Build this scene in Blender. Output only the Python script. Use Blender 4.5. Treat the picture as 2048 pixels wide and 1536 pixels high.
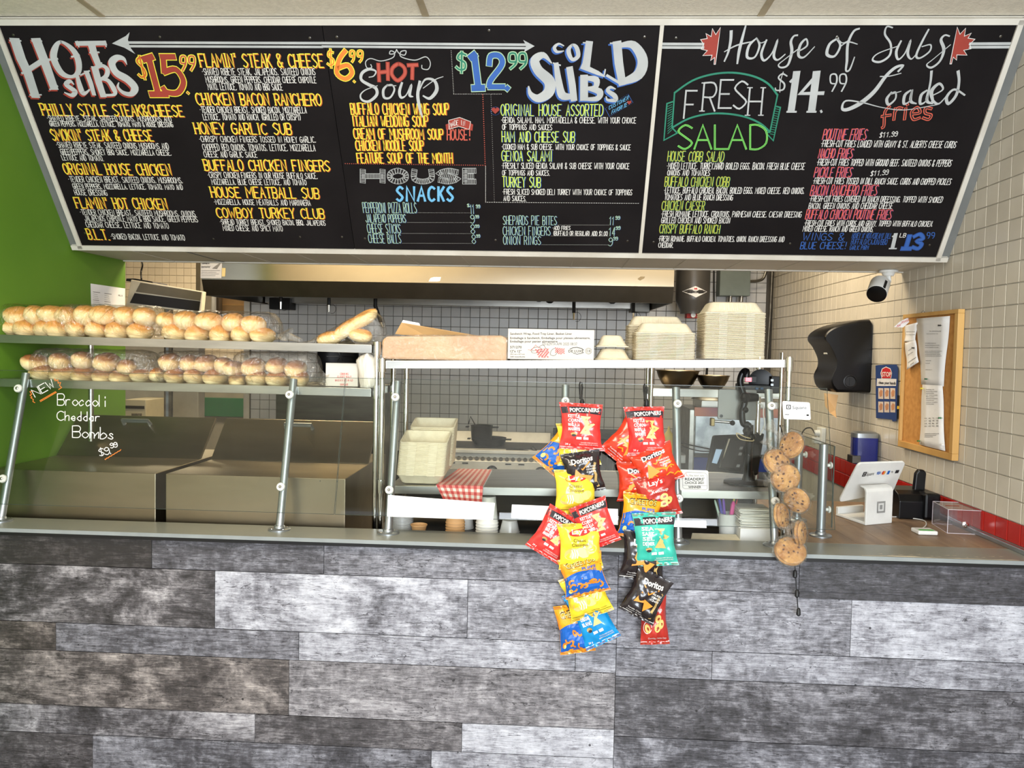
import bpy, bmesh, math, random
from mathutils import Vector, Matrix, noise
random.seed(7)
S = bpy.context.scene
for _o in list(bpy.data.objects): bpy.data.objects.remove(_o)
COL = S.collection
PI = math.pi
# ------------------------------------------------------------------ camera
EYE = 1.69
FPX, PITCH, YAW, ROLL = 1557.88, .04234, -.04929, .02011
_cy, _sy, _cp, _sp = math.cos(YAW), math.sin(YAW), math.cos(PITCH), math.sin(PITCH)
FW = Vector((_sy*_cp, _cy*_cp, -_sp)); RT = Vector((_cy, -_sy, 0)); UP = RT.cross(FW)
R2 = math.cos(ROLL)*RT + math.sin(ROLL)*UP
U2 = -math.sin(ROLL)*RT + math.cos(ROLL)*UP
cam = bpy.data.objects.new('camera', bpy.data.cameras.new('camera')); COL.objects.link(cam)
cam.matrix_world = Matrix(((R2.x, U2.x, -FW.x, 0), (R2.y, U2.y, -FW.y, 0), (R2.z, U2.z, -FW.z, EYE), (0, 0, 0, 1)))
cam.data.sensor_width = 36; cam.data.lens = FPX/2048*36; cam.data.clip_start = .05; cam.data.clip_end = 60
S.camera = cam
# ------------------------------------------------------------------ light
w = bpy.data.worlds.new('daylight'); S.world = w; w.use_nodes = True
w.node_tree.nodes['Background'].inputs[0].default_value = (.80, .90, 1, 1)
w.node_tree.nodes['Background'].inputs[1].default_value = 1.5
def area(name, loc, size, power, color, rot=(0, 0, 0), spread=180):
    l = bpy.data.lights.new(name, 'AREA'); l.shape = 'RECTANGLE'; l.size, l.size_y = size
    l.energy = power; l.color = color; l.spread = math.radians(spread)
    o = bpy.data.objects.new(name, l); COL.objects.link(o); o.location = loc; o.rotation_euler = rot
    return o
area('window_daylight', (.75, -2.35, 1.75), (2.6, 2.1), 290, (.88, .94, 1), (PI/2, 0, 0))
area('ceiling_panel_light', (-.9, 1.6, 3.04), (1.2, .6), 44, (1, .88, .70))
area('kitchen_panel_light', (-1.5, 5.0, 3.04), (1.2, .6), 52, (1, .80, .52))
area('kitchen_panel_light', (.9, 5.0, 3.04), (1.2, .6), 40, (1, .84, .62))
area('kitchen_panel_light', (-3.4, 7.6, 3.04), (1.2, .6), 55, (1, .84, .60))
S.view_settings.view_transform = 'Standard'; S.view_settings.look = 'None'
S.view_settings.gamma = 1; S.view_settings.exposure = .18; S.view_settings.use_curve_mapping = False
# ------------------------------------------------------------------ pixel -> point on a known plane of the room
def ray(x, y): return FW + R2*((x-1024)/FPX) - U2*((y-768)/FPX)
EV = Vector((0, 0, EYE))
def PX(x, y, v): d = ray(x, y); return d*(v/d.x) + EV
def PY(x, y, v): d = ray(x, y); return d*(v/d.y) + EV
def PZ(x, y, v): d = ray(x, y); return d*((v-EYE)/d.z) + EV
# ------------------------------------------------------------------ materials
def lin(c):
    return tuple((v/255/12.92 if v <= 10 else ((v/255+.055)/1.055)**2.4) for v in c[:3]) + (1,)
MATS = {}
def mat(name, c, rough=.5, metal=0, c2=None, scale=8, stretch=(1, 1, 1), bump=0, bscale=60, emit=0, alpha=1, trans=0, ior=1.45, coat=0, spec=.5, fac=(.35, .65), obj=True):
    if name in MATS: return MATS[name]
    m = bpy.data.materials.new(name); m.use_nodes = True; nt = m.node_tree; N, L = nt.nodes, nt.links
    b = N['Principled BSDF']; b.inputs['Base Color'].default_value = lin(c)
    b.inputs['Roughness'].default_value = rough; b.inputs['Metallic'].default_value = metal
    b.inputs['IOR'].default_value = ior; b.inputs['Specular IOR Level'].default_value = spec
    b.inputs['Transmission Weight'].default_value = trans; b.inputs['Coat Weight'].default_value = coat
    b.inputs['Alpha'].default_value = alpha
    tc = N.new('ShaderNodeTexCoord'); mp = N.new('ShaderNodeMapping'); mp.inputs['Scale'].default_value = stretch
    L.new(tc.outputs['Object'], mp.inputs[0])
    oi = N.new('ShaderNodeObjectInfo'); ml = N.new('ShaderNodeMath'); ml.operation = 'MULTIPLY'; ml.inputs[1].default_value = 37
    L.new(oi.outputs['Random'], ml.inputs[0]); L.new(ml.outputs[0], mp.inputs['Location'])
    n = N.new('ShaderNodeTexNoise'); n.inputs['Scale'].default_value = scale; n.inputs['Detail'].default_value = 5
    L.new(mp.outputs[0], n.inputs['Vector'])
    cr = N.new('ShaderNodeValToRGB'); cr.color_ramp.elements[0].position, cr.color_ramp.elements[1].position = fac
    cr.color_ramp.elements[0].color = lin(c); cr.color_ramp.elements[1].color = lin(c2 or tuple(min(255, v*.93) for v in c))
    L.new(n.outputs['Fac'], cr.inputs[0]); L.new(cr.outputs[0], b.inputs['Base Color'])
    if bump:
        n2 = N.new('ShaderNodeTexNoise'); n2.inputs['Scale'].default_value = bscale; n2.inputs['Detail'].default_value = 3
        L.new(mp.outputs[0], n2.inputs['Vector'])
        bp = N.new('ShaderNodeBump'); bp.inputs['Strength'].default_value = bump; bp.inputs['Distance'].default_value = .01
        L.new(n2.outputs['Fac'], bp.inputs['Height']); L.new(bp.outputs[0], b.inputs['Normal'])
    if emit:
        b.inputs['Emission Color'].default_value = lin(c); b.inputs['Emission Strength'].default_value = emit
    MATS[name] = m; return m
def film(name, tint, gloss=.12, rough=.08, bump=.6, bscale=30, haze=0, stretch=(1, 1, 1), hazec=(230, 230, 225), share=1):
    """thin clear sheet: see-through, mirror-like at grazing angles, optional milky share"""
    m = bpy.data.materials.new(name); m.use_nodes = True; nt = m.node_tree; N, L = nt.nodes, nt.links
    N.remove(N['Principled BSDF']); out = N['Material Output']
    tr = N.new('ShaderNodeBsdfTransparent'); tr.inputs[0].default_value = lin(tint)
    gl = N.new('ShaderNodeBsdfGlossy'); gl.inputs['Roughness'].default_value = rough
    fr = N.new('ShaderNodeLayerWeight'); pw = N.new('ShaderNodeMath'); pw.operation = 'POWER'; pw.inputs[1].default_value = 4.2; L.new(fr.outputs['Facing'], pw.inputs[0])
    ad0 = N.new('ShaderNodeMath'); ad0.operation = 'MULTIPLY_ADD'; ad0.inputs[1].default_value = .9; ad0.inputs[2].default_value = .04; L.new(pw.outputs[0], ad0.inputs[0])
    ad = N.new('ShaderNodeMath'); ad.operation = 'MULTIPLY_ADD'; ad.use_clamp = True; ad.inputs[1].default_value = share; ad.inputs[2].default_value = gloss
    L.new(ad0.outputs[0], ad.inputs[0])
    if bump:
        tc = N.new('ShaderNodeTexCoord'); mp = N.new('ShaderNodeMapping'); mp.inputs['Scale'].default_value = stretch
        n = N.new('ShaderNodeTexNoise'); n.inputs['Scale'].default_value = bscale; n.inputs['Detail'].default_value = 4; n.inputs['Distortion'].default_value = 1.2
        L.new(tc.outputs['Object'], mp.inputs[0]); L.new(mp.outputs[0], n.inputs['Vector'])
        bp = N.new('ShaderNodeBump'); bp.inputs['Strength'].default_value = bump; bp.inputs['Distance'].default_value = .02
        L.new(n.outputs['Fac'], bp.inputs['Height']); L.new(bp.outputs[0], gl.inputs['Normal']); L.new(bp.outputs[0], fr.inputs['Normal'])
    mx = N.new('ShaderNodeMixShader'); L.new(ad.outputs[0], mx.inputs[0]); L.new(tr.outputs[0], mx.inputs[1]); L.new(gl.outputs[0], mx.inputs[2])
    last = mx
    if haze:
        df = N.new('ShaderNodeBsdfDiffuse'); df.inputs[0].default_value = lin(hazec)
        m2 = N.new('ShaderNodeMixShader'); m2.inputs[0].default_value = haze
        L.new(mx.outputs[0], m2.inputs[1]); L.new(df.outputs[0], m2.inputs[2]); last = m2
    L.new(last.outputs[0], out.inputs[0]); MATS[name] = m; return m
M = lambda n: MATS[n]
def flat(c, rough=.6): return mat('paint_%02x%02x%02x' % tuple(int(v) for v in c[:3]), c, rough)
mat('steel', (188, 186, 180), .28, 1, c2=(165, 163, 158), scale=3, stretch=(1, 6, 6))
mat('steel_dark', (120, 118, 112), .35, 1, c2=(95, 93, 88), scale=3, stretch=(1, 6, 6))
mat('steel_prep', (160, 148, 126), .33, 1, c2=(140, 128, 106), scale=1.5, stretch=(1, 4, 4))
mat('chrome', (215, 215, 212), .1, 1)
mat('tube_grey', (168, 174, 178), .32, .85)
mat('clip_white', (222, 222, 214), .4)
mat('green_paint', (90, 130, 34), .6, c2=(83, 123, 30), scale=2)
mat('cream_tile', (214, 200, 174), .25, c2=(204, 190, 165), scale=3)
mat('side_tile', (206, 199, 184), .25, c2=(194, 187, 172), scale=3)
mat('grey_tile', (206, 205, 203), .3, c2=(192, 192, 192), scale=3)
mat('red_tile', (186, 38, 30), .25, c2=(168, 30, 26), scale=4)
mat('grout', (150, 140, 122), .9); mat('grout_light', (206, 202, 192), .9); mat('grout_dark', (84, 80, 74), .9)
mat('ceiling_panel', (240, 234, 220), .95, c2=(228, 222, 208), scale=60, bump=.25, bscale=120)
mat('tbar', (176, 162, 136), .6); mat('white_trim', (214, 210, 200), .5, c2=(196, 190, 178), scale=5)
mat('soffit', (206, 201, 190), .55, c2=(194, 188, 175), scale=1.6)
mat('grey_edge', (118, 120, 118), .5); mat('board_black', (22, 19, 20), .7, c2=(28, 25, 26), scale=3, spec=.12)
mat('sill', (138, 138, 126), .35, c2=(128, 130, 122), scale=3); mat('sill_edge', (142, 148, 148), .45)
mat('cream_paint', (216, 206, 184), .6)
mat('rubber_black', (18, 18, 20), .45); mat('plastic_black', (9, 9, 11), .32, spec=.35)
mat('plastic_white', (232, 232, 228), .35); mat('pulp', (232, 220, 192), .8, c2=(222, 209, 180), scale=30, bump=.1, bscale=200)
mat('pulp_grey', (200, 200, 194), .8)
mat('cardboard', (188, 150, 100), .8, c2=(172, 136, 90), scale=6); mat('carton', (214, 208, 198), .7, c2=(206, 199, 188), scale=4)
mat('paper', (238, 238, 238), .8, c2=(226, 226, 228), scale=6, bump=.1, bscale=20)
mat('cork', (196, 142, 76), .9, c2=(180, 126, 64), scale=40); mat('frame_wood', (206, 164, 98), .5, c2=(188, 144, 80), scale=6, stretch=(1, 1, .2))
mat('floor_tile', (120, 112, 104), .5, c2=(104, 98, 92), scale=2)
mat('bun', (238, 206, 142), .55, c2=(214, 156, 84), scale=7, bump=.12, bscale=40, fac=(.42, .72))
mat('bun_pale', (240, 220, 172), .6, c2=(226, 186, 120), scale=7, bump=.12, bscale=40, fac=(.45, .75))
mat('iron', (26, 25, 25), .5, .3); mat('cookie', (202, 156, 90), .85, c2=(166, 114, 58), scale=28, bump=.5, bscale=60)
mat('chocolate', (92, 54, 34), .5)
film('bag_film', (255, 254, 252), .09, .11, 1, 34, share=.75)
film('bag_film_grey', (253, 251, 247), .10, .12, 1, 34, haze=.03, share=.75)
film('wrap_film', (252, 252, 252), .08, .12, 1, 40, haze=.05, share=.5)
film('guard_glass', (238, 243, 240), 0, .01, 0)
film('acrylic', (236, 232, 238), .06, .05, 0, haze=.06)
# ------------------------------------------------------------------ mesh builder
ORG = {}
def root_of(o):
    while o.parent: o = o.parent
    return o
def tag(o, label=None, cat=None, group=None, kind=None):
    if label: o['label'] = label
    if cat: o['category'] = cat
    if group: o['group'] = group
    if kind: o['kind'] = kind
    return o
def thing(name, label, cat, loc=(0, 0, 0), group=None, rot=None):
    o = bpy.data.objects.new(name, None); COL.objects.link(o); o.location = loc; o.empty_display_size = .05
    if rot: o.rotation_euler = rot
    return tag(o, label, cat, group)
class MB:
    def __init__(s): s.v = []; s.f = []; s.mi = []
    def face(s, idx, mi=0): s.f.append(idx); s.mi.append(mi)
    def add(s, vs, fs, mi=0):
        n = len(s.v); s.v += [Vector(p) for p in vs]
        for f in fs: s.f.append([n+i for i in f]); s.mi.append(mi)
        return s
    def box(s, lo, hi, mi=0):
        (a, b, c), (d, e, f) = lo, hi
        return s.add([(a, b, c), (d, b, c), (d, e, c), (a, e, c), (a, b, f), (d, b, f), (d, e, f), (a, e, f)],
            [(0, 3, 2, 1), (4, 5, 6, 7), (0, 1, 5, 4), (1, 2, 6, 5), (2, 3, 7, 6), (3, 0, 4, 7)], mi)
    def hexa(s, p, mi=0):   # 8 points: bottom ccw, top ccw
        return s.add(p, [(0, 3, 2, 1), (4, 5, 6, 7), (0, 1, 5, 4), (1, 2, 6, 5), (2, 3, 7, 6), (3, 0, 4, 7)], mi)
    def loft(s, loops, caps=(True, True), mi=0, closed=True):
        n = len(loops[0]); b = len(s.v)
        for l in loops: s.v += [Vector(p) for p in l]
        for i in range(len(loops)-1):
            for j in range(n if closed else n-1):
                k = (j+1) % n
                s.face([b+i*n+j, b+i*n+k, b+(i+1)*n+k, b+(i+1)*n+j], mi)
        if caps[0]: s.face([b+j for j in range(n)][::-1], mi)
        if caps[1]: s.face([b+(len(loops)-1)*n+j for j in range(n)], mi)
        return s
    def tube(s, path, r, n=8, mi=0, caps=True):
        path = [Vector(p) for p in path]; rr = r if isinstance(r, (list, tuple)) else [r]*len(path)
        loops = []; up = None
        for i, p in enumerate(path):
            d = (path[min(i+1, len(path)-1)]-path[max(i-1, 0)]).normalized()
            if up is None:
                up = d.orthogonal().normalized()
            else:
                up = (up-d*up.dot(d)); up = up.normalized() if up.length > 1e-6 else d.orthogonal().normalized()
            q = d.cross(up)
            loops.append([p+(up*math.cos(2*PI*k/n)+q*math.sin(2*PI*k/n))*rr[i] for k in range(n)])
        return s.loft(loops, (caps, caps), mi)
    def lathe(s, prof, c=(0, 0, 0), n=20, mi=0, caps=(True, True), axis=None):
        c = Vector(c); m = Vector((0, 0, 1)).rotation_difference(Vector(axis)).to_matrix() if axis is not None else Matrix.Identity(3)
        return s.loft([[c+m@Vector((r*math.cos(2*PI*k/n), r*math.sin(2*PI*k/n), z)) for k in range(n)] for r, z in prof], caps, mi)
    def prism(s, poly, d0, d1, mi=0):   # poly: list of Vectors (planar), extruded from offset d0 to d1 (vectors)
        d0, d1 = Vector(d0), Vector(d1)
        return s.loft([[Vector(p)+d0 for p in poly], [Vector(p)+d1 for p in poly]], (True, True), mi)
    def build(s, name, mats, parent=None, smooth=False, bevel=0, base=None, label=None, cat=None, group=None, kind=None, fix=True, local=False, sub=0):
        me = bpy.data.meshes.new(name)
        if not isinstance(mats, (list, tuple)): mats = [mats]
        off = Vector((0, 0, 0))
        if not local:
            if parent is not None: off = root_of(parent).location.copy()
            elif base is not None: off = Vector(base)
        me.from_pydata([v-off for v in s.v], [], s.f)
        for m in mats: me.materials.append(M(m) if isinstance(m, str) else m)
        me.polygons.foreach_set('material_index', s.mi)
        if fix:
            bm = bmesh.new(); bm.from_mesh(me); bmesh.ops.recalc_face_normals(bm, faces=bm.faces); bm.to_mesh(me); bm.free()
        if smooth:
            me.polygons.foreach_set('use_smooth', [True]*len(me.polygons))
            if smooth != 'all': me.set_sharp_from_angle(angle=math.radians(40))
        o = bpy.data.objects.new(name, me); COL.objects.link(o)
        if parent is not None: o.parent = parent
        elif base is not None: o.location = base
        if bevel:
            b = o.modifiers.new('bevel', 'BEVEL'); b.width = bevel; b.segments = 2; b.limit_method = 'ANGLE'
        if sub:
            b = o.modifiers.new('subd', 'SUBSURF'); b.levels = b.render_levels = sub
        return tag(o, label, cat, group, kind)
def copy_tree(o, parent=None, loc=None, label=None, group=None):
    c = o.copy(); COL.objects.link(c); c.parent = parent
    if loc is not None: c.location = loc
    if label: c['label'] = label
    if group: c['group'] = group
    for ch in o.children: copy_tree(ch, c)
    return c
def rr(w, d, r, c=(0, 0, 0), n=3):     # rounded rectangle loop in xy
    o = []
    for sx, sy, a in ((1, 1, 0), (-1, 1, PI/2), (-1, -1, PI), (1, -1, 3*PI/2)):
        for k in range(n+1):
            t = a+PI/2*k/n
            o.append(Vector((c[0]+sx*(w/2-r)+r*math.cos(t), c[1]+sy*(d/2-r)+r*math.sin(t), c[2])))
    return o
def catmull(pts, k=4):
    if len(pts) < 3: return pts
    P = [pts[0]]+list(pts)+[pts[-1]]
    if (Vector(pts[0])-Vector(pts[-1])).length < 1e-6: P[0] = pts[-2]; P[-1] = pts[1]
    out = []
    for i in range(1, len(P)-2):
        a, b, c, d = [Vector(p) for p in P[i-1:i+3]]
        for j in range(k):
            t = j/k
            out.append(.5*((2*b)+(c-a)*t+(2*a-5*b+4*c-d)*t*t+(3*b-a-3*c+d)*t**3))
    out.append(Vector(pts[-1])); return out
# ------------------------------------------------------------------ flat print: strokes and shapes laid on a surface through a map (u,v,level)->point
def ribbon(mb, pts, w, mp, lvl=0, mi=0):
    mb.nk = getattr(mb, 'nk', 0)+1; lvl = lvl+(mb.nk % 16)*.03
    """pts: 2D (or x,y,width) polyline, w width; mp maps (u,v,lvl) to 3D"""
    P = [Vector((p[0], p[1])) for p in pts]
    W = [(p[2] if len(p) > 2 else w)/2 for p in pts]
    if len(P) < 2: return
    L = []
    for i, p in enumerate(P):
        d0 = (P[i]-P[i-1]) if i else (P[1]-P[0]); d1 = (P[i+1]-P[i]) if i < len(P)-1 else (P[-1]-P[-2])
        if d0.length < 1e-9: d0 = d1
        if d1.length < 1e-9: d1 = d0
        if d0.length < 1e-9: d0 = d1 = Vector((1, 0))
        d0 = d0.normalized(); d1 = d1.normalized(); t = d0+d1
        t = t.normalized() if t.length > .3 else d1
        k = min(1.6, 1/max(.4, abs(t.dot(d1))))
        n = Vector((-t.y, t.x))*W[i]*k
        e = (-d0 if i == 0 else d1 if i == len(P)-1 else Vector((0, 0)))*W[i]*.6
        L.append((p+n+e, p-n+e))
    b = len(mb.v)
    for a, c in L: mb.v += [mp(a.x, a.y, lvl), mp(c.x, c.y, lvl)]
    for i in range(len(L)-1): mb.face([b+2*i, b+2*i+1, b+2*i+3, b+2*i+2], mi)
def shape(mb, pts, mp, lvl=0, mi=0):
    b = len(mb.v); mb.v += [mp(p[0], p[1], lvl) for p in pts]; mb.face(list(range(b, b+len(pts))), mi)
def dots(mb, p0, p1, n, r, mp, lvl=0, mi=0, sides=5):
    for i in range(n):
        t = i/(n-1); x, y = p0[0]+(p1[0]-p0[0])*t, p0[1]+(p1[1]-p0[1])*t
        shape(mb, [(x+r*math.cos(2*PI*k/sides+.4), y+r*math.sin(2*PI*k/sides+.4)) for k in range(sides)], mp, lvl, mi)
def ell(cx, cy, rx, ry, rot=0, n=20, a0=0, a1=2*PI):
    c, s = math.cos(rot), math.sin(rot); o = []
    for k in range(n+(a1-a0 < 6.2)):
        t = a0+(a1-a0)*k/n; x, y = rx*math.cos(t), ry*math.sin(t); o.append((cx+x*c-y*s, cy+x*s+y*c))
    return o
GL = {'A': '002840 1333', 'B': '0008 ~0838463404 ~0434423000', 'C': '~472806022041', 'D': '0008 ~082846422000', 'E': '48080040 0434',
 'F': '480800 0434', 'G': '~472806022041 414424', 'H': '0008 4048 0444', 'I': '1018', 'J': '~48422002', 'K': '0008 4803 1540', 'L': '080040',
 'M': '0008234840', 'N': '00084048', 'O': '~28060220424628', 'P': '0008 ~0838463404', 'Q': '~28060220424628 2240', 'R': '0008 ~0838463404 2440',
 'S': '~47280624422001', 'T': '0848 2028', 'U': '~0802204248', 'V': '082048', 'W': '0810253048', 'X': '0840 0048', 'Y': '082448 2420', 'Z': '08480040',
 '0': '~28060220424628', '1': '062820', '2': '~07284633 330040', '3': '~07284624422001', '4': '380242 3830', '5': '480805 ~0535422001',
 '6': '~472806022042240 2', '7': '084810', '8': '~28062442200224462 8', '9': '~4624062846 ~46422001', '.': '0010', ',': '1100', "'": '1816',
 '&': '~4006183703012043', '$': '~47280624422001 2920', '!': '1813 1011', '(': '~28151320', ')': '~08151300', '/': '0048', '-': '0434', '·': '0414', ':': '1213 1516'}
GL['6'] = '~4728060220422402'; GL['8'] = '~28062442200224462 8'.replace(' ', '')
NARROW = {'I': 2, '.': 1.2, ',': 1.4, "'": 1.6, '!': 2, '(': 2.4, ')': 2, '·': 1.8, ':': 2, ' ': 3.2}
_gc = {}
def glyph(ch):
    if ch not in _gc:
        L = []
        for st in GL.get(ch, '').split():
            sm = st[0] == '~'; st = st.strip('~')
            p = [Vector((int(st[i]), int(st[i+1]))) for i in range(0, len(st)-1, 2)]
            L.append(catmull(p, 3) if sm else p)
        _gc[ch] = L
    return _gc[ch]
def stroke_text(mb, txt, u0, v0, u1, v1, h, w, mp, lvl=0, mi=0, jit=.04, gap=1.5, serif=0, thin=1):
    ws = [NARROW.get(c, 5.6 if c in 'MW' else 4)+gap for c in txt]; tot = sum(ws)-gap; sx = (u1-u0)/tot; x = 0
    for c, cw in zip(txt, ws):
        j = random.uniform(-jit, jit); hh = h*(1+random.uniform(-jit, jit)); t = x/tot
        for st in glyph(c):
            pts = [(u0+(x+p.x*(1.4 if c in 'MW' else 1))*sx, v0+(v1-v0)*t+p.y/8*hh+j*h*.3) for p in st]
            ribbon(mb, pts, w, mp, lvl, mi)
            if serif:
                for q, r in ((st[0], st[1]), (st[-1], st[-2])):
                    if abs(q.x-r.x) < .5 and len(st) <= 4:
                        X, Y = u0+(x+q.x)*sx, v0+(v1-v0)*t+q.y/8*hh+j*h*.3
                        ribbon(mb, [(X-serif, Y), (X+serif, Y)], w*.6, mp, lvl, mi)
        x += cw
_tc = {}
def font_text(mb, txt, u0, v0, u1, h, mp, lvl=0, mi=0, bold=0, v1=None, shear=0):
    """built-in typeface, baseline from (u0,v0), fitted to end at u1, cap height h"""
    key = (txt, bold, shear)
    if key not in _tc:
        cu = bpy.data.curves.new('t', 'FONT'); cu.body = txt; cu.offset = bold; cu.resolution_u = 2; cu.shear = shear
        ob = bpy.data.objects.new('t', cu); me = ob.to_mesh()
        _tc[key] = ([v.co.copy() for v in me.vertices], [list(p.vertices) for p in me.polygons])
        ob.to_mesh_clear(); bpy.data.objects.remove(ob); bpy.data.curves.remove(cu)
    V, F = _tc[key]
    if not V: return
    x0, x1 = min(v.x for v in V), max(v.x for v in V); k = (u1-u0)/max(1e-6, x1-x0); v1 = v0 if v1 is None else v1
    b = len(mb.v)
    for v in V:
        t = (v.x-x0)/(x1-x0); mb.v.append(mp(u0+(v.x-x0)*k, v0+(v1-v0)*t+v.y/.70*h, lvl))
    for f in F: mb.face([b+i for i in f], mi)
def plane_map(o, u, v, n=None, eps=.0006):
    o, u, v = Vector(o), Vector(u), Vector(v); n = Vector(n).normalized() if n is not None else u.cross(v).normalized()
    return lambda a, b, l=0: o+u*a+v*b+n*(eps*(l+1))
# ================================================================== the room
XL, XR, YB, ZC, ZF = -2.45, 1.90, 6.87, 3.07, -.12
def slab(name, lo, hi, m, **k): return MB().box(lo, hi).build(name, m, kind='structure', **k)
floor = slab('floor', (-5.6, -2.6, ZF-.1), (2.2, 9.2, ZF), 'floor_tile')
slab('ceiling', (-5.6, -2.6, ZC+.012), (2.2, 9.2, ZC+.12), 'ceiling_panel', label='pale speckled ceiling')
def lay(name, m, lo, hi, parent, bevel=.0): return MB().box(lo, hi).build(name, m, parent, bevel=bevel)
ceil = bpy.data.objects['ceiling']
_xb = [-3.31, -1.93, -.55, .82, 2.2]
for i in range(4):
    for y0, y1 in ((.5, 1.88), (1.9, 3.27)):
        if _xb[i] < XR: lay('ceiling_tile', 'ceiling_panel', (max(XL, _xb[i]+.014), y0, ZC+.002), (min(XR, _xb[i+1]-.014), y1, ZC+.012), ceil)
for x in _xb[1:4]: lay('ceiling_grid_bar', 'tbar', (x-.014, .5, ZC-.002), (x+.014, 3.27, ZC+.012), ceil)
slab('wall_left', (XL-.12, 2.75, ZF), (XL, 4.37, ZC+.012), 'green_paint', label='bright green painted side wall')
slab('wall_left_front', (XL-.12, -2.6, ZF), (XL, 2.75, ZC+.012), 'cream_paint')
slab('wall_front', (-2.57, -2.62, ZF), (2.02, -2.5, .62), 'cream_paint')
slab('trim_1', (-2.57, -2.62, 2.85), (2.02, -2.5, ZC+.012), 'cream_paint')
wr = slab('wall_right', (XR+.008, -2.6, ZF), (XR+.12, YB+.1, ZC+.012), 'grout_light', label='side wall of square off-white tiles with a red band')
wb = slab('wall_back', (-2.72, YB+.008, ZF), (XR+.1, YB+.1, ZC+.012), 'grout_dark', label='grey tiled wall behind the griddle')
wf = slab('wall_far', (-5.6, 8.85, ZF), (-2.6, 8.95, ZC+.012), 'grout', label='cream tiled wall of the room beyond the green wall')
slab('wall_side', (-5.7, -2.6, ZF), (-5.6, 9.2, ZC), 'cream_paint')
slab('trim_2', (-2.752, YB-.01, ZF), (-2.70, YB+.12, ZC), 'white_trim')
slab('trim_3', (XL-.125, 4.37, ZF), (XL, 4.376, ZC), 'green_paint')
# tiles: one mesh per colour and wall, a part each; the rest joined as stuff
def tile_mesh(s, axis, d=.008, j=.0035):
    a, b, c = s-j, s-j, .0025; mb = MB()
    L0 = [(0, 0), (a, 0), (a, b), (0, b)]; L1 = [(c, c), (a-c, c), (a-c, b-c), (c, b-c)]
    f = (lambda p, h: Vector((-h, p[0], p[1]))) if axis == 'X' else (lambda p, h: Vector((p[0], -h, p[1])))
    mb.loft([[f(p, 0) for p in L0], [f(p, d-.002) for p in L0], [f(p, d) for p in L1]], (False, True))
    return mb
def tiles(wall, axis, plane, s, o0, z0, rng0, rng1, style, visible, limit=298, ref=3.3):
    cells = []
    for j in range(*rng0):
        for i in range(*rng1):
            a, z = o0+j*s, z0+i*s
            if visible(a, z): cells.append((a, z, style(j, i)))
    cells.sort(key=lambda c: abs(c[0]-ref)+.05*abs(c[1]-1.6))
    protos = {}
    for k, (a, z, st) in enumerate(cells[:limit]):
        p = (plane, a, z) if axis == 'X' else (a, plane, z)
        if st not in protos:
            o = tile_mesh(s, axis).build('tile', st, wall, local=True); protos[st] = o
            if st == 'red_tile': o['label'] = 'red glazed tile'
        else:
            o = protos[st].copy(); COL.objects.link(o)
        o.location = p
    rest = {}
    for a, z, st in cells[limit:]:
        p = Vector((plane, a, z) if axis == 'X' else (a, plane, z)); mb = rest.setdefault(st, MB()); t = tile_mesh(s, axis)
        mb.add([v+p for v in t.v], t.f)
    for st, mb in rest.items(): mb.build('tile_field', st, wall, kind='stuff')
tiles(wr, 'X', XR+.008, .0889, 3.382, 1.3017, (-14, 39), (-6, 20), lambda j, i: 'red_tile' if i in (-4, -5) else 'side_tile',
      lambda y, z: y < YB-.05 and (z > .84 if y > 4 else z > .93) and z < (3.0 if y < 3.9 else 2.4) and y > 2.5)
tiles(wb, 'Y', YB+.008, .0857, -2.69, .78, (0, 54), (0, 20), lambda j, i: 'grey_tile', lambda x, z: x < XR-.05 and z < 2.5, ref=-.3)
tiles(wf, 'Y', 8.85, .0857, -5.2, 1.2, (0, 30), (0, 19), lambda j, i: 'cream_tile', lambda x, z: x < -2.95 or z < 1.9, limit=280, ref=-4.3)
# ------------------------------------------------------------------ the slanted menu bulkhead
SY, SZ, SK = 3.881, 2.178, -.6826
sn = Vector((0, -1, -.6826)).normalized()       # outward normal of the face
sv = Vector((0, SK, 1)).normalized()            # up along the face
def bplane(px, py, lift=0):
    d = ray(px, py); o = EV; q = Vector((0, SY, SZ))+sn*lift
    return o+d*((q-o).dot(sn)/d.dot(sn))
bo = Vector((0, SY, SZ))
def buv(px, py):
    p = bplane(px, py, .022)-bo-sn*.022
    return p.x, p.dot(sv)
bmap = lambda u, v, l=0: bo+Vector((u, 0, 0))+sv*v+sn*(.0224+.0005*(l+1))
LEN = (ZC-SZ)/sv.z
def bslab(mb, u0, u1, v0, v1, d0, d1):
    P = lambda u, v, d: bo+Vector((u, 0, 0))+sv*v+sn*d
    return mb.hexa([P(u0, v0, d0), P(u1, v0, d0), P(u1, v0, d1), P(u0, v0, d1), P(u0, v1, d0), P(u1, v1, d0), P(u1, v1, d1), P(u0, v1, d1)])
mb = MB()   # body of the bulkhead
mb.prism([(XL, SY, SZ-.016), (XL, 4.37, SZ-.016), (XL, 4.37, ZC), (XL, SY+SK*(ZC-SZ+.016)+.011, ZC)], (0, 0, 0), (XR-XL, 0, 0))
bulk = mb.build('trim_4', 'soffit', kind='structure', label='slanted bulkhead over the counter carrying the menu boards')
for a, b in ((XL, XR),):
    lay('soffit_back_edge', 'white_trim', (a, 4.352, SZ-.022), (b, 4.375, SZ-.008), bulk)
for k in range(15):    # joints of the boards lining the underside
    x = -2.15+k*.281
    lay('soffit_batten', 'grey_edge' if k in (1,) else 'white_trim', (x, SY+.01, SZ-.0185), (x+(.004 if k != 1 else .01), 4.35, SZ-.016), bulk)
def frame_bit(n, u0, u1, v0, v1, d1, m='white_trim'): return bslab(MB(), u0, u1, v0, v1, 0, d1).build(n, m, bulk)
uL, uR = XL+.012, XR-.012
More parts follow.
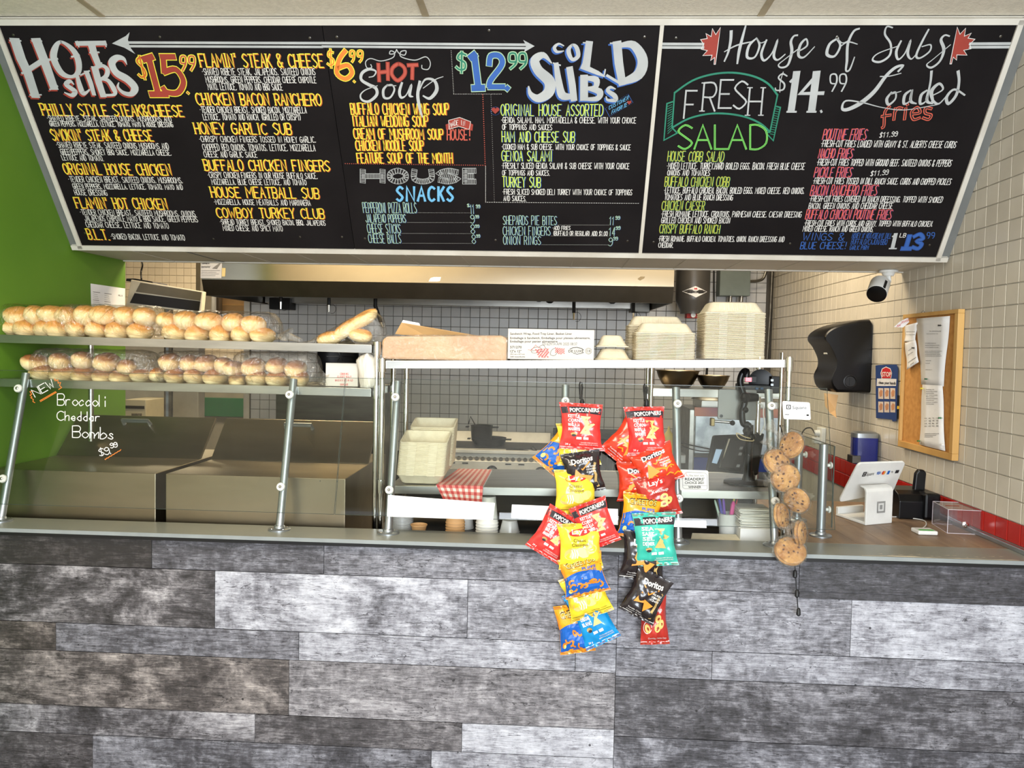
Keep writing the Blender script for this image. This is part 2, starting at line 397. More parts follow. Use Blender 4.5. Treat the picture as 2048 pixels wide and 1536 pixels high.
frame_bit('top_rail', uL, uR, LEN-.028, LEN-.004, .03); frame_bit('bottom_rail', uL+.0, uR, -.006, .018, .03)
frame_bit('side_rail', uL+.034, uL+.056, .0, LEN-.01, .03); frame_bit('side_rail', uR-.056, uR-.034, .0, LEN-.01, .03)
frame_bit('edge_strip', uL-.012, uL+.034, .0, LEN-.004, .012, 'grey_edge'); frame_bit('edge_strip', uR-.034, uR+.012, .0, LEN-.004, .012, 'grey_edge')
uA, uB = buv(676, 270)[0], buv(1303, 270)[0]
frame_bit('divider_rail', uB-.008, uB+.008, .0, LEN-.01, .028)
bl, br_ = uL+.056, uR-.056
spans = [(bl, uA-.0015), (uA+.0015, uB-.008), (uB+.008, br_)]
blab = ['black chalk-style menu board headed HOT SUBS, left of the three', 'black menu board with hot soup, house snacks and cold subs, middle of the three', 'black menu board with fresh salad and loaded fries, right of the three']
boards = []
for (a, b), l in zip(spans, blab):
    t = thing('menu_board', l, 'menu board', bo+Vector(((a+b)/2, 0, 0)), 'menu boards on the slanted bulkhead')
    bslab(MB(), a, b, .018, LEN-.028, .004, .022).build('panel', 'board_black', t); boards.append(t)
for bi, pts in ((0, [(27, 70), (320, 74), (620, 76), (170, 466), (427, 478), (600, 474)]), (1, [(674, 74), (978, 61), (1289, 74), (684, 474), (730, 477), (991, 480), (1255, 482)]),
                (2, [(1352, 76), (1674, 74), (2001, 73), (1307, 484), (1580, 487), (1859, 490)])):
    for px, py in pts:
        c = bplane(px, py, .022); mb = MB(); mb.lathe([(.006, 0), (.0055, .002), (.003, .003)], c, 10, axis=sn); mb.build('screw', 'steel_dark', boards[bi], smooth=True)
# ------------------------------------------------------------------ lettering
PAL = {'Y': (238, 226, 70), 'O': (196, 98, 40), 'D': (226, 224, 220), 'G': (206, 230, 84), 'B': (40, 78, 150), 'S': (176, 206, 168), 'W': (184, 187, 187),
       'R': (158, 58, 46), 'L': (190, 190, 60), 'F': (222, 96, 74), 'F2': (120, 70, 130), 'T': (40, 130, 104), 'GR': (126, 222, 100), 'OR': (240, 130, 50), 'BL': (52, 98, 176), 'SB': (104, 178, 222), 'K': (34, 31, 32), 'BR': (190, 86, 70)}
for k, c in PAL.items(): mat('ink_'+k, c, .6)
INK = [{}, {}, {}]
def ink(bi, k): return INK[bi].setdefault(k, MB())
def crop(ox, oy, s): return lambda x, y: (ox+x/s, oy+y/s)
C1, C2, C3 = crop(0, 0, 2.9544), crop(640, 0, 2.9536), crop(1270, 0, 2.6324)
C4 = crop(0, 0, 6.8267)
PXM = 1/1558*3.6
def line(bi, C, kind, x0, y0, x1, y1, h, txt, w=None, jit=.035):
    random.seed(hash(len(txt))+int(x0)+int(y0)*7)
    u0, v0 = buv(*C(x0, y0)); u1, v1 = buv(*C(x1, y1)); _, vt = buv(*C(x0, y0-h)); H = vt-v0
    if kind == 'D': stroke_text(ink(bi, 'D'), txt, u0, v0, u1, v1, H, .0026, bmap, 1, jit=jit)
    else:
        main, sh, d, wd = {'Y': ('Y', 'O', (.0028, -.0022), .0056), 'Y2': ('Y', 'O', (.004, -.001), .0046), 'G': ('G', 'B', (.003, -.001), .0045), 'S': ('S', 'B', (.0018, -.001), .0031), 'L': ('L', 'T', (.0015, -.001), .0038), 'F': ('F', 'F2', (.002, -.001), .0038), 'BL': ('BL', 'BL', (.0008, 0), .0030), 'BS': ('BL', 'BL', (.0003, 0), .0017)}[kind]
        wd = w or wd; st = random.getstate()
        stroke_text(ink(bi, sh), txt, u0+d[0], v0+d[1], u1+d[0], v1+d[1], H, wd*1.15, bmap, 0, jit=jit)
        random.setstate(st)
        stroke_text(ink(bi, main), txt, u0, v0, u1, v1, H, wd*.82, bmap, 1, jit=jit, serif=.0045 if kind == 'Y' else 0)
B1 = """Y 255 680 1088 688 66 PHILLY STYLE STEAK&CHEESE
D 285 712 1015 718 30 ·SHAVED RIBEYE, STEAK, SAUTEED ONIONS, MUSHROOMS AND
D 300 745 1025 750 28 GREEN PEPPERS, MOZZARELLA, LETTUCE, TOMATO, MAYO & HOUSE DRESSING
Y 315 828 908 832 64 SMOKIN' STEAK & CHEESE
D 340 872 1000 880 34 ·SHAVED RIBEYE STEAK, SAUTEED ONIONS MUSHOOMS AND
D 365 912 1015 918 32 GREENPEPPERS, SMOKEY BBQ SAUCE, MOZZARELLA CHEESE,
D 372 946 615 950 32 LETTUCE AND TOMATO.
Y 388 1028 1015 1035 64 ORIGINAL HOUSE CHICKEN
D 412 1075 1082 1082 34 ·TENDER CHICKEN BREAST, SAUTEED ONIONS, MUSHROOMS,
D 437 1115 1082 1120 30 GREEN PEPPERS, MOZZARELLA, LETTUCE, TOMATO, MAYO AND
D 447 1152 637 1155 32 HOUSE DRESSING
Y 455 1228 992 1236 62 FLAMIN' HOT CHICKEN
D 480 1268 1157 1278 32 ·TENDER CHICKEN BREAST, SAUTEED MUSHROOMS, ONIONS
D 505 1305 1172 1312 32 JALAPENOS CHIPOTLE MAYO & BBQ SAUCE, GREEN PEPPERS
D 515 1342 1000 1350 32 CHEDDAR CHEESE, LETTUCE AND TOMATO
Y 527 1412 650 1416 60 B.L.T.
D 662 1412 1095 1420 32 ·SMOKED BACON, LETTUCE AND TOMATO
Y 1187 395 1913 398 78 FLAMIN' STEAK & CHEESE
D 1200 443 1865 443 40 ·SHAVED RIBEYE STEAK, JALAPENOS, SAUTEED ONIONS
D 1220 487 1870 490 36 MUSHROOMS, GREEN PEPPERS, CHEDDAR CHEESE CHIPOTLE
D 1232 530 1672 533 38 MAYO, LETTUCE, TOMATO AND BBQ SAUCE
Y 1168 618 1900 622 68 CHICKEN BACON RANCHERO
D 1187 665 1813 668 36 ·TENDER CHICKEN BREAST, SMOKED BACON, MOZZARELLA
D 1205 708 1780 710 36 LETTUCE, TOMATO AND RANCH. (GRILLED OR CRISPY)
Y 1157 790 1725 794 66 HONEY GARLIC SUB
D 1183 838 1868 842 34 ·CHRISPY CHICKEN FINGERS TOSSED IN HONEY GARLIC,
D 1203 888 1865 892 38 CHOPPED RED ONIONS, TOMATOS, LETTUCE, MOZZARELLA
D 1210 928 1522 930 34 CHEESE AND GARLIC SAUCE
Y 1213 1005 1950 1010 62 BUFFALO CHICKEN FINGERS
D 1233 1050 1878 1056 34 ·CRISPY CHICKEN FINGERS IN OUR HOUSE BUFFALO SAUCE,
D 1255 1090 1812 1093 32 MOZZARELLA, BLUE CHEESE LETTUCE, AND TOMATO
Y 1253 1165 1888 1172 62 HOUSE MEATBALL SUB
D 1270 1208 1837 1214 32 ·MOZZARELLA, HOUSE MEATBALLS AND MARINAERA
Y 1288 1285 1918 1290 58 COWBOY TURKEY CLUB
D 1305 1325 1925 1332 30 ·SHREAD TURKEY BREAST, SMOKED BACON, BBQ, JALAPENOS
D 1322 1362 1672 1366 32 MIXED CHEESE AND SPICY MAYO"""
B2 = """Y2 185 675 760 678 66 BUFFALO CHICKEN WING SOUP
Y2 195 745 638 748 62 ITALIAN WEDDING SOUP
Y2 203 820 727 824 62 CREAM OF MUSHROOM SOUP
Y2 215 888 612 890 60 CHICKEN NOODLE SOUP
Y2 222 962 782 964 60 FEATURE SOUP OF THE MONTH
G 1070 682 1668 684 66 ORIGINAL HOUSE ASSORTED
D 1072 725 1865 728 34 ·GENOA SALAMI, HAM, MORTADELLA & CHEESE. WITH YOUR CHOICE
D 1078 765 1370 768 32 OF TOPPINGS AND SAUCES
G 1075 838 1502 840 62 HAM AND CHEESE SUB
D 1075 882 1833 886 32 ·COOKED HAM & SUB CHEESE. WITH YOUR CHOICE OF TOPPINGS & SAUCE
G 1075 950 1370 952 60 GENOA SALAMI
D 1075 995 1825 998 34 ·FRESHLY SLICED GENOA SALAMI & SUB CHEESE WITH YOUR CHOICE
D 1078 1035 1357 1036 30 OF TOPPINGS AND SAUCES.
G 1078 1104 1302 1106 60 TURKEY SUB
D 1080 1148 1842 1152 32 ·FRESH SLICED SMOKED DELI TURKEY WITH YOUR CHOICE OF TOPPINGS
D 1085 1185 1218 1188 30 AND SAUCES.
S 257 1256 572 1258 60 PEPPERONI PIZZA ROLLS
S 272 1313 508 1314 48 JALAPENO POPPERS
S 283 1376 478 1378 54 CHEESE STICKS
S 290 1434 480 1436 52 CHEESE BALLS
S 1082 1326 1397 1328 52 SHEPARDS PIE BITES
S 1082 1388 1360 1390 52 CHICKEN FINGERS
S 1084 1443 1303 1445 50 ONION RINGS
D 1375 1357 1478 1357 22 ·ADD FRIES
D 1378 1390 1697 1392 26 (BUFFALO OR REGULAR) ADD $1.00
S 888 1262 912 1262 54 11
S 870 1222 882 1222 18 $
S 922 1228 945 1228 20 99
S 890 1318 912 1318 50 9
S 918 1288 938 1288 18 99
S 892 1380 915 1380 54 8
S 918 1344 940 1344 18 99
S 898 1438 920 1438 52 8
S 924 1402 945 1402 18 99
S 1708 1328 1736 1328 50 11
S 1745 1296 1770 1296 20 99
S 1705 1392 1740 1392 50 14
S 1747 1356 1772 1356 20 99
S 1703 1452 1725 1452 50 9
S 1732 1418 1757 1418 20 99"""
B3 = """L 170 848 463 850 52 HOUSE COBB SALAD
D 167 890 890 892 34 ·MIXED LETTUCE, TURKEY,HARD BOILED EGGS, BACON, FRESH BLUE CHEESE
D 170 923 392 924 28 ONIONS AND TOMATOES
L 155 980 492 982 50 BUFFALO CHICKEN COBB
D 152 1017 888 1020 32 ·LETTUCE, BUFFALO CHICKEN, BACON, BOILED EGGS, MIXED CHEESE, RED ONIONS,
D 155 1052 512 1054 30 TOMATOES AND BLUE RANCH DRESSING
L 140 1105 362 1106 48 CHICKEN CAESER
D 138 1140 872 1144 30 ·FRESH ROMAINE LETTUCE, CROUTONS, PARMESAN CHEESE, CAESAR DREESING
D 138 1174 497 1175 30 GRILLED CHICKEN AND SMOKED BACON
L 128 1227 442 1229 46 CRISPY BUFFALO RANCH
D 123 1270 782 1273 28 ·FRESH ROMAINE, BUFFALO CHICKEN, TOMATOES, ONION, RANCH DREESSING AND
D 123 1302 200 1303 26 CHEDDAR.
F 985 735 1212 735 56 POUTINE FRIES
D 1285 724 1378 716 26 $11.99
D 977 772 1685 778 34 ·FRESH-CUT FRIES LOADED WITH GRAVY & ST. ALBERTS CHEESE CURDS
F 962 832 1140 832 50 NACHO FRIES
D 955 870 1660 876 34 ·FRESH-CUT FRIES TOPPED WITH GROUND BEEF, SAUTEED ONIONS & PEPPERS
F 940 932 1135 932 52 PICKLE FRIES
D 1238 926 1330 918 26 $11.99
D 935 967 1658 972 32 ·FRESH-CUT FRIES TOSSED IN DILL RANCH SAUCE, CURDS AND CHOPPED PICKLES
F 920 1028 1268 1028 54 BACON RANCHERO FRIES
D 918 1060 1613 1066 30 ·FRESH-CUT FRIES COVERED IN RANCH DREESSING, TOPPED WITH SMOKED
D 912 1098 1352 1098 30 BACON, GREEN ONIONS AND CHEDDAR CHEESE
F 895 1152 1343 1154 50 BUFFALO CHICKEN POUTINE FRIES
D 890 1187 1563 1192 28 ·FRESH-CUT FRIES WITH CURDS AND GRAVY. TOPPED WITH BUFFALO CHICKEN,
D 882 1217 1252 1220 28 MIXED CHEESE, RANCH AND GREEN ONIONS.
BL 880 1264 1095 1266 38 WINGS &
BL 868 1310 1108 1310 36 BLUE CHEESE!
BS 1140 1254 1345 1256 28 HONEY N' HOT/CREAMY DILL
BS 1135 1286 1322 1288 28 BUFFALO/CAJUN/BBQ
BS 1128 1314 1225 1314 22 GARLIC PARM
D 1392 1248 1422 1248 20 LB"""
for bi, (C, B) in enumerate(((C1, B1), (C2, B2), (C3, B3))):
    for l in B.split('\n'):
        k, x0, y0, x1, y1, h, t = l.split(' ', 6); line(bi, C, k, *[float(q) for q in (x0, y0, x1, y1, h)], t)
def st(bi, C, k, pts, w, lvl=1, sm=False, sh=None, shd=(-3, 3)):
    """one hand-painted stroke through points of a close-up (x,y[,width]); width in close-up pixels"""
    if sm: pts = [tuple(p) for p in catmull([Vector((p[0], p[1], p[2] if len(p) > 2 else w)) for p in pts], 5)]
    a, b = C(0, 0), C(1, 0); k1 = (b[0]-a[0])*PXM
    q = []
    for p in pts:
        u, v = buv(*C(p[0], p[1])); q.append((u, v, (p[2] if len(p) > 2 else w)*k1))
    if sh: ribbon(ink(bi, sh), [(u+shd[0]*k1, v-shd[1]*k1, ww) for u, v, ww in q], 0, bmap, 0)
    ribbon(ink(bi, k), q, 0, bmap, lvl)
def fill(bi, C, k, pts, lvl=1):
    shape(ink(bi, k), [buv(*C(*p)) for p in pts], bmap, lvl)
# --- board 1 heading, from a close-up of it
def W1(pts, w, sm=False): st(0, C4, 'W', pts, w, 2, sm, 'R', (-22, 20))
W1([(212, 562, 130), (290, 800, 130), (385, 1000, 122), (482, 1298, 118)], 0); W1([(135, 556), (290, 556)], 16); W1([(410, 1296), (568, 1292)], 18); W1([(302, 1000), (350, 975)], 26)
W1([(506, 562, 126), (620, 860, 122), (738, 1190, 108)], 0); W1([(436, 558), (574, 558)], 16); W1([(682, 1222), (790, 1172)], 20); W1([(400, 945), (570, 835)], 60); W1([(640, 830), (678, 812)], 30)
W1([(835, 570, 34), (760, 650, 70), (738, 800, 90), (840, 990, 84), (985, 1045, 40), (1075, 970, 66), (1065, 800, 84), (980, 660, 70), (835, 570, 34)], 0, True); W1([(690, 812), (790, 800)], 22); W1([(980, 775), (1085, 748)], 22)
W1([(1052, 592), (1440, 586)], 56); W1([(1058, 560), (1080, 640)], 16); W1([(1436, 558), (1452, 636)], 18); W1([(1250, 600, 100), (1290, 740, 92), (1345, 880, 84)], 0); W1([(1228, 718), (1356, 712)], 20); W1([(1300, 908), (1392, 858)], 18)
W1([(1010, 1150, 16), (960, 1105, 46), (905, 1150, 58), (975, 1205, 66), (1030, 1250, 62), (985, 1300, 48), (885, 1262, 16)], 0, True)
W1([(1062, 1050, 50), (1090, 1160, 70), (1130, 1262, 72), (1180, 1262, 34), (1225, 1222, 20)], 0, True); W1([(1185, 985, 66), (1240, 1130, 66), (1285, 1285, 52)], 0); W1([(1100, 1025), (1225, 965)], 18)
W1([(1300, 935, 92), (1350, 1120, 92), (1410, 1300, 84)], 0); W1([(1310, 925, 44), (1400, 895, 44), (1470, 950, 60), (1450, 1040, 52), (1360, 1090, 36)], 0, True); W1([(1380, 1075, 30), (1480, 1100, 56), (1560, 1220, 72), (1560, 1290, 36), (1400, 1296, 32)], 0, True)
W1([(1735, 880, 8), (1690, 800, 50), (1600, 785, 70), (1530, 860, 90), (1590, 990, 96), (1740, 1080, 104), (1840, 1190, 104), (1800, 1280, 64), (1690, 1265, 52), (1615, 1190, 34), (1625, 1125, 12)], 0, True)
fill(0, C4, 'W', [(1530, 592), (1720, 490), (1772, 438), (1748, 540), (1762, 600), (1790, 660), (1848, 736), (1700, 650)])
st(0, C4, 'W', [(1750, 580), (4400, 588)], 30); st(0, C4, 'W', [(1765, 630), (4400, 640)], 28)
st(1, C2, 'W', [(15, 254), (1215, 264)], 13); st(1, C2, 'W', [(15, 274), (1215, 284)], 12); fill(1, C2, 'W', [(1268, 272), (1200, 235), (1218, 268), (1205, 308)])
def price(bi, C, pts_list, w, fillc, edge, lvl=2):
    for pts, sm in pts_list:
        st(bi, C, edge, pts, w+9, lvl, sm, 'K', (0, 0)); 
    for pts, sm in pts_list: st(bi, C, fillc, pts, w, lvl+1, sm)
price(0, C1, [([(880, 340), (935, 548)], False), ([(850, 350), (900, 335)], False), ([(893, 556), (985, 556)], False)], 34, 'R', 'Y')
price(0, C1, [([(1030, 335), (955, 335)], False), ([(965, 340), (972, 425)], False), ([(972, 425), (1040, 410), (1085, 480), (1055, 545), (990, 545), (965, 520)], True)], 30, 'R', 'Y')
price(0, C1, [([(852, 352), (825, 340), (812, 365), (850, 405), (862, 440), (840, 455), (820, 440)], True), ([(825, 330), (858, 468)], False)], 9, 'O', 'Y')
price(0, C1, [([(1095, 375), (1070, 370), (1072, 335), (1095, 335), (1098, 375), (1080, 415)], True), ([(1145, 375), (1120, 370), (1120, 335), (1147, 335), (1150, 375), (1130, 415)], True), ([(1108, 545), (1116, 552)], False)], 8, 'BR', 'Y')
# --- board 2
price(1, C2, [([(150, 300), (115, 350), (100, 430), (150, 465), (190, 430), (165, 385), (110, 400)], True)], 22, 'OR', 'Y')
price(1, C2, [([(78, 310), (55, 305), (50, 330), (78, 350), (80, 375), (60, 385), (45, 375)], True), ([(62, 290), (68, 400)], False), ([(200, 330), (180, 330), (182, 302), (202, 305), (200, 345), (190, 365)], True), ([(245, 330), (225, 330), (227, 302), (250, 305), (248, 345), (235, 365)], True), ([(200, 478), (206, 484)], False)], 6, 'OR', 'Y')
st(1, C2, 'W', [(453, 292), (440, 315), (412, 318), (418, 300), (440, 310), (430, 340), (360, 360), (300, 345), (270, 365), (278, 400), (305, 398), (300, 380)], 5, 1, True)
st(1, C2, 'W', [(453, 292), (468, 315), (500, 325), (508, 300), (478, 305), (480, 335), (560, 355), (625, 335), (652, 370), (640, 408), (605, 405), (602, 385)], 5, 1, True)
for pts in ([(345, 378), (350, 478)], [(400, 372), (402, 470)], [(348, 428), (402, 422)], [(520, 385), (575, 383)], [(547, 385), (545, 465)]): st(1, C2, 'R', pts, 22); st(1, C2, 'BR', pts, 12, 2)
st(1, C2, 'R', [(465, 378), (430, 400), (425, 440), (460, 475), (500, 440), (498, 400), (465, 378)], 22, 1, True); st(1, C2, 'BR', [(465, 378), (430, 400), (425, 440), (460, 475), (500, 440), (498, 400), (465, 378)], 12, 2, True)
def scr(bi, C, pts, lvl=3): st(bi, C, 'W', pts, 0, lvl, True)
scr(1, C2, [(290, 455, 5), (318, 448, 6), (330, 420, 9), (290, 408, 14), (250, 430, 16), (245, 470, 16), (290, 500, 18), (330, 520, 18), (335, 560, 16), (290, 598, 14), (250, 590, 12), (240, 560, 8), (270, 530, 5), (340, 505, 4)])
scr(1, C2, [(400, 500, 8), (375, 530, 14), (380, 575, 14), (415, 575, 10), (440, 530, 10), (425, 500, 8), (395, 505, 6), (450, 505, 4)])
scr(1, C2, [(485, 488, 12), (470, 540, 16), (480, 575, 14), (510, 560, 6), (540, 500, 10), (530, 560, 16), (550, 570, 5)])
scr(1, C2, [(590, 480, 14), (578, 560, 18), (590, 640, 16), (605, 690, 8)]); scr(1, C2, [(585, 540, 5), (620, 470, 10), (675, 475, 16), (690, 530, 20), (650, 580, 16), (610, 565, 8)]); scr(1, C2, [(610, 520, 4), (680, 470, 5), (728, 452, 4)])
price(1, C2, [([(912, 330), (935, 510)], False), ([(890, 340), (915, 320)], False), ([(905, 520), (965, 518)], False)], 34, 'BL', 'S')
price(1, C2, [([(1000, 380), (1010, 330), (1060, 330), (1075, 380), (1010, 470), (1000, 508)], True), ([(1000, 512), (1085, 512)], False), ([(1103, 518), (1110, 524)], False)], 28, 'BL', 'S')
price(1, C2, [([(862, 325), (830, 315), (815, 345), (855, 370), (855, 405), (825, 410), (805, 395)], True), ([(838, 305), (836, 430)], False), ([(1155, 365), (1120, 360), (1122, 318), (1155, 318), (1158, 370), (1125, 405)], True), ([(1212, 365), (1178, 360), (1180, 318), (1212, 318), (1216, 370), (1185, 405)], True)], 9, 'T', 'S')
def W2(pts, w, sm=False): st(1, C2, 'W', pts, w, 2, sm, 'BL', (-8, 8))
W2([(1440, 270, 6), (1410, 258, 10), (1385, 280, 18), (1400, 305, 14), (1440, 300, 5)], 0, True); W2([(1490, 265, 12), (1468, 300, 24), (1490, 350, 18), (1525, 330, 22), (1515, 280, 22), (1490, 265, 12)], 0, True)
W2([(1590, 255, 38), (1580, 330, 40), (1572, 385, 44)], 0); W2([(1555, 252), (1610, 252)], 7); W2([(1552, 392, 30), (1640, 430, 22), (1680, 450, 8)], 0); W2([(1680, 440), (1685, 410)], 8)
W2([(1755, 258, 46), (1765, 370, 46), (1785, 490, 40)], 0); W2([(1715, 255), (1800, 255)], 8); W2([(1770, 268, 22), (1850, 265, 40), (1905, 350, 54), (1880, 440, 56), (1770, 490, 26)], 0, True); W2([(1695, 445), (1770, 490)], 14)
W2([(1368, 372, 6), (1320, 325, 30), (1270, 355, 48), (1290, 415, 52), (1355, 480, 60), (1350, 545, 58), (1290, 580, 44), (1245, 555, 26), (1232, 510, 8)], 0, True)
W2([(1395, 378, 26), (1410, 480, 36), (1430, 560, 44), (1480, 570, 30)], 0, True); W2([(1475, 405, 36), (1490, 500, 38), (1500, 585, 36)], 0); W2([(1378, 372), (1420, 385)], 8)
W2([(1560, 455, 42), (1560, 580, 44)], 0); W2([(1565, 460, 20), (1630, 470, 34), (1625, 515, 26), (1570, 520, 14)], 0, True); W2([(1575, 522, 14), (1650, 540, 36), (1640, 580, 28), (1565, 585, 18)], 0, True)
W2([(1745, 525, 6), (1715, 515, 16), (1700, 535, 20), (1740, 565, 26), (1745, 590, 22), (1700, 590, 14), (1690, 570, 6)], 0, True)
# HOUSE in banded slab letters, SNACKS in blue
for (x0, x1), pl in zip(((235, 392), (400, 525), (540, 680), (690, 830), (840, 935)), 'HOUSE'):
    for q in glyph(pl):
        pts = [(x0+18+(x1-x0-40)*p.x/4, 1072-p.y/8*64) for p in q]; heavy = pl in 'HOUSE'
        st(1, C2, 'W', pts, 34, 1); st(1, C2, 'K', pts, 28, 2)
        for i in range(len(pts)-1):
            a, b = Vector(pts[i]), Vector(pts[i+1]); n = max(1, int((b-a).length/9)); d = (b-a).normalized(); t = Vector((-d.y, d.x))
            for k in range(n+1):
                c = a+(b-a)*k/max(1, n); st(1, C2, 'W', [tuple(c-t*12), tuple(c+t*12)], 3, 3)
for ch, x0, x1 in (('S', 447, 492), ('N', 505, 560), ('A', 570, 625), ('C', 635, 680), ('K', 692, 735), ('S', 745, 788)):
    for q in glyph(ch):
        pts = [(x0+8+(x1-x0-12)*p.x/4, 1186-p.y/8*82) for p in q]; st(1, C2, 'SB', pts, 15, 1)
        for i in range(len(pts)-1):
            a, b = C2(*pts[i]), C2(*pts[i+1]); n = max(2, int(math.dist(a, b)/2.6)); ua, ub = buv(*a), buv(*b); dots(ink(1, 'D'), ua, ub, n, .0011, bmap, 2)
def dl(bi, C, k, p0, p1, n, r=.0016): dots(ink(bi, k), buv(*C(*p0)), buv(*C(*p1)), n, r, bmap, 1)
dl(1, C2, 'BR', (150, 966), (975, 976), 66, .0024); dl(1, C2, 'BR', (962, 560), (976, 976), 34, .0026)
dl(1, C2, 'D', (775, 300), (790, 552), 26); dl(1, C2, 'D', (790, 555), (1070, 555), 30); dl(1, C2, 'D', (1010, 560), (1030, 1190), 56, .0012)
for k in range(28): st(1, C2, 'D', [(978, 980+k*7.8), (978.5, 984.5+k*7.8)], 2.4)
for k in range(66): st(1, C2, 'D', [(985+k*13.7, 1194+k*.1), (993+k*13.7, 1194+k*.1)], 2.2)
for a, b, c in ((572, 885, 1256), (508, 888, 1313), (478, 890, 1378), (480, 895, 1436), (1397, 1705, 1328), (1303, 1700, 1445), (1360, 1700, 1393)): dl(1, C2, 'D', (a+6, c), (b, c+1), int((b-a)/7), .0011)
fill(1, C2, 'R', [(1035, 672), (1012, 648), (1016, 636), (1030, 634), (1037, 642), (1045, 633), (1058, 638), (1060, 650)])
for k in range(24):
    t = 2*PI*k/24; x, y = 1036+27*math.cos(t), 655+24*math.sin(t); p = buv(*C2(x, y)); dots(ink(1, 'BL'), p, (p[0]+1e-4, p[1]), 2, .0016, bmap, 1)
fill(1, C2, 'R', [(760, 712), (825, 695), (888, 720), (880, 762), (820, 745), (765, 760)]); fill(1, C2, 'R', [(742, 735), (762, 728), (766, 765), (745, 765)]); fill(1, C2, 'R', [(905, 735), (886, 725), (880, 765), (900, 772)])
st(1, C2, 'D', [(760, 710), (825, 693), (890, 718), (882, 764), (820, 746), (763, 762), (760, 710)], 3, 2)
for ch, x, y, r in zip('MADE IN', range(768, 860, 13), (752, 744, 740, 738, 738, 738, 742), range(7)):
    for q in glyph(ch): st(1, C2, 'D', [(x+p.x*2.5, y-p.y*3.6) for p in q], 2.6, 3)
for ch, x in zip('HOUSE!', (752, 776, 802, 828, 852, 880)):
    for q in glyph(ch): st(1, C2, 'BR', [(x+p.x*4.6, 826-p.y*7.8) for p in q], 7, 2)
for word, x0, y0 in (('CUSTOMER', 1706, 648), ('FAVORITE', 1722, 674)):
    for i, ch in enumerate(word):
        for q in glyph(ch): st(1, C2, 'SB', [(x0+i*(15 if word[0] == 'C' else 11.5)+p.x*2.4+p.y*.6, y0-i*(8 if word[0] == 'C' else 6)-p.y*3-p.x*1.2) for p in q], 2.4, 2)
fill(1, C2, 'R', [(1826, 618), (1812, 604), (1818, 594), (1826, 598), (1836, 592), (1840, 604)])
for a, b in (((1685, 640), (1820, 556)), ((1820, 556), (1848, 606)), ((1848, 606), (1710, 688)), ((1710, 688), (1685, 640))): dl(1, C2, 'BL', a, b, 16, .0014)
# --- board 3
for y in (231, 249): st(2, C3, 'W', [(145, y), (360, y+1)], 12); st(2, C3, 'W', [(1762, y-1), (1985, y-2)], 12)
leaf = [(0, 0), (6, -98), (-18, -60), (-40, -92), (-44, -50), (-76, -66), (-66, -40), (-104, -34), (-84, -8), (-96, 16), (-60, 24), (-84, 50), (-30, 48), (-36, 76), (-14, 60), (-14, 96), (-6, 96)]
fill(2, C3, 'R', [(436+x*.9+y*-.08, 242+y) for x, y in leaf]); st(2, C3, 'D', [(436+x*.9+y*-.08, 242+y) for x, y in leaf+[leaf[0]]], 3, 2)
fill(2, C3, 'R', [(1676-x*1.0-y*.26, 240+y) for x, y in leaf]); st(2, C3, 'D', [(1676-x*1.0-y*.26, 240+y) for x, y in leaf+[leaf[0]]], 3, 2)
def cur(pts, lvl=2, k='W'): st(2, C3, k, pts, 0, lvl, True)
cur([(506, 164, 14), (503, 215, 13), (490, 275, 10), (470, 322, 7)]); cur([(583, 132, 7), (566, 195, 12), (548, 268, 14), (538, 334, 8)]); cur([(470, 272, 4), (535, 238, 7), (618, 218, 5)])
cur([(640, 200, 6), (600, 240, 12), (590, 300, 12), (630, 300, 8), (655, 240, 10), (640, 200, 6), (660, 225, 4), (690, 215, 5)]); cur([(692, 210, 8), (665, 280, 12), (680, 318, 10), (720, 280, 6), (750, 210, 8), (730, 290, 12), (750, 315, 8), (790, 285, 5)])
cur([(855, 185, 8), (835, 190, 8), (820, 220, 12), (825, 270, 14), (805, 340, 10), (770, 355, 8), (755, 340, 6), (790, 310, 4), (855, 260, 5)])
cur([(860, 270, 6), (905, 240, 8), (900, 205, 8), (870, 235, 12), (860, 290, 12), (890, 300, 8), (945, 245, 4)])
cur([(1070, 200, 8), (1025, 230, 12), (1010, 285, 14), (1050, 295, 10), (1080, 240, 10), (1060, 200, 8), (1090, 225, 4), (1120, 215, 5)])
cur([(1180, 150, 8), (1150, 165, 10), (1120, 230, 12), (1115, 320, 12), (1110, 370, 8), (1130, 365, 8), (1155, 300, 5)]); cur([(1080, 245, 4), (1120, 220, 6), (1170, 232, 4)])
cur([(1355, 145, 6), (1325, 140, 7), (1315, 180, 9), (1345, 230, 9), (1340, 290, 10), (1290, 325, 10), (1250, 315, 8), (1280, 280, 5), (1390, 240, 4)])
cur([(1400, 215, 8), (1375, 270, 12), (1385, 312, 9), (1420, 280, 6), (1450, 212, 8), (1435, 280, 12), (1455, 310, 6), (1490, 270, 4)]); cur([(1545, 155, 8), (1510, 220, 10), (1480, 290, 10), (1500, 305, 8), (1550, 270, 8), (1555, 235, 6), (1510, 245, 5)])
cur([(1655, 190, 6), (1630, 185, 8), (1610, 210, 12), (1625, 260, 14), (1605, 320, 10), (1560, 355, 10), (1535, 340, 6), (1570, 310, 4), (1660, 235, 4)])
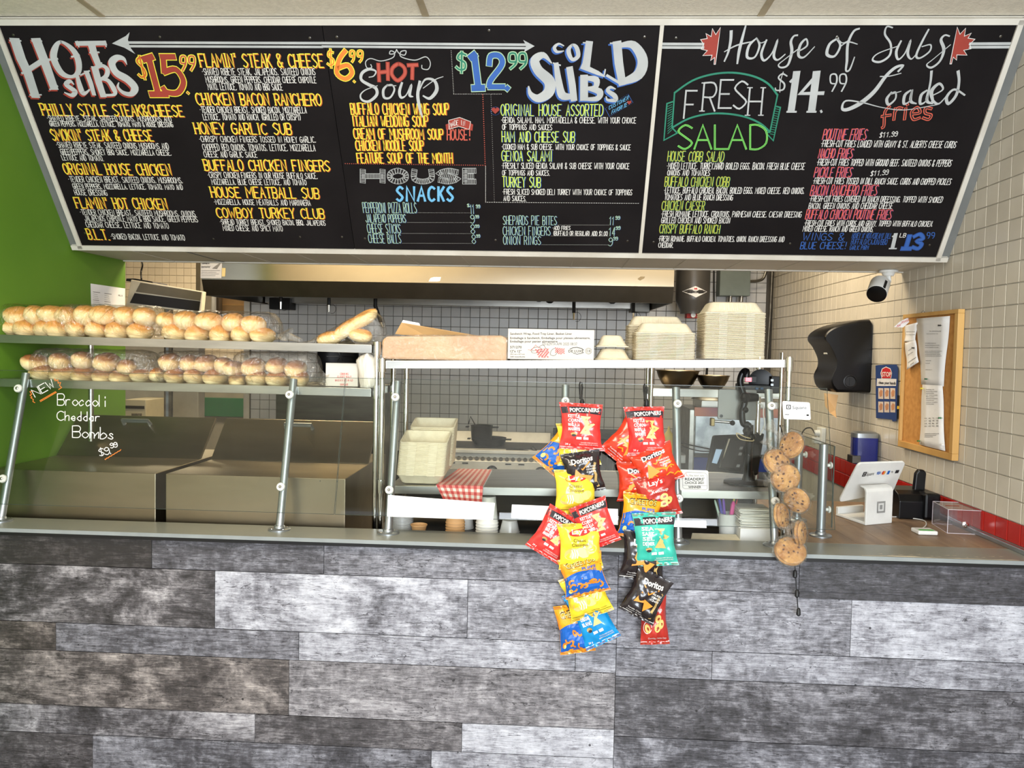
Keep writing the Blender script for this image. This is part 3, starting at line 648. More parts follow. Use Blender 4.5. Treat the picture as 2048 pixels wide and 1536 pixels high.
# FRESH on a green banner, SALAD
ban = [(208, 488), (300, 425), (400, 392), (510, 382), (620, 400), (700, 440), (750, 500)]; bot = [(195, 672), (280, 625), (380, 600), (480, 598), (580, 615), (660, 650), (710, 695)]
for L in (ban, bot): st(2, C3, 'T', L, 9, 1, True)
for L in ([(208, 488), (195, 672)], [(750, 500), (710, 695)], [(198, 535), (168, 545), (152, 738), (222, 700), (195, 672)], [(745, 560), (765, 565), (728, 740), (690, 700), (710, 695)]): st(2, C3, 'T', L, 7)
for k in range(12): st(2, C3, 'T', [(172, 560+k*13), (194, 550+k*12)], 3); st(2, C3, 'T', [(740-k*2.6, 572+k*12), (758-k*2.4, 576+k*12)], 3)
for ch, x0, y0, x1, h, w, kx in (('F', 262, 622, 320, 145, 8, 0), ('R', 358, 584, 425, 148, 8, 0), ('E', 445, 568, 512, 148, 8, 0), ('S', 522, 572, 588, 145, 8, 0), ('H', 598, 606, 668, 145, 8, 0)):
    for q in glyph(ch):
        pts = [(x0+(x1-x0)*p.x/4+p.y*1.6-6, y0-p.y/8*h) for p in q]; st(2, C3, 'W', pts, 8, 2)
        if abs(q[0].x-q[1].x) < .3 and len(q) <= 5:
            for e in (pts[0], pts[1]): st(2, C3, 'W', [(e[0]-13, e[1]), (e[0]+13, e[1])], 5, 2)
for ch, x0, x1 in (('S', 228, 300), ('A', 312, 402), ('L', 420, 492), ('A', 492, 585), ('D', 606, 690)):
    for q in glyph(ch):
        pts = [(x0+(x1-x0)*p.x/4, 784-p.y/8*126) for p in q]; st(2, C3, 'GR', pts, 9, 1); st(2, C3, 'K', pts, 2.2, 2)
cur([(800, 400, 6), (775, 388, 7), (755, 410, 7), (785, 440, 8), (780, 470, 8), (745, 475, 6), (738, 462, 5)]); cur([(780, 378, 4), (765, 430, 4), (762, 485, 4)])
for L, w in (([(850, 385), (822, 580)], 34), ([(818, 430), (855, 392)], 12), ([(800, 588), (848, 588)], 9), ([(955, 385), (930, 580)], 36), ([(952, 400), (870, 492), (990, 490)], 18), ([(905, 588), (952, 588)], 9), ([(978, 582), (982, 590)], 10)): st(2, C3, 'W', L, w)
for x in (1025, 1075): cur([(x+30, 440, 6), (x+5, 435, 6), (x+5, 395, 7), (x+32, 392, 7), (x+36, 430, 8), (x+12, 480, 7)])
cur([(1385, 375, 10), (1410, 345, 10), (1370, 355, 14), (1320, 400, 16), (1260, 480, 20), (1190, 540, 22), (1120, 575, 18), (1090, 570, 12), (1110, 530, 8), (1200, 540, 6), (1300, 565, 4), (1420, 578, 4), (1590, 550, 4)]); cur([(1290, 402, 5), (1340, 400, 5), (1400, 385, 4)])
cur([(1350, 485, 8), (1325, 520, 14), (1335, 550, 12), (1370, 520, 8), (1370, 485, 8), (1345, 495, 6), (1400, 480, 4)])
for dx in (0, 86): cur([(1450+dx, 475, 8), (1420+dx, 500, 14), (1415+dx, 545, 12), (1445+dx, 530, 6), (1460+dx, 470, 8), (1450+dx, 530, 14), (1480+dx, 545, 6)])
cur([(1560, 375, 12), (1555, 430, 10), (1540, 500, 10)]); cur([(1570, 540, 10), (1560, 480, 18), (1600, 440, 12), (1620, 470, 8), (1570, 500, 5)]); cur([(1565, 530, 14), (1600, 545, 8), (1650, 490, 4)])
cur([(1700, 375, 14), (1705, 430, 12), (1690, 500, 14), (1650, 545, 14), (1640, 510, 14), (1680, 470, 10), (1735, 500, 8)])
for L, sm in (([(1340, 560), (1315, 590), (1310, 660), (1300, 672)], True), ([(1298, 612), (1345, 605)], False), ([(1370, 570), (1362, 630)], False), ([(1366, 592), (1385, 568), (1405, 570)], True), ([(1425, 570), (1418, 628)], False), ([(1432, 548), (1434, 552)], False),
            ([(1460, 600), (1500, 592), (1485, 565), (1455, 590), (1465, 628), (1498, 620)], True), ([(1560, 572), (1530, 568), (1528, 595), (1558, 605), (1545, 628), (1515, 620)], True)): st(2, C3, 'F', L, 14, 1, sm); st(2, C3, 'K', L, 6, 2, sm)
for L, w in (([(1372, 1232), (1355, 1305)], 20), ([(1338, 1308), (1375, 1308)], 8), ([(1355, 1245), (1375, 1232)], 8)): st(2, C3, 'W', L, w)
price(2, C3, [([(1445, 1240), (1425, 1305)], False), ([(1405, 1308), (1450, 1308)], False)], 18, 'BL', 'B'); price(2, C3, [([(1468, 1245), (1500, 1232), (1515, 1255), (1485, 1268), (1508, 1285), (1490, 1308), (1460, 1300)], True)], 14, 'BL', 'B')
for x in (1538, 1562): st(2, C3, 'BL', [(x+12, 1240), (x, 1238), (x+2, 1224), (x+14, 1226), (x+12, 1244), (x+4, 1254)], 4, 2, True)
NM = {'W': 'white_lettering', 'D': 'small_white_lettering', 'Y': 'yellow_lettering', 'K': 'letter_gaps', 'R': 'red_lettering'}
for bi in range(3):
    for k, mb in INK[bi].items():
        nm = {'W': 'title_lettering', 'D': 'description_lettering', 'Y': 'heading_lettering', 'O': 'heading_shadow', 'B': 'heading_shadow', 'G': 'heading_lettering', 'S': 'snack_lettering', 'K': 'letter_outline', 'T': 'green_lettering', 'BL': 'blue_lettering', 'R': 'red_lettering', 'L': 'heading_lettering', 'F': 'fries_lettering', 'GR': 'salad_lettering'}.get(k, 'lettering')
        mb.build(nm, 'ink_'+k, boards[bi], fix=False, kind='stuff')
# ================================================================== the counter
def plank_mat():
    m = bpy.data.materials.new('weathered_plank'); m.use_nodes = True; nt = m.node_tree; N, L = nt.nodes, nt.links
    b = N['Principled BSDF']; b.inputs['Roughness'].default_value = .5
    tc = N.new('ShaderNodeTexCoord'); oi = N.new('ShaderNodeObjectInfo'); se = N.new('ShaderNodeSeparateColor')
    L.new(oi.outputs['Color'], se.inputs[0])
    mu = N.new('ShaderNodeVectorMath'); mu.operation = 'ADD'
    ms = N.new('ShaderNodeMath'); ms.operation = 'MULTIPLY'; ms.inputs[1].default_value = 91; L.new(oi.outputs['Random'], ms.inputs[0])
    cb = N.new('ShaderNodeCombineXYZ'); L.new(ms.outputs[0], cb.inputs[0]); L.new(ms.outputs[0], cb.inputs[1])
    L.new(tc.outputs['Object'], mu.inputs[0]); L.new(cb.outputs[0], mu.inputs[1])
    def nz(st, sc, det, dist=0, rough=.6):
        mp = N.new('ShaderNodeMapping'); mp.inputs['Scale'].default_value = st; L.new(mu.outputs[0], mp.inputs[0])
        n = N.new('ShaderNodeTexNoise'); n.inputs['Scale'].default_value = sc; n.inputs['Detail'].default_value = det; n.inputs['Distortion'].default_value = dist; n.inputs['Roughness'].default_value = rough
        L.new(mp.outputs[0], n.inputs['Vector']); return n.outputs['Fac']
    def ma(op, a, b_, clamp=False):
        n = N.new('ShaderNodeMath'); n.operation = op; n.use_clamp = clamp
        for i, v in enumerate((a, b_)):
            if isinstance(v, (int, float)): n.inputs[i].default_value = v
            else: L.new(v, n.inputs[i])
        return n.outputs[0]
    patch = nz((1, 1, 1.6), 3.0, 7, .6, .68); grain = nz((1.2, 1, 11), 8, 6, 1.2, .7); saw = nz((22, 1, 3), 2, 4, 1.2); fine = nz((3, 1, 26), 8, 3, 1); mott = nz((1, 1, 1), 26, 4, .3, .7)
    t = ma('MULTIPLY', ma('SUBTRACT', patch, .5), se.outputs[1]); t = ma('MULTIPLY', t, 5.5); t = ma('ADD', t, se.outputs[0])
    t = ma('ADD', t, ma('MULTIPLY', ma('SUBTRACT', grain, .5), .95)); t = ma('ADD', t, ma('MULTIPLY', ma('SUBTRACT', saw, .5), .16)); t = ma('ADD', t, ma('MULTIPLY', ma('SUBTRACT', mott, .5), .7))
    t = ma('ADD', t, ma('MULTIPLY', ma('SUBTRACT', fine, .5), .3))
    ck = nz((.7, 1, 5), 5, 4, 1.0, .55); ab = ma('ABSOLUTE', ma('SUBTRACT', ck, .5), 0); t = ma('SUBTRACT', t, ma('MULTIPLY', ma('LESS_THAN', ab, .0045), .32))
    ck2 = nz((1, 1, 9), 9, 5, 1.4, .6); t = ma('SUBTRACT', t, ma('MULTIPLY', ma('LESS_THAN', ma('ABSOLUTE', ma('SUBTRACT', ck2, .56), 0), .006), .22))
    vo = N.new('ShaderNodeTexVoronoi'); vo.inputs['Scale'].default_value = 9; L.new(mu.outputs[0], vo.inputs['Vector'])
    hole = ma('LESS_THAN', vo.outputs['Distance'], .045); t = ma('SUBTRACT', t, ma('MULTIPLY', hole, .45))
    v2 = N.new('ShaderNodeTexVoronoi'); v2.inputs['Scale'].default_value = 2.1; mp = N.new('ShaderNodeMapping'); mp.inputs['Scale'].default_value = (1, .01, 2.0); L.new(mu.outputs[0], mp.inputs[0]); L.new(mp.outputs[0], v2.inputs['Vector'])
    kn = ma('MULTIPLY', ma('SUBTRACT', .085, v2.outputs['Distance'], True), 5); t = ma('SUBTRACT', t, kn)
    cr = N.new('ShaderNodeValToRGB'); e = cr.color_ramp.elements
    e[0].position = 0; e[0].color = lin((38, 37, 40)); e[1].position = 1; e[1].color = lin((206, 208, 216))
    for p, c in ((.28, (78, 77, 83)), (.5, (126, 126, 134)), (.72, (172, 173, 182))):
        x = e.new(p); x.color = lin(c)
    L.new(t, cr.inputs[0])
    mx = N.new('ShaderNodeMix'); mx.data_type = 'RGBA'; mx.blend_type = 'MULTIPLY'; L.new(se.outputs[2], mx.inputs[0]); L.new(cr.outputs[0], mx.inputs[6]); mx.inputs[7].default_value = lin((250, 228, 196))
    L.new(mx.outputs[2], b.inputs['Base Color'])
    bp = N.new('ShaderNodeBump'); bp.inputs['Strength'].default_value = .35; bp.inputs['Distance'].default_value = .004; L.new(t, bp.inputs['Height']); L.new(bp.outputs[0], b.inputs['Normal'])
    MATS['plank'] = m
plank_mat()
counter = thing('service_counter', 'long counter fronted with grey weathered planks under a grey painted sill', 'counter', (-.3, 3.08, ZF))
MB().box((XL+.005, 3.095, ZF), (XR-.004, 3.22, .905)).build('panel', 'rubber_black', counter)
sill = MB().box((XL+.003, 3.05, .909), (XR-.002, 3.243, .925)).build('sill', 'sill', counter, bevel=.002, label='grey painted sill board with chipped front edge')
MB().box((XL+.003, 3.0475, .9095), (XR-.002, 3.0502, .9245)).build('sill_edge', 'sill_edge', counter)
mb = MB(); random.seed(3)   # chipped paint on the edge near the till
top = [(1.22+i*.016, 3.052+.004+.012*abs(noise.noise(Vector((i*.9, 3, 1))))+(.012 if 6 < i < 14 else 0)) for i in range(38)]
for i in range(37):
    mb.add([(top[i][0], 3.0505, .9256), (top[i+1][0], 3.0505, .9256), (top[i+1][0], top[i+1][1], .9256), (top[i][0], top[i][1], .9256)], [(0, 1, 2, 3)])
for i in range(14):
    x = 1.3+i*.035+random.uniform(-.01, .01); y = 3.075+random.uniform(0, .03)
    mb.add([(x, y, .9256), (x+random.uniform(.006, .03), y-.003, .9256), (x+random.uniform(.01, .03), y+.004, .9256)], [(0, 1, 2)])
mb.build('chipped_paint', 'cream_paint', counter, kind='stuff', label='patch of chipped paint on the sill edge')
Z0 = [(.903, .770), (.770, .530), (.530, .412), (.412, .181), (.181, .062), (.062, ZF)]
ZR = [(.903, .760), (.760, .515), (.515, .400), (.400, .155), (.155, ZF)]
PLK = []
def prow(z, cuts, vals):
    for (a, b), v in zip(zip(cuts[:-1], cuts[1:]), vals): PLK.append((a, b, z[1], z[0], v))
XM = .286
prow(Z0[0], (XL, -1.614, -.9, XM), ((.04, .14, .5), (.22, .2, 0), (.44, .16, 0)))
prow(Z0[1], (XL, -1.35, -.313, XM), ((.34, .46, .3), (.58, .36, 0), (.56, .16, 0)))
prow(Z0[2], (XL, -2.021, -1.0, .124, XM), ((.36, .42, .7), (.40, .13, 0), (.62, .15, 0), (.55, .10, 0)))
prow(Z0[3], (XL, -1.04, XM), ((.36, .34, .6), (.50, .16, .25)))
prow(Z0[4], (XL, -1.18, -.327, XM), ((.44, .36, .2), (.34, .20, .3), (.72, .12, 0)))
prow(Z0[5], (XL, -1.865, -.45, XM), ((.26, .2, .3), (.40, .26, 0), (.62, .16, 0)))
prow(ZR[0], (XM, .993, XR), ((.42, .16, 0), (.16, .08, 0)))
prow(ZR[1], (XM, 1.2, XR), ((.50, .14, 0), (.70, .24, 0)))
prow(ZR[2], (XM, .665, XR), ((.50, .14, 0), (.54, .13, 0)))
prow(ZR[3], (XM, XR), ((.30, .26, .1),)); prow(ZR[4], (XM, XR), ((.36, .34, 0),))
random.seed(11)
for a, b, z0, z1, v in PLK:
    y = 3.080-random.uniform(0, .0015)
    o = MB().box((a+.0008, y, z0+.0014), (b-.0008, 3.097, z1-.0014)).build('plank', 'plank', counter, bevel=.0012); o.color = (v[0], v[1], v[2], 1)
o = MB().box((.996, 3.075, .742), (XR-.001, 3.081, .768)).build('plank', 'plank', counter); o.color = (.14, .04, 0, 1)
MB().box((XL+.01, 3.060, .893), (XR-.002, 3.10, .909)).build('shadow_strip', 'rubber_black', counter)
# wood-look top by the till
mat('till_wood', (150, 124, 98), .45, c2=(118, 96, 78), scale=4, stretch=(5, .7, 1), bump=.06, fac=(.3, .7))
MB().box((1.02, 3.245, .89), (XR-.002, 4.2, .918)).build('counter_deck', 'cardboard', counter)
xs = [1.03+.124*k for k in range(8)]
for k in range(7):
    for y0, y1 in (((3.246, 3.9), (3.902, 4.2)) if k % 2 else ((3.246, 3.6), (3.602, 4.2))):
        MB().box((xs[k]+.0006, y0, .918), (min(XR-.012, xs[k+1])-.0006, y1, .925)).build('board', 'till_wood', counter)
MB().box((XR-.022, 3.05, .925), (XR-.001, 3.9, .945)).build('back_moulding', 'tube_grey', counter, bevel=.003)
# ================================================================== sneeze guard
BY, TY, TZ = 3.17, 3.335, 1.548
def gpt(x, z, off=0):    # on the slanted line of the guard
    t = (z-.925)/(TZ-.925); return Vector((x, BY+(TY-BY)*t, z))+Vector((0, -.966, .256))*off
def make_post(x, n_knob=((1.475, 1), (1.095, 1))):
    t = thing('guard_post', 'x', 'post', (x, BY, .925), 'posts of the sneeze guard')
    MB().lathe([(.046, 0), (.046, .005), (.043, .008), (.022, .010), (.021, .018), (.019, .02)], (x, BY, .925), 28).build('base_flange', 'tube_grey', t, smooth=True)
    for k in range(4):
        a = PI/4+k*PI/2; MB().lathe([(.005, 0), (.0045, .002), (.002, .003)], (x+.034*math.cos(a), BY+.034*math.sin(a), .932), 8).build('screw', 'chrome', t, smooth=True)
    MB().tube([gpt(x, .93), gpt(x, TZ)], .0165, 20).build('tube', 'tube_grey', t, smooth=True)
    for z, _ in n_knob:
        p = gpt(x, z, 0); ax = Vector((0, -.966, .256))
        k = MB().lathe([(.008, .012), (.008, .030), (.018, .030), (.018, .036), (.015, .040)], p, 20, axis=ax).build('clamp', 'clip_white', t, smooth=True)
        MB().lathe([(.0065, .040), (.0065, .044), (.004, .046)], p, 6, axis=ax).build('bolt', 'steel', k, smooth=True)
    return t
PXS = [(-2.319, 'far left'), (-1.116, ''), (-.658, ''), (.065, ''), (.533, ''), (.92, '')]
PL = ['sneeze guard post nearest the green wall, left of the Broccoli lettering', 'sneeze guard post in front of the steel prep lids, second from the green wall', 'sneeze guard post beside the chrome rack poles and stacked trays', 'sneeze guard post behind the left string of chip bags', 'sneeze guard post beside the award sticker', 'sneeze guard post behind the string of wrapped cookies']
post0 = None
for (x, _), l in zip(PXS, PL):
    if post0 is None: post0 = make_post(x); post0['label'] = l
    else: copy_tree(post0, loc=(x, BY, .925), label=l)
def pane(name, label, x0, x1, z0=.992, z1=TZ+.003, off=.034):
    t = thing(name, label, 'glass panel', gpt((x0+x1)/2, z0, off), 'slanted panes of the sneeze guard'); mb = MB()
    n = Vector((0, -.966, .256))*.003
    p = [gpt(x0, z0, off)+n, gpt(x1, z0, off)+n, gpt(x1, z0, off)-n, gpt(x0, z0, off)-n, gpt(x0, z1, off)+n, gpt(x1, z1, off)+n, gpt(x1, z1, off)-n, gpt(x0, z1, off)-n]
    mb.add([p[0], p[1], p[5], p[4]], [(0, 1, 2, 3)]).build('pane', 'guard_glass', t, fix=False)
    e = MB(); r = .0012
    for a, b in ((4, 5), (0, 1)): e.tube([p[a], p[b]], r, 4)
    e.tube([p[1], p[5]], r, 4); e.tube([p[0], p[4]], r, 4)
    e.build('pane_edge', 'glass_edge', t, kind='stuff'); return t
mat('glass_edge', (58, 66, 60), .2)
xj1, xj2 = PY(678, 900, 3.21).x, PY(1246, 900, 3.21).x
g1 = pane('glass_pane', 'slanted glass pane with hand-lettered Broccoli Cheddar Bombs offer', XL+.01, xj1-.002)
g2 = pane('glass_pane', 'slanted glass pane in front of the stacked trays and griddle', xj1+.002, xj2-.002)
g3 = pane('glass_pane', 'slanted glass pane with award and card stickers by the cookies', xj2+.002, 1.15)
gm = lambda x, y: None
def on_glass(px, py, off=.038):
    n = Vector((0, -.966, .256)); o = gpt(0, 1.2, off); d = ray(px, py); return EV+d*((o-EV).dot(n)/d.dot(n))
gmap = lambda x, y, l=0: on_glass(x, y, .0375+.0003*l)
CB = crop(0, 740, 4.267); inkw, inko = MB(), MB()
def gs(mb, pts, w, sm=True):
    if sm and len(pts) > 2: pts = [(p.x, p.y) for p in catmull([Vector(p) for p in pts], 5)]
    ribbon(mb, [CB(*p) for p in pts], w, gmap, 1)
LC = {'r': '~0004 ~0236 45', 'o': 0}
def hand(mb, word, x0, y0, dx, h, slope=0, w=1.7, ang=0):
    G = {'B': ['0008', '~0838463404', '~0434423000'], 'r': ['0004', '~03142434'], 'o': ['~24130204122031 3424'.replace(' ', '')], 'c': ['~3424120220 30'.replace(' ', '')], 'l': ['0008'], 'i': ['0004', '0606'], 'C': ['~472806022041'], 'h': ['0008', '~02143432 30'.replace(' ', '')], 'e': ['~023233241202203 0'.replace(' ', '')],
         'd': ['3830', '~34130220 31'.replace(' ', '')], 'a': ['3430', '~3424020220 31'.replace(' ', '')], 'm': ['0004', '~03142220', '~22344240'], 'b': ['0008', '~0324443110 01'.replace(' ', '')], 's': ['~3424130 32201'.replace(' ', '')], 'N': ['00084048'], 'E': ['48080040', '0434'], 'W': ['0810253048'],
         '$': ['~47280624422001', '2929', '292-'], '9': GL['9'].split(), '.': ['0001']}
    G['o'] = ['~2403122011311324'.replace('2403122011311324', '240220324324'[:0]+'2402204224')]; G['c'] = ['~3324020030'.replace('3324020030', '332402103 1'.replace(' ', ''))]; G['e'] = ['~02423324020 030'.replace('02423324020 030', '0232240220 31'.replace(' ', ''))]
    G['s'] = ['~3324133120 01'.replace(' ', '')]; G['h'] = ['0008', '~0214343230'[:1]+'02143430']; G['d'] = ['3830', '~3324022031']; G['a'] = ['3430', '~3324022031']; G['b'] = ['0008', '~0224422000']; G['m'] = ['0004', '~03142320', '~23344340'.replace('23344340', '21334440')]; G['$'] = ['~47280624422001', '2920']; G['r'] = ['0004', '~021434']; G['i'] = ['0004', '0607']
    x = x0; ca, sa = math.cos(ang), math.sin(ang)
    for ch in word:
        wd = {'l': .9, 'i': .9, 'm': 1.35, '.': .6}.get(ch, 1.0 if ch.islower() else 1.25)
        for q in G[ch]:
            sm = q[0] == '~'; q = q.strip('~'); pts = []
            for i in range(0, len(q)-1, 2):
                gx, gy = int(q[i]), int(q[i+1]); lx, ly = gx/4*dx*.84*wd, gy/8*h
                pts.append((x+lx*ca+ly*sa, y0+slope*(x-x0)+lx*sa-ly*ca))
            gs(mb, pts, w, sm)
        x += dx*wd*ca; y0 += dx*wd*sa
hand(inkw, 'Broccoli', 490, 300, 57, 96, .03); hand(inkw, 'Cheddar', 490, 430, 52, 78, .02); hand(inkw, 'Bombs', 618, 575, 66, 98, .05)
hand(inkw, 'NEW', 300, 232, 54, 70, 0, 1.7, -.5); hand(inkw, '$9.', 852, 735, 38, 62, 0, 1.5, -.2); hand(inkw, '99', 945, 668, 26, 42, 0, 1.5, -.2)
for L in ([(285, 180), (255, 185), (272, 208), (256, 214), (275, 232), (262, 236), (285, 252), (280, 268), (298, 280)], [(470, 95), (462, 72), (482, 92), (494, 84), (496, 112), (518, 106), (508, 132), (526, 150), (500, 166)], [(340, 262), (475, 184)], [(345, 270), (482, 190)],
          [(895, 760)]+[(900+k*12, 764-k*7.2-(6 if k % 2 else 0)) for k in range(12)]): gs(inko, L, 1.3, False)
inkw.build('white_lettering', 'ink_D', g1, fix=False, kind='stuff'); inko.build('orange_lettering', 'ink_OR', g1, fix=False, kind='stuff')
mat('bright_white', (250, 250, 250), .4, spec=.6)
for lab, q in (('long white blank strip along the foot of the middle pane', [(776, 990), (990, 1006), (986, 1040), (774, 1033)]), ('white blank strip on the pane left of the left chip string', [(1024, 1009), (1236, 1018), (1236, 1050), (1022, 1036)])):  # plain opaque bright white strips laid on the front of the panes
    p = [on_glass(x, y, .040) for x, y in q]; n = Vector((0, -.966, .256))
    MB().prism(p, n*-.0008, n*.0008).build('white_strip', 'bright_white', base=sum(p, Vector())/4, label=lab, cat='sign')
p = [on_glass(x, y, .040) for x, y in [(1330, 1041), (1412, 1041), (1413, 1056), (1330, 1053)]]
MB().prism(p, n*-.0008, n*.0008).build('white_strip', 'bright_white', base=sum(p, Vector())/4, label='short white strip on the pane below the award sticker', cat='sign')
# the side return: low posts and panes parallel to the side wall
def low_post(y, z1, lab, xx=1.17):
    t = thing('guard_post', lab, 'post', (xx, y, .925), 'posts of the sneeze guard')
    MB().lathe([(.046, 0), (.046, .005), (.043, .008), (.022, .010), (.021, .018), (.019, .02)], (xx, y, .925), 28).build('base_flange', 'tube_grey', t, smooth=True)
    MB().tube([(xx, y, .93), (xx, y, z1)], .0185, 20).build('tube', 'tube_grey', t, smooth=True)
    for z in (z1-.09, 1.04):
        MB().lathe([(.007, .015), (.007, .028), (.015, .028), (.015, .034), (.012, .037)], (xx, y, z), 16, axis=(1, 0, 0)).build('clamp', 'clip_white', t, smooth=True)
low_post(3.37, 1.32, 'short upright post at the near end of the low side pane'); low_post(3.68, 1.325, 'short upright post behind the nearer one at the low side pane', 1.165)
t = thing('glass_pane', 'low upright side pane with dark edge beside the card terminal', 'glass panel', (1.21, 3.7, .96))
MB().add([(1.211, 3.36, .965), (1.211, 4.05, .965), (1.211, 4.05, 1.312), (1.211, 3.36, 1.312)], [(3, 2, 1, 0)]).build('pane', 'guard_glass', t, fix=False); MB().box((1.2085, 3.357, .965), (1.2135, 3.360, 1.312)).build('pane_edge', 'glass_edge', t)
MB().box((1.2085, 3.36, 1.312), (1.2135, 4.05, 1.3145)).build('pane_edge', 'glass_edge', t)
# ================================================================== racks
def rack_shelf(t, x0, x1, z0, z1, y0, y1, lip=.036, name='shelf'):
    mb = MB(); th = .003
    mb.hexa([(x0, y0, z0-th), (x1, y0, z1-th), (x1, y1, z1-th), (x0, y1, z0-th), (x0, y0, z0), (x1, y0, z1), (x1, y1, z1), (x0, y1, z0)])
    for ya, yb in ((y0-.002, y0+.010), (y1-.010, y1+.002)):
        mb.hexa([(x0, ya, z0-lip), (x1, ya, z1-lip), (x1, yb, z1-lip), (x0, yb, z0-lip), (x0, ya, z0+.0005), (x1, ya, z1+.0005), (x1, yb, z1+.0005), (x0, yb, z0+.0005)])
    for xa, xb, z in ((x0, x0+.01, z0), (x1-.01, x1, z1)): mb.box((xa, y0+.01, z-lip), (xb, y1-.01, z-th))
    return mb.build(name, 'steel', t, bevel=.0012)
def rack_pole(t, x, y, z0, z1, collars=()):
    o = MB().tube([(x, y, z0), (x, y, z1)], .0125, 16).build('pole', 'chrome', t, smooth=True)
    for z in collars: MB().lathe([(.0165, -.028), (.0175, .0), (.0165, .028)], (x, y, z), 16).build('collar', 'chrome', o, smooth=True)
ra = thing('bread_rack', 'two-tier steel rack holding bagged bread above the prep lids', 'rack', (-1.6, 3.5, .88))
Z1 = lambda x: 1.717-.013*(x+2.44)/1.68; Z2 = lambda x: 1.522-.007*(x+2.44)/1.68
rack_shelf(ra, XL+.004, -.775, Z1(XL), Z1(-.775), 3.335, 3.74); rack_shelf(ra, XL+.004, -.775, Z2(XL), Z2(-.775), 3.335, 3.74)
for x, y in ((-.757, 3.36), (-.757, 3.72), (-2.275, 3.75)): rack_pole(ra, x, y, .88 if x > -2 else 1.2, 1.712, (1.69, 1.50) if x > -2 else ())
rb = thing('service_rack', 'wide steel rack with cartons on top and tray shelf below', 'rack', (.15, 3.5, .88))
ZM = lambda x: 1.636+.041*(x+.73)/1.72; ZL = lambda x: 1.093+.023*(x+.69)/1.65
rack_shelf(rb, -.712, .985, ZM(-.712), ZM(.985), 3.338, 3.74, .034); rack_shelf(rb, -.69, .97, ZL(-.69), ZL(.97), 3.338, 3.86, .034)
for x, y in ((-.727, 3.335), (-.70, 3.76), (1.003, 3.335), (.985, 3.74)): rack_pole(rb, x, y, .88, ZM(x)+.012, (ZM(x)-.02, 1.09) if y < 3.5 else (ZM(x)-.02,))
# work table behind the sill
t = thing('work_table', 'steel work table behind the sill under the rack', 'table', (.1, 3.6, ZF))
MB().box((-.76, 3.262, .862), (1.015, 3.95, .88)).build('top', 'steel_dark', t, bevel=.002); MB().box((-.76, 3.90, .88), (1.015, 3.93, 1.0)).build('backsplash', 'iron', t)
for x, y in ((-.73, 3.29), (.98, 3.29), (-.73, 3.92), (.98, 3.92)): MB().tube([(x, y, ZF), (x, y, .862)], .02, 10).build('leg', 'steel', t, smooth=True)
# ================================================================== prep unit
def prep(x0, x1, lab, hx):
    t = thing('prep_unit', lab, 'prep counter', ((x0+x1)/2, 3.6, ZF), 'refrigerated prep units behind the guard')
    P = [(3.285, ZF), (3.285, 1.127), (4.1, 1.127), (4.1, ZF)]
    MB().prism([(x0, y, z) for y, z in P], (0, 0, 0), (x1-x0, 0, 0)).build('body', 'steel_prep', t, bevel=.003)
    MB().prism([(x0+.004, y, z) for y, z in ((3.722, 1.1285), (3.905, 1.318), (3.918, 1.306), (3.742, 1.1285))], (0, 0, 0), (x1-x0-.008, 0, 0)).build('lid', 'steel_prep', t, bevel=.003)
    h = MB(); n = Vector((0, -.72, .69)); 
    a, b = Vector((hx, 3.866, 1.278))+n*.028, Vector((hx+.135, 3.866, 1.278))+n*.028
    h.tube([a-n*.03, a, b, b-n*.03], .011, 8); h.build('handle', 'tube_grey', t, smooth=True)
    return t
prep(XL+.01, -1.705, 'steel prep unit with sloped lid against the green wall', -2.17)
prep(-1.66, -.87, 'steel prep unit with sloped lid behind the second guard post', -1.33)
for x in (-.98, -.905): MB().lathe([(.003, 0), (.002, .002)], (x, 3.2845, 1.115), 6, axis=(0, -1, 0)).build('rivet', 'steel_dark', bpy.data.objects['prep_unit.001'])
# ================================================================== bread
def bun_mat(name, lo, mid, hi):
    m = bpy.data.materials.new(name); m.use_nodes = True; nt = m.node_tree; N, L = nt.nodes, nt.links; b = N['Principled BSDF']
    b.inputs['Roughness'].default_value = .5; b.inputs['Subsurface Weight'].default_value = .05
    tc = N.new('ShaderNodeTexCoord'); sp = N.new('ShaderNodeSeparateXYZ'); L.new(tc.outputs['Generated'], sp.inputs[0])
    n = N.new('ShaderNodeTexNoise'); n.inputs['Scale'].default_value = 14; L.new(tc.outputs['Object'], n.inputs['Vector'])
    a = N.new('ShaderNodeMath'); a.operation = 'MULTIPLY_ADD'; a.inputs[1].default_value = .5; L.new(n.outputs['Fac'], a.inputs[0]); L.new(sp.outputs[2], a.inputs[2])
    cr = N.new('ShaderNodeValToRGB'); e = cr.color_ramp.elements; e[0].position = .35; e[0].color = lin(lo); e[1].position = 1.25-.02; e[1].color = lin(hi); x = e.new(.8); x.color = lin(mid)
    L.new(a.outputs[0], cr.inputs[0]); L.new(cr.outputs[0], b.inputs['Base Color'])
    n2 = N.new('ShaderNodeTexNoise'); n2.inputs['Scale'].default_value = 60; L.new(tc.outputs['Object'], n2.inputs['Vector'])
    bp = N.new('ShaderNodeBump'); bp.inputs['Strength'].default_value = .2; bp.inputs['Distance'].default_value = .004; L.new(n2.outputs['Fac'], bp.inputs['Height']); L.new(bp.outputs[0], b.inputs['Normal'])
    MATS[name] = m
bun_mat('bun', (248, 230, 182), (244, 212, 150), (220, 158, 82)); bun_mat('bun_dark', (252, 236, 192), (240, 206, 146), (160, 104, 60))
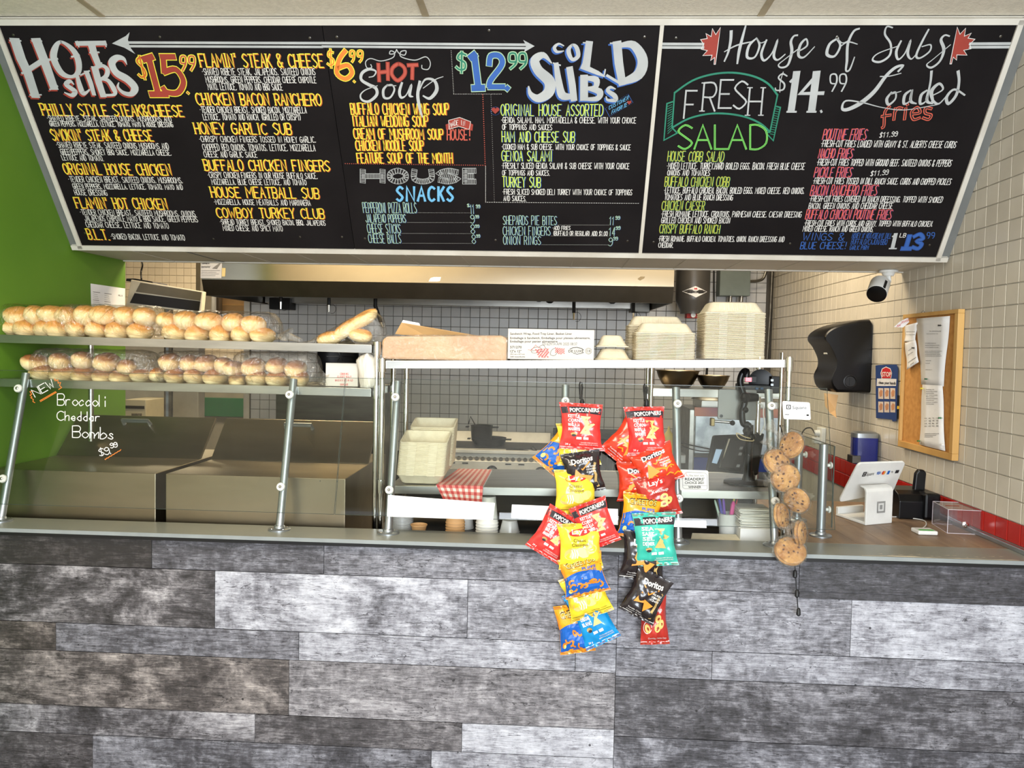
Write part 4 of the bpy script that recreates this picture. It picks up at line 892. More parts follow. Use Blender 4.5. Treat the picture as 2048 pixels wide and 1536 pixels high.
def bun_mesh(seed, ax=.044, ay=.085, az=.041, m='bun'):
    mb = MB(); L = []
    for i in range(1, 10):
        t = PI*i/10; loop = []
        for k in range(16):
            p = 2*PI*k/16; x, z, y = math.sin(t)*math.cos(p), math.sin(t)*math.sin(p), -math.cos(t)
            s = 1+.10*noise.noise(Vector((x*1.6+seed*7, y*1.6, z*1.6)))
            sx = math.copysign(abs(x)**.85, x); sz = math.copysign(abs(z)**(.8 if z < 0 else .95), z)
            loop.append((sx*ax*s, y*ay*s, sz*az*s))
        L.append(loop)
    mb.loft(L, (True, True)); o = mb.build('bread_roll', m, smooth='all'); return o
PB = {}
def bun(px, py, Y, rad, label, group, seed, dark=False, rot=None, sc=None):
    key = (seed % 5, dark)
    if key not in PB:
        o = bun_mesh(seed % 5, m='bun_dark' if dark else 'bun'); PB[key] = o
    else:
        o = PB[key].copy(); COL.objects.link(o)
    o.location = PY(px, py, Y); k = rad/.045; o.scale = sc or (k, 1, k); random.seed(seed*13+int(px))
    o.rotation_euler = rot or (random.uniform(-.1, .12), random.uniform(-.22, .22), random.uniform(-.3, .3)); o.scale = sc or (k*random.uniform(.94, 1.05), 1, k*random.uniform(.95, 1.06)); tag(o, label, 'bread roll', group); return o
def bread_bag(label, x0p, x1p, zsh, top_px, low, up, where, dark=False, tail=1):
    Y = 3.45; x0, x1 = PY(x0p, 700, 3.37).x, PY(x1p, 700, 3.37).x; ztop = PY((x0p+x1p)/2, top_px, 3.40).z
    for i, p in enumerate(low): bun(p[0], p[1], Y, .0465 if len(p) < 3 else p[2], 'pale bread roll in the lower layer of the %s' % where, 'rolls in the lower layer of the %s' % where, i+len(label), dark)
    for i, p in enumerate(up): bun(p[0], p[1], Y-.005, .0475 if len(p) < 3 else p[2], 'golden bread roll in the upper layer of the %s' % where, 'rolls in the upper layer of the %s' % where, i+3+len(label), dark)
    t = thing('bread_bag', label, 'bag', ((x0+x1)/2, Y, zsh), 'clear bags of bread rolls on the rack')
    mb = MB(); loops = []; n = 70; zc0 = (ztop+zsh)/2
    for i in range(n+1):
        s = i/n; x = x0-.015+(x1-x0+.03)*s; e = min(1, min(s, 1-s)/.13); e = math.sqrt(max(.02, 1-(1-e)**2))
        hz, hy = (ztop-zsh)/2*1.03*e, .098*e; zc = zsh+.003+hz*1.0+(1-e)*.02; loop = []
        for k in range(32):
            a = 2*PI*k/32; c, q = math.cos(a), math.sin(a); f = 1+.05*noise.noise(Vector((x*14, c*2.2+i*.05, q*2.2+len(label))))+.045*noise.noise(Vector((x*50, c*7, q*7)))
            cy = math.copysign(abs(c)**.55, c)*hy*f; cz = math.copysign(abs(q)**.6, q)*hz*(f if q > 0 else 1)
            loop.append((x, Y-.005+cy, max(zsh+.0022, zc+cz)))
        loops.append(loop)
    mb.loft(loops, (False, False)); mb.build('film', 'bag_film_grey' if dark else 'bag_film', t, smooth='all')
    mb = MB(); xe, sg = (x1+.012, 1) if tail > 0 else (x0-.012, -1); L = []
    for i in range(6):
        r = .014+.009*i; L.append([(xe+sg*i*.011, Y-.05+r*math.cos(2*PI*k/18)*(.9+.35*math.sin(k*5+i)), max(zsh+.003, zsh+.022+r*.6*math.sin(2*PI*k/18)*(1+.35*math.sin(k*7)))) for k in range(18)])
    mb.loft(L, (False, False)); mb.build('gathered_end', 'bag_film_grey', t, smooth='all'); return t
zt, zb = 1.7135, 1.5205
bread_bag('clear bag of rolls at the far left of the upper bread shelf', -25, 140, 1.716, 611, [(-12, 655), (24, 655), (58, 657), (92, 658), (124, 660)], [(0, 630), (38, 631), (74, 631), (108, 630)], 'far left upper-shelf bag')
bread_bag('clear bag of rolls second from left on the upper shelf', 112, 312, 1.7145, 612, [(122, 657), (156, 659), (194, 661), (236, 662), (281, 663)], [(136, 632), (174, 631), (212, 630), (252, 632), (290, 634)], 'second upper-shelf bag')
bread_bag('clear bag of rolls in the middle of the upper shelf', 316, 545, 1.712, 624, [(354, 665), (396, 668), (440, 669), (484, 670), (526, 671, .041)], [(334, 641, .043), (374, 641), (420, 643), (466, 644), (508, 650)], 'third upper-shelf bag')
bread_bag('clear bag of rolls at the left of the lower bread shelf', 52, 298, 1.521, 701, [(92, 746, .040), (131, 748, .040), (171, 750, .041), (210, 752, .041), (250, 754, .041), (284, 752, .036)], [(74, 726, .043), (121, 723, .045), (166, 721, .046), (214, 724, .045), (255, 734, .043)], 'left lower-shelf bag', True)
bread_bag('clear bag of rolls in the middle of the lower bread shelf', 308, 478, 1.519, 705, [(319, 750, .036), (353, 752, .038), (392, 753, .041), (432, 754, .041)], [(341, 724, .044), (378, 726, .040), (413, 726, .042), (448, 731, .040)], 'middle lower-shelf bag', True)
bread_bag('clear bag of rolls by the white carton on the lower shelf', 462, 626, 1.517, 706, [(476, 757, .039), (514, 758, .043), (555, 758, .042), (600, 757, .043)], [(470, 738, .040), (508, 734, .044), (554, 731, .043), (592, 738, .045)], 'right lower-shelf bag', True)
# the slumped bag on the right of the upper shelf
w = 'slumped bag on the upper shelf'
for i, (px, py, ln, rt) in enumerate([(660, 676, .062, .25), (695, 657, .085, .62), (726, 639, .075, .55), (722, 671, .055, -.12)]):
    o = bun(px, py, 3.44, .03, ['lowest pale roll', 'long diagonal roll', 'topmost roll', 'roll with a curled end'][i]+' in the '+w, 'rolls in the slumped bag', i+2)
    o.scale = (ln/.045, .55, .030/.041); o.rotation_euler = (0, -rt, 0)
t = thing('bread_bag', 'half-empty slumped bag of rolls by the hanging black hose', 'bag', (-.88, 3.44, 1.706), 'clear bags of bread rolls on the rack'); mb = MB(); L = []
env = [(600, 684, 688), (618, 680, 690), (640, 668, 690), (665, 655, 690), (690, 640, 690), (715, 627, 690), (735, 621, 690), (748, 622, 690), (760, 634, 689), (764, 655, 688)]
for i, (px, ya, yb_) in enumerate(env):
    a, b = PY(px, ya, 3.40), PY(px, yb_, 3.40); hy = .075*min(1, (b.z-a.z)/-.06+.1)
    L.append([(a.x, 3.44+math.copysign(abs(math.cos(2*PI*k/20))**.6, math.cos(2*PI*k/20))*hy*(1+.15*noise.noise(Vector((i*.8, k*.7, 1)))), max(1.7085, (a.z+b.z)/2+(a.z-b.z)/2*math.copysign(abs(math.sin(2*PI*k/20))**.7, math.sin(2*PI*k/20)))) for k in range(20)])
mb.loft(L, (False, True)).build('film', 'bag_film', t, smooth='all')
mb = MB(); L = [[(PY(578+i*8, 670+i*5, 3.42).x, 3.42+.03*math.cos(2*PI*k/12)*(1+.4*math.sin(k*4)), max(1.7095, 1.735-i*.006+.018*(1-i*.15)*math.sin(2*PI*k/12))) for k in range(12)] for i in range(4)]
mb.loft(L, (False, False)).build('gathered_end', 'bag_film_grey', t, smooth='all')
# ================================================================== things on the bread rack
def ymap(Y): return lambda x, y, l=0: PY(x, y, Y-.0005*(l+1))
def face_box(name, px0, py0, px1, py1, Y, depth, zbase=None):
    a, b = PY(px0, py1, Y), PY(px1, py0, Y); z0 = zbase if zbase is not None else a.z
    return (a.x, Y, z0), (b.x, Y+depth, b.z)
def label_lines(mb, Y, items, mi=0, bold=0):
    mp = ymap(Y)
    for (t, x0, y0, x1, h) in items: font_text(mb, t, x0, y0, x1, -h, mp, 1, mi, bold)
lo, hi = face_box('', 651, 727, 716, 776, 3.40, .2, 1.5185)
t = thing('carton', 'small white carton with red print on the lower bread shelf', 'box', ((lo[0]+hi[0])/2, 3.5, lo[2])); MB().box(lo, hi).build('box', 'carton', t, bevel=.0015)
mat('ink_red', (206, 60, 60)); mat('ink_black', (40, 38, 40), .6); mat('ink_grey', (120, 120, 122), .6)
mb = MB(); label_lines(mb, 3.40, [('CB0818G', 680, 750, 697, 4.5), ('GUSSET POLY', 674, 756, 703, 4.5), ('BAGS 8 X 3 X 18 1LD', 670, 762.5, 706, 4), ('500/CASE', 680, 771, 696, 4)], 0, .01); mb.build('printed_text', 'ink_red', t, fix=False, kind='stuff')
t = thing('bag_bundle', 'bundle of thin white plastic bags at the right end of the lower bread shelf', 'plastic bags', (-.86, 3.37, 1.516)); mb = MB(); L = []
for i, (px, py, r) in enumerate([(737, 706, .008), (733, 713, .03), (732, 722, .046), (735, 740, .042), (737, 758, .040), (738, 770, .036), (735, 777, .030)]):
    c = PY(px, py, 3.37); L.append([(c.x+r*math.cos(2*PI*k/24)*(1+.1*math.sin(k*5+i)), 3.37+.03*math.sin(2*PI*k/24)*(1+.12*math.sin(k*7)), max(1.5175, c.z+.004*math.sin(k*3))) for k in range(24)])
mat('white_poly', (224, 218, 206), .3, c2=(210, 202, 188), scale=20, stretch=(6, 1, 1), bump=.4, bscale=30); mb.loft(L, (True, True)).build('bags', 'white_poly', t, smooth='all')
# wok and pan behind (on a far shelf)
t = thing('wok', 'dark round pan leaning behind the white carton', 'pan', PY(667, 720, 3.66)); c = PY(676, 713, 3.66)
MB().lathe([(.004, .05), (.05, .048), (.085, .03), (.098, 0), (.102, 0), (.09, .035), (.05, .054), (.004, .056)], c, 28, axis=(0, 1, 0)).build('bowl', 'iron', t, smooth=True)
for a in range(6): MB().tube([c+Vector((.01*math.cos(a), -.052+.1, .01*math.sin(a))), c+Vector((.07*math.cos(a*1.05), .04, .07*math.sin(a*1.05)))], .0012, 5).build('rib', 'steel_dark', t)
# ================================================================== cartons on the service rack
mat('kraft_wrap', (212, 176, 134), .5, c2=(198, 156, 116), scale=5)
t = thing('paper_ream', 'brown paper parcel in clear wrap on the left of the service rack', 'parcel', (-.46, 3.5, ZM(-.5))); a, b = PY(763, 722, 3.36), PY(1016, 672, 3.36); zr = ZM(-.5)+.002
prof = [(a.x, 0, .0), (a.x, 0, .082), (a.x+.02, 0, .100), (b.x-.03, 0, b.z-zr+.002), (b.x-.004, 0, b.z-zr-.01), (b.x-.004, 0, 0.0)]
mb = MB(); mb.prism([(p[0], 3.362, zr+p[2]) for p in prof], (0, 0, 0), (0, .33, 0)); mb.build('paper', 'kraft_wrap', t, bevel=.01)
q = [PY(790, 668, 3.45), PY(803, 645, 3.47), PY(880, 664, 3.47), PY(960, 672, 3.45), PY(860, 676, 3.40)]
MB().prism(q, (0, 0, 0), (0, .003, 0)).build('loose_flap', 'cardboard', t); MB().prism([PY(799, 653, 3.49), PY(806, 640, 3.49), PY(838, 646, 3.49), PY(845, 660, 3.49)], (0, 0, 0), (0, .002, 0)).build('white_sheet', 'paper', t)
mb = MB(); L = []
for i in range(40):
    s = i/39; x = a.x-.006+(b.x-a.x+.006)*s; zt_ = zr+(.100 if s < .9 else .096)+(b.z-zr-.100)*s+.004
    hw = .0 if i in () else 1; e = min(1, (s+.02)*14)
    L.append([(x, 3.526+y, zr+.0015+z) for y, z in [((-.170-.0035*noise.noise(Vector((x*40, k, 2))))*1, (zt_-zr)*k/8*e) for k in range(9)]+[(-.15+.3*k/4, (zt_-zr)*e+.003*noise.noise(Vector((x*30, k, 5)))) for k in range(5)]])
mb.loft(L, (False, False), closed=False).build('clear_wrap', 'wrap_film', t, smooth='all')
lo, hi = face_box('', 1015, 660, 1189, 721, 3.365, .3, ZM(.05)+.001)
t = thing('liner_carton', 'white printed carton of sandwich wrap sheets on the service rack', 'box', ((lo[0]+hi[0])/2, 3.5, lo[2])); MB().box(lo, hi).build('box', 'carton', t, bevel=.002)
CC = crop(740, 600, 3.840)
def cc(t, x0, y0, x1, h): p, q = CC(x0, y0), CC(x1, y0); return (t, p[0], p[1], q[0], h/3.84)
mb = MB(); label_lines(mb, 3.365, [cc('Sandwich Wrap, Food Tray Liner, Basket Liner', 1076, 267, 1552, 17), cc('Emballage à Sandwich, Emballage pour plateau alimentaire,', 1076, 300, 1692, 17), cc('Emballage pour panier alimentaire', 1076, 326, 1440, 17), cc('12"x 12"', 1076, 402, 1162, 18), cc('(30.5 cm x 30.5 cm)', 1076, 420, 1188, 9), cc('2500 sheets/feuilles', 1076, 440, 1192, 9), cc('571270', 1076, 371, 1165, 19), cc('DE LUXE', 1524, 402, 1640, 19), cc('14', 1668, 398, 1690, 13)], 0, .012)
mp = ymap(3.365)
ribbon(mb, [CC(*p) for p in [(1535, 378), (1560, 366), (1590, 364), (1625, 372), (1640, 384)]], 1.3, mp, 1); ribbon(mb, [CC(*p) for p in [(1560, 408), (1590, 416), (1625, 410), (1640, 404)]], 1, mp, 1)
for r in (24, 17): ribbon(mb, [CC(*p) for p in ell(1678, 392, r, r, 0, 24)+[(1678+r, 392)]], .5, mp, 1)
for L_ in ([(1232, 388), (1260, 366), (1300, 362), (1312, 380), (1240, 392), (1262, 408), (1330, 392), (1345, 372)], [(1300, 358), (1330, 345), (1350, 370), (1365, 380)], [(1385, 415), (1395, 385), (1425, 370), (1440, 395), (1420, 425), (1395, 425), (1385, 415)]): ribbon(mb, [CC(p.x, p.y) for p in catmull([Vector(p) for p in L_], 4)], .7, mp, 1)
mb.build('printed_text', 'ink_black', t, fix=False, kind='stuff')
mb = MB(); font_text(mb, '331629/14 APR 2025 08:37', *CC(1322, 348), CC(1592, 348)[0], -5.6, mp, 3); mb.build('date_stamp', 'ink_grey', t, fix=False, kind='stuff')
mb = MB()
for i in range(9):
    for j in range(7):
        if (i+j) % 2: continue
        x, y = 1268+i*11+j*4, 378+j*9
        if x < 1372-j*1.5: shape(mb, [CC(x, y), CC(x+10, y), CC(x+13, y+9), CC(x+3, y+9)], mp, 2)
        x, y = 1422+i*8, 364+j*8+i*1
        if j < 6-abs(i-4)*.4: shape(mb, [CC(x, y), CC(x+8, y+1), CC(x+8, y+9), CC(x, y+8)], mp, 2)
ribbon(mb, [CC(*p) for p in [(1215, 382), (1240, 386), (1272, 345), (1290, 362), (1312, 378), (1375, 372), (1336, 445), (1270, 380)]], .6, mp, 2)
mb.build('red_check_print', 'ink_red', t, fix=False, kind='stuff')
# ================================================================== take-out containers
def clam_layer(w, d, tabs=True, h=.0048):
    mb = MB(); mb.loft([rr(w-.008, d-.008, .012, (0, 0, 0)), rr(w, d, .014, (0, 0, .0008)), rr(w, d, .014, (0, 0, h-.0012)), rr(w-.008, d-.008, .012, (0, 0, h))])
    if tabs:
        for x in (-w*.2, w*.24): mb.box((x-w*.07, -d/2-.0022, .0006), (x+w*.07, -d/2+.004, h-.0004))
    return mb
def clam_dome(w, d, h, ribs=8):
    mb = MB(); L = [rr(w, d, .014), rr(w, d, .014, (0, 0, .004)), rr(w-.012, d-.012, .014, (0, 0, .0055)), rr(w-.02, d-.02, .018, (0, 0, .009)), rr(w-.058, d-.058, .022, (0, 0, h-.006)), rr(w-.07, d-.07, .02, (0, 0, h-.001)), rr(w-.085, d-.085, .02, (0, 0, h))]
    mb.loft(L)
    for k in range(ribs):
        x = (k-(ribs-1)/2)*(w-.11)/ribs; mb.hexa([(x-.003, -d/2+.0085, .012), (x+.003, -d/2+.0085, .012), (x+.003, -d/2+.014, .012), (x-.003, -d/2+.014, .012), (x-.0025, -d/2+.0285, h-.006), (x+.0025, -d/2+.0285, h-.006), (x+.0025, -d/2+.034, h-.006), (x-.0025, -d/2+.034, h-.006)])
    return mb
def stack(px0, px1, Y, d, zb_, ztop, n, dome_h, lab, grp, toplab, tilt=0, ribs=8, back=None):
    a, b = PY(px0, 700, Y), PY(px1, 700, Y); w_, cx = b.x-a.x, (a.x+b.x)/2; pitch = (ztop-zb_)/n
    first = None
    for k in range(n):
        loc = (cx+random.uniform(-.0012, .0012), Y+d/2, zb_+.0005+k*pitch)
        if first is None: first = clam_layer(w_, d, h=min(.0052, pitch*.82)).build('takeout_container', 'pulp', base=loc, local=True, smooth=True); tag(first, lab, 'container', grp)
        else: o = first.copy(); COL.objects.link(o); o.location = loc
    t = thing('takeout_container', toplab, 'container', (cx, Y+d/2, zb_+.0005+n*pitch), grp)
    clam_dome(w_, d, dome_h, ribs).build('lid', 'pulp', t, local=True, smooth=True)
    return t
random.seed(5)
zs = ZM(.2)+.0012
for k, (pa, pb, pt, pm) in enumerate(((1190, 1264, 697, 716), (1192, 1258, 670, 692))):
    a, b = PY(pa, 715, 3.40), PY(pb, 715, 3.40); zt_ = PY(1225, pt, 3.40).z; z0 = ZM(.2)+.001 if k == 0 else PY(1225, 694, 3.40).z
    t = thing('takeout_container', ['lower of two small clamshell boxes beside the printed carton', 'upper of two small clamshell boxes beside the printed carton'][k], 'container', ((a.x+b.x)/2, 3.48, z0), 'small closed clamshells on the service rack')
    dm = clam_dome(b.x-a.x, .15, zt_-z0, 0); dm.box((-.018, -.078, .001), (.018, -.07, .006)); dm.build('lid', 'pulp', t, local=True, smooth=True); 
stack(1271, 1391, 3.375, .16, ZM(.4)+.001, PY(1330, 668, 3.375).z, 17, .048, 'cream clamshell in the low stack left of the tallest stack', 'clamshells in the low stack on the service rack', 'topmost clamshell of the low stack, front half', ribs=0)
stack(1256, 1372, 3.56, .16, ZM(.4)+.001, PY(1310, 653, 3.56).z, 21, .047, 'cream clamshell half in the row behind the low stack', 'clamshells behind the low stack', 'topmost clamshell half behind the low stack')
stack(1408, 1531, 3.375, .20, ZM(.8)+.001, PY(1470, 627, 3.375).z, 34, .050, 'cream clamshell in the tallest stack at the right of the rack', 'clamshells in the tallest stack on the service rack', 'domed topmost clamshell of the tallest stack')
# open trays on the low shelf
def tray_mesh(w_, d, h, tabs=True):
    mb = MB(); L = [rr(w_-.05, d-.05, .02, (0, 0, -h)), rr(w_-.035, d-.035, .02, (0, 0, -h+.006)), rr(w_-.006, d-.006, .014, (0, 0, -.006)), rr(w_, d, .014, (0, 0, -.004)), rr(w_, d, .014, (0, 0, 0)), rr(w_-.014, d-.014, .012, (0, 0, 0)), rr(w_-.043, d-.043, .018, (0, 0, -h+.009)), rr(w_-.058, d-.058, .018, (0, 0, -h+.003))]
    mb.loft(L, (True, True))
    if tabs:
        for x in (-w_*.22, w_*.22): mb.box((x-w_*.085, -d/2-.0025, -.0052), (x+w_*.085, -d/2+.004, -.0008))
    return mb
a, b = PY(792, 965, 3.36), PY(888, 965, 3.36); w_ = b.x-a.x; cx = (a.x+b.x)/2; first = None; zlow = ZL(cx)
for k in range(25):
    f = k/24; z = zlow+.047+f*(1.283-zlow-.047); tilt = .05+.17*f
    loc = Vector((cx+.012*f, 3.36+.085, z+.085*math.sin(tilt)))
    if first is None:
        t = thing('open_container', 'cream open clamshell in the nested pile on the tray shelf', 'container', loc, 'open clamshells nested on the tray shelf')
        tray_mesh(w_, .17, .045).build('tray', 'pulp', t, local=True, smooth=True)
        o = tray_mesh(w_*.97, .15, .04, False).build('lid', 'pulp', t, local=True, smooth=True); o.location = (.012, .166, .012); o.rotation_euler = (.0, 0, 0); first = t
    else: t = copy_tree(first, loc=loc)
    t.rotation_euler = (tilt, 0, 0)
tag(t, 'topmost open clamshell of the nested pile by the guard post')
for t_ in (first,):
    for ch in t_.children: pass
tag(first, 'greyish lowest clamshell of the nested pile on the tray shelf')
# ================================================================== checked paper on the tray shelf
def check_sheet():
    t = thing('checked_paper', 'red and white checked liner sheets hanging over the tray shelf edge', 'paper', PY(935, 980, 3.33)); Y0 = 3.318; zl = ZL(-.35)
    W_, R_ = MB(), MB()
    A = [Vector((PY(918, 940, 3.8).x, 3.79, zl+.010)), Vector((PY(984, 943, 3.8).x, 3.79, zl+.010))]; Bq = [PY(872, 972, Y0), PY(966, 975, Y0)]; Cq = [PY(886, 998, Y0-.004), PY(964, 1005, Y0-.004)]
    for p in Bq: p.z = zl+.010
    MB().hexa([Bq[0]-Vector((0, 0, .009)), Bq[1]-Vector((0, 0, .009)), A[1]-Vector((0, 0, .009)), A[0]-Vector((0, 0, .009)), Bq[0]-Vector((0, 0, .0006)), Bq[1]-Vector((0, 0, .0006)), A[1]-Vector((0, 0, .0006)), A[0]-Vector((0, 0, .0006))]).build('sheet_pile', 'paper', t)
    def quadgrid(P, nu, nv):
        for i in range(nu):
            for j in range(nv):
                g = lambda u, v: (P[0].lerp(P[1], u)).lerp(P[3].lerp(P[2], u), v)
                q = [g(i/nu, j/nv), g((i+1)/nu, j/nv), g((i+1)/nu, (j+1)/nv), g(i/nu, (j+1)/nv)]
                (R_ if i % 2 == 0 and j % 2 == 0 else (W_ if i % 2 and j % 2 else PK)).add(q, [(0, 1, 2, 3)])
    PK = MB()
    quadgrid([Bq[0], Bq[1], A[1], A[0]], 15, 44); quadgrid([Bq[0]+Vector((0, -.001, 0)), Bq[1]+Vector((0, -.001, 0)), Cq[1], Cq[0]], 15, 5)
    mat('check_white', (236, 226, 218)); mat('check_pink', (222, 132, 120)); mat('check_red', (196, 52, 52))
    W_.build('white_checks', 'check_white', t, fix=False, kind='stuff'); PK.build('pink_checks', 'check_pink', t, fix=False, kind='stuff'); R_.build('red_checks', 'check_red', t, fix=False, kind='stuff')
check_sheet()
# ================================================================== cups and lids under the tray shelf (standing on the work table, z .88)
def cup(px, ptop, pbot, r, Y, m, lab, grp, n=1, pitch=.008, openup=True):
    b = PY(px, pbot, Y); zb_ = .881; zt_ = PY(px, ptop, Y).z; H = (zt_-zb_)-(n-1)*pitch
    first = None
    for k in range(n):
        mb = MB()
        if openup: prof = [(r*.72, 0), (r*.97, H-.004), (r*1.03, H-.004), (r*1.03, H), (r*.94, H), (r*.70, .003)]
        else: prof = [(r*1.03, 0), (r*1.03, .004), (r*.98, .005), (r*.74, H-.002), (r*.72, H), (r*.1, H-.001)]
        loc = Vector((b.x, Y+r, zb_+k*pitch))
        if first is None: first = mb.lathe(prof, (0, 0, 0), 28).build('paper_cup', m, base=loc, local=True, smooth=True); tag(first, lab, 'cup', grp)
        else: o = first.copy(); COL.objects.link(o); o.location = loc
mat('cup_kraft', (206, 160, 108), .7); mat('cup_white', (234, 232, 224), .6); mat('lid_clear', (206, 208, 206), .25, trans=.35)
def kr(): pass
cup(908, 1010, 1064, .042, 3.34, 'cup_kraft', 'brown paper bowl in the stack of tan bowls', 'stacked tan bowls', 5, .0125, False)
cup(835, 1052, 1062, .036, 3.33, 'cup_kraft', 'single low tan bowl left of the tan stack', None, 1)
cup(926, 1002, 1066, .047, 3.36, 'cup_white', 'white cup between the tan and white stacks', None, 1, .008, False) if False else None
cup(925, 1002, 1066, .046, 3.46, 'cup_white', 'plain white paper cup between tan and white stacks', None, 1, .008, False)
cup(972, 996, 1068, .049, 3.34, 'cup_white', 'white paper cup in the tallest cup stack beside the checked paper', 'stacked white cups', 5, .0130, False)
cup(800, 1006, 1060, .048, 3.36, 'lid_clear', 'clear plastic lid in the stack behind the guard post', 'stacked clear lids', 11, .0075, False)
cup(1018, 1044, 1072, .044, 3.33, 'lid_clear', 'clear domed lid in the leaning row right of the white cups', 'leaning clear lids', 4, .006, False)
# ================================================================== right end of the work table: napkins, box, pens
t = thing('napkin_box', 'white box heaped with paper napkins by the cookie string', 'box', (.8, 3.38, .88)); a, b = PY(1480, 1080, 3.33), PY(1544, 1080, 3.33)
MB().box((a.x, 3.33, .8805), (b.x+.002, 3.50, .955)).build('box', 'plastic_white', t, bevel=.003)
random.seed(4)
mat('napkin', (240, 236, 226), .9)
for k in range(26):
    o = MB().box((-.066, -.07, 0), (.066, .07, .0022)).build('napkin', 'napkin', t, local=True); o.location = Vector(((a.x+b.x)/2+random.uniform(-.006, .006), 3.415+random.uniform(-.01, .005), .956+k*.0031))-t.location; o.rotation_euler = (0, random.uniform(-.02, .02), random.uniform(-.06, .06))
t = thing('napkin_box', 'flat cream folded tray lying left of the napkin box', 'tray', PY(1430, 1085, 3.30)); MB().prism([(PY(1380, 1080, 3.29).x, 3.29, .887), (PY(1487, 1080, 3.29).x, 3.29, .887), (PY(1473, 1060, 3.39).x, 3.39, .905), (PY(1384, 1060, 3.39).x, 3.39, .905)], (0, 0, 0), (0, 0, .012)).build('tray', 'pulp', t, bevel=.003); t.name = 'paper_tray'
t = thing('pen_cup', 'small white cup holding pens beside the napkins', 'cup', (PY(1457, 1050, 3.42).x, 3.44, .88)); c = t.location
MB().lathe([(.034, 0), (.040, .115), (.043, .118), (.038, .118), (.033, .004)], (0, 0, 0), 24).build('cup', 'pulp_grey', t, local=True, smooth=True)
for i, (c_, lx, ly, h, r) in enumerate([((60, 60, 160), -.025, 0, .175, .006), ((230, 70, 150), .012, -.012, .165, .009), ((190, 210, 190), -.036, .004, .165, .005), ((110, 60, 170), -.012, .008, .17, .006), ((200, 60, 60), .026, .008, .17, .003), ((225, 200, 110), .02, .01, .2, .004)]):
    lab = ['blue pen', 'pink highlighter pen', 'pale green pen', 'purple pen', 'thin red pen', 'yellow pencil'][i]+' standing in the small white cup'
    d = Vector((lx*1.4, ly, h)); p0 = c+Vector((lx*.2, ly*.3, .008))
    o = MB().tube([Vector((0, 0, 0)), d*.93, d], [r, r, r*.5], 8).build('pen', flat(c_, .4), base=p0, local=True, smooth=True); tag(o, lab, 'pen', 'pens in the white cup')
# ================================================================== hanging snack bags
for n_, c_, c2_ in (('bag_red', (226, 62, 58), (210, 48, 48)), ('bag_yellow', (246, 220, 66), (236, 206, 48)), ('bag_orange', (246, 164, 34), (240, 150, 26)), ('bag_black', (32, 26, 28), (44, 38, 40)), ('bag_nacho', (212, 64, 34), (196, 48, 30)), ('bag_ketchup', (182, 50, 40), (168, 40, 34)), ('bag_teal', (66, 188, 168), (52, 172, 154)), ('bag_blue', (28, 154, 216), (20, 138, 204))):
    mat(n_, c_, .22, c2=c2_, scale=10, bump=.35, bscale=16, coat=.4)
for n_, c_ in (('p_white', (244, 240, 236)), ('p_dark', (52, 48, 54)), ('p_blue', (26, 98, 190)), ('p_chip', (226, 188, 110)), ('p_chip2', (238, 150, 52)), ('p_pale', (250, 232, 130)), ('p_puff', (240, 140, 36)), ('p_red', (206, 40, 36)), ('p_ink', (60, 48, 20)), ('p_rust', (150, 60, 30)), ('p_gold', (190, 160, 100))): mat(n_, c_, .35)
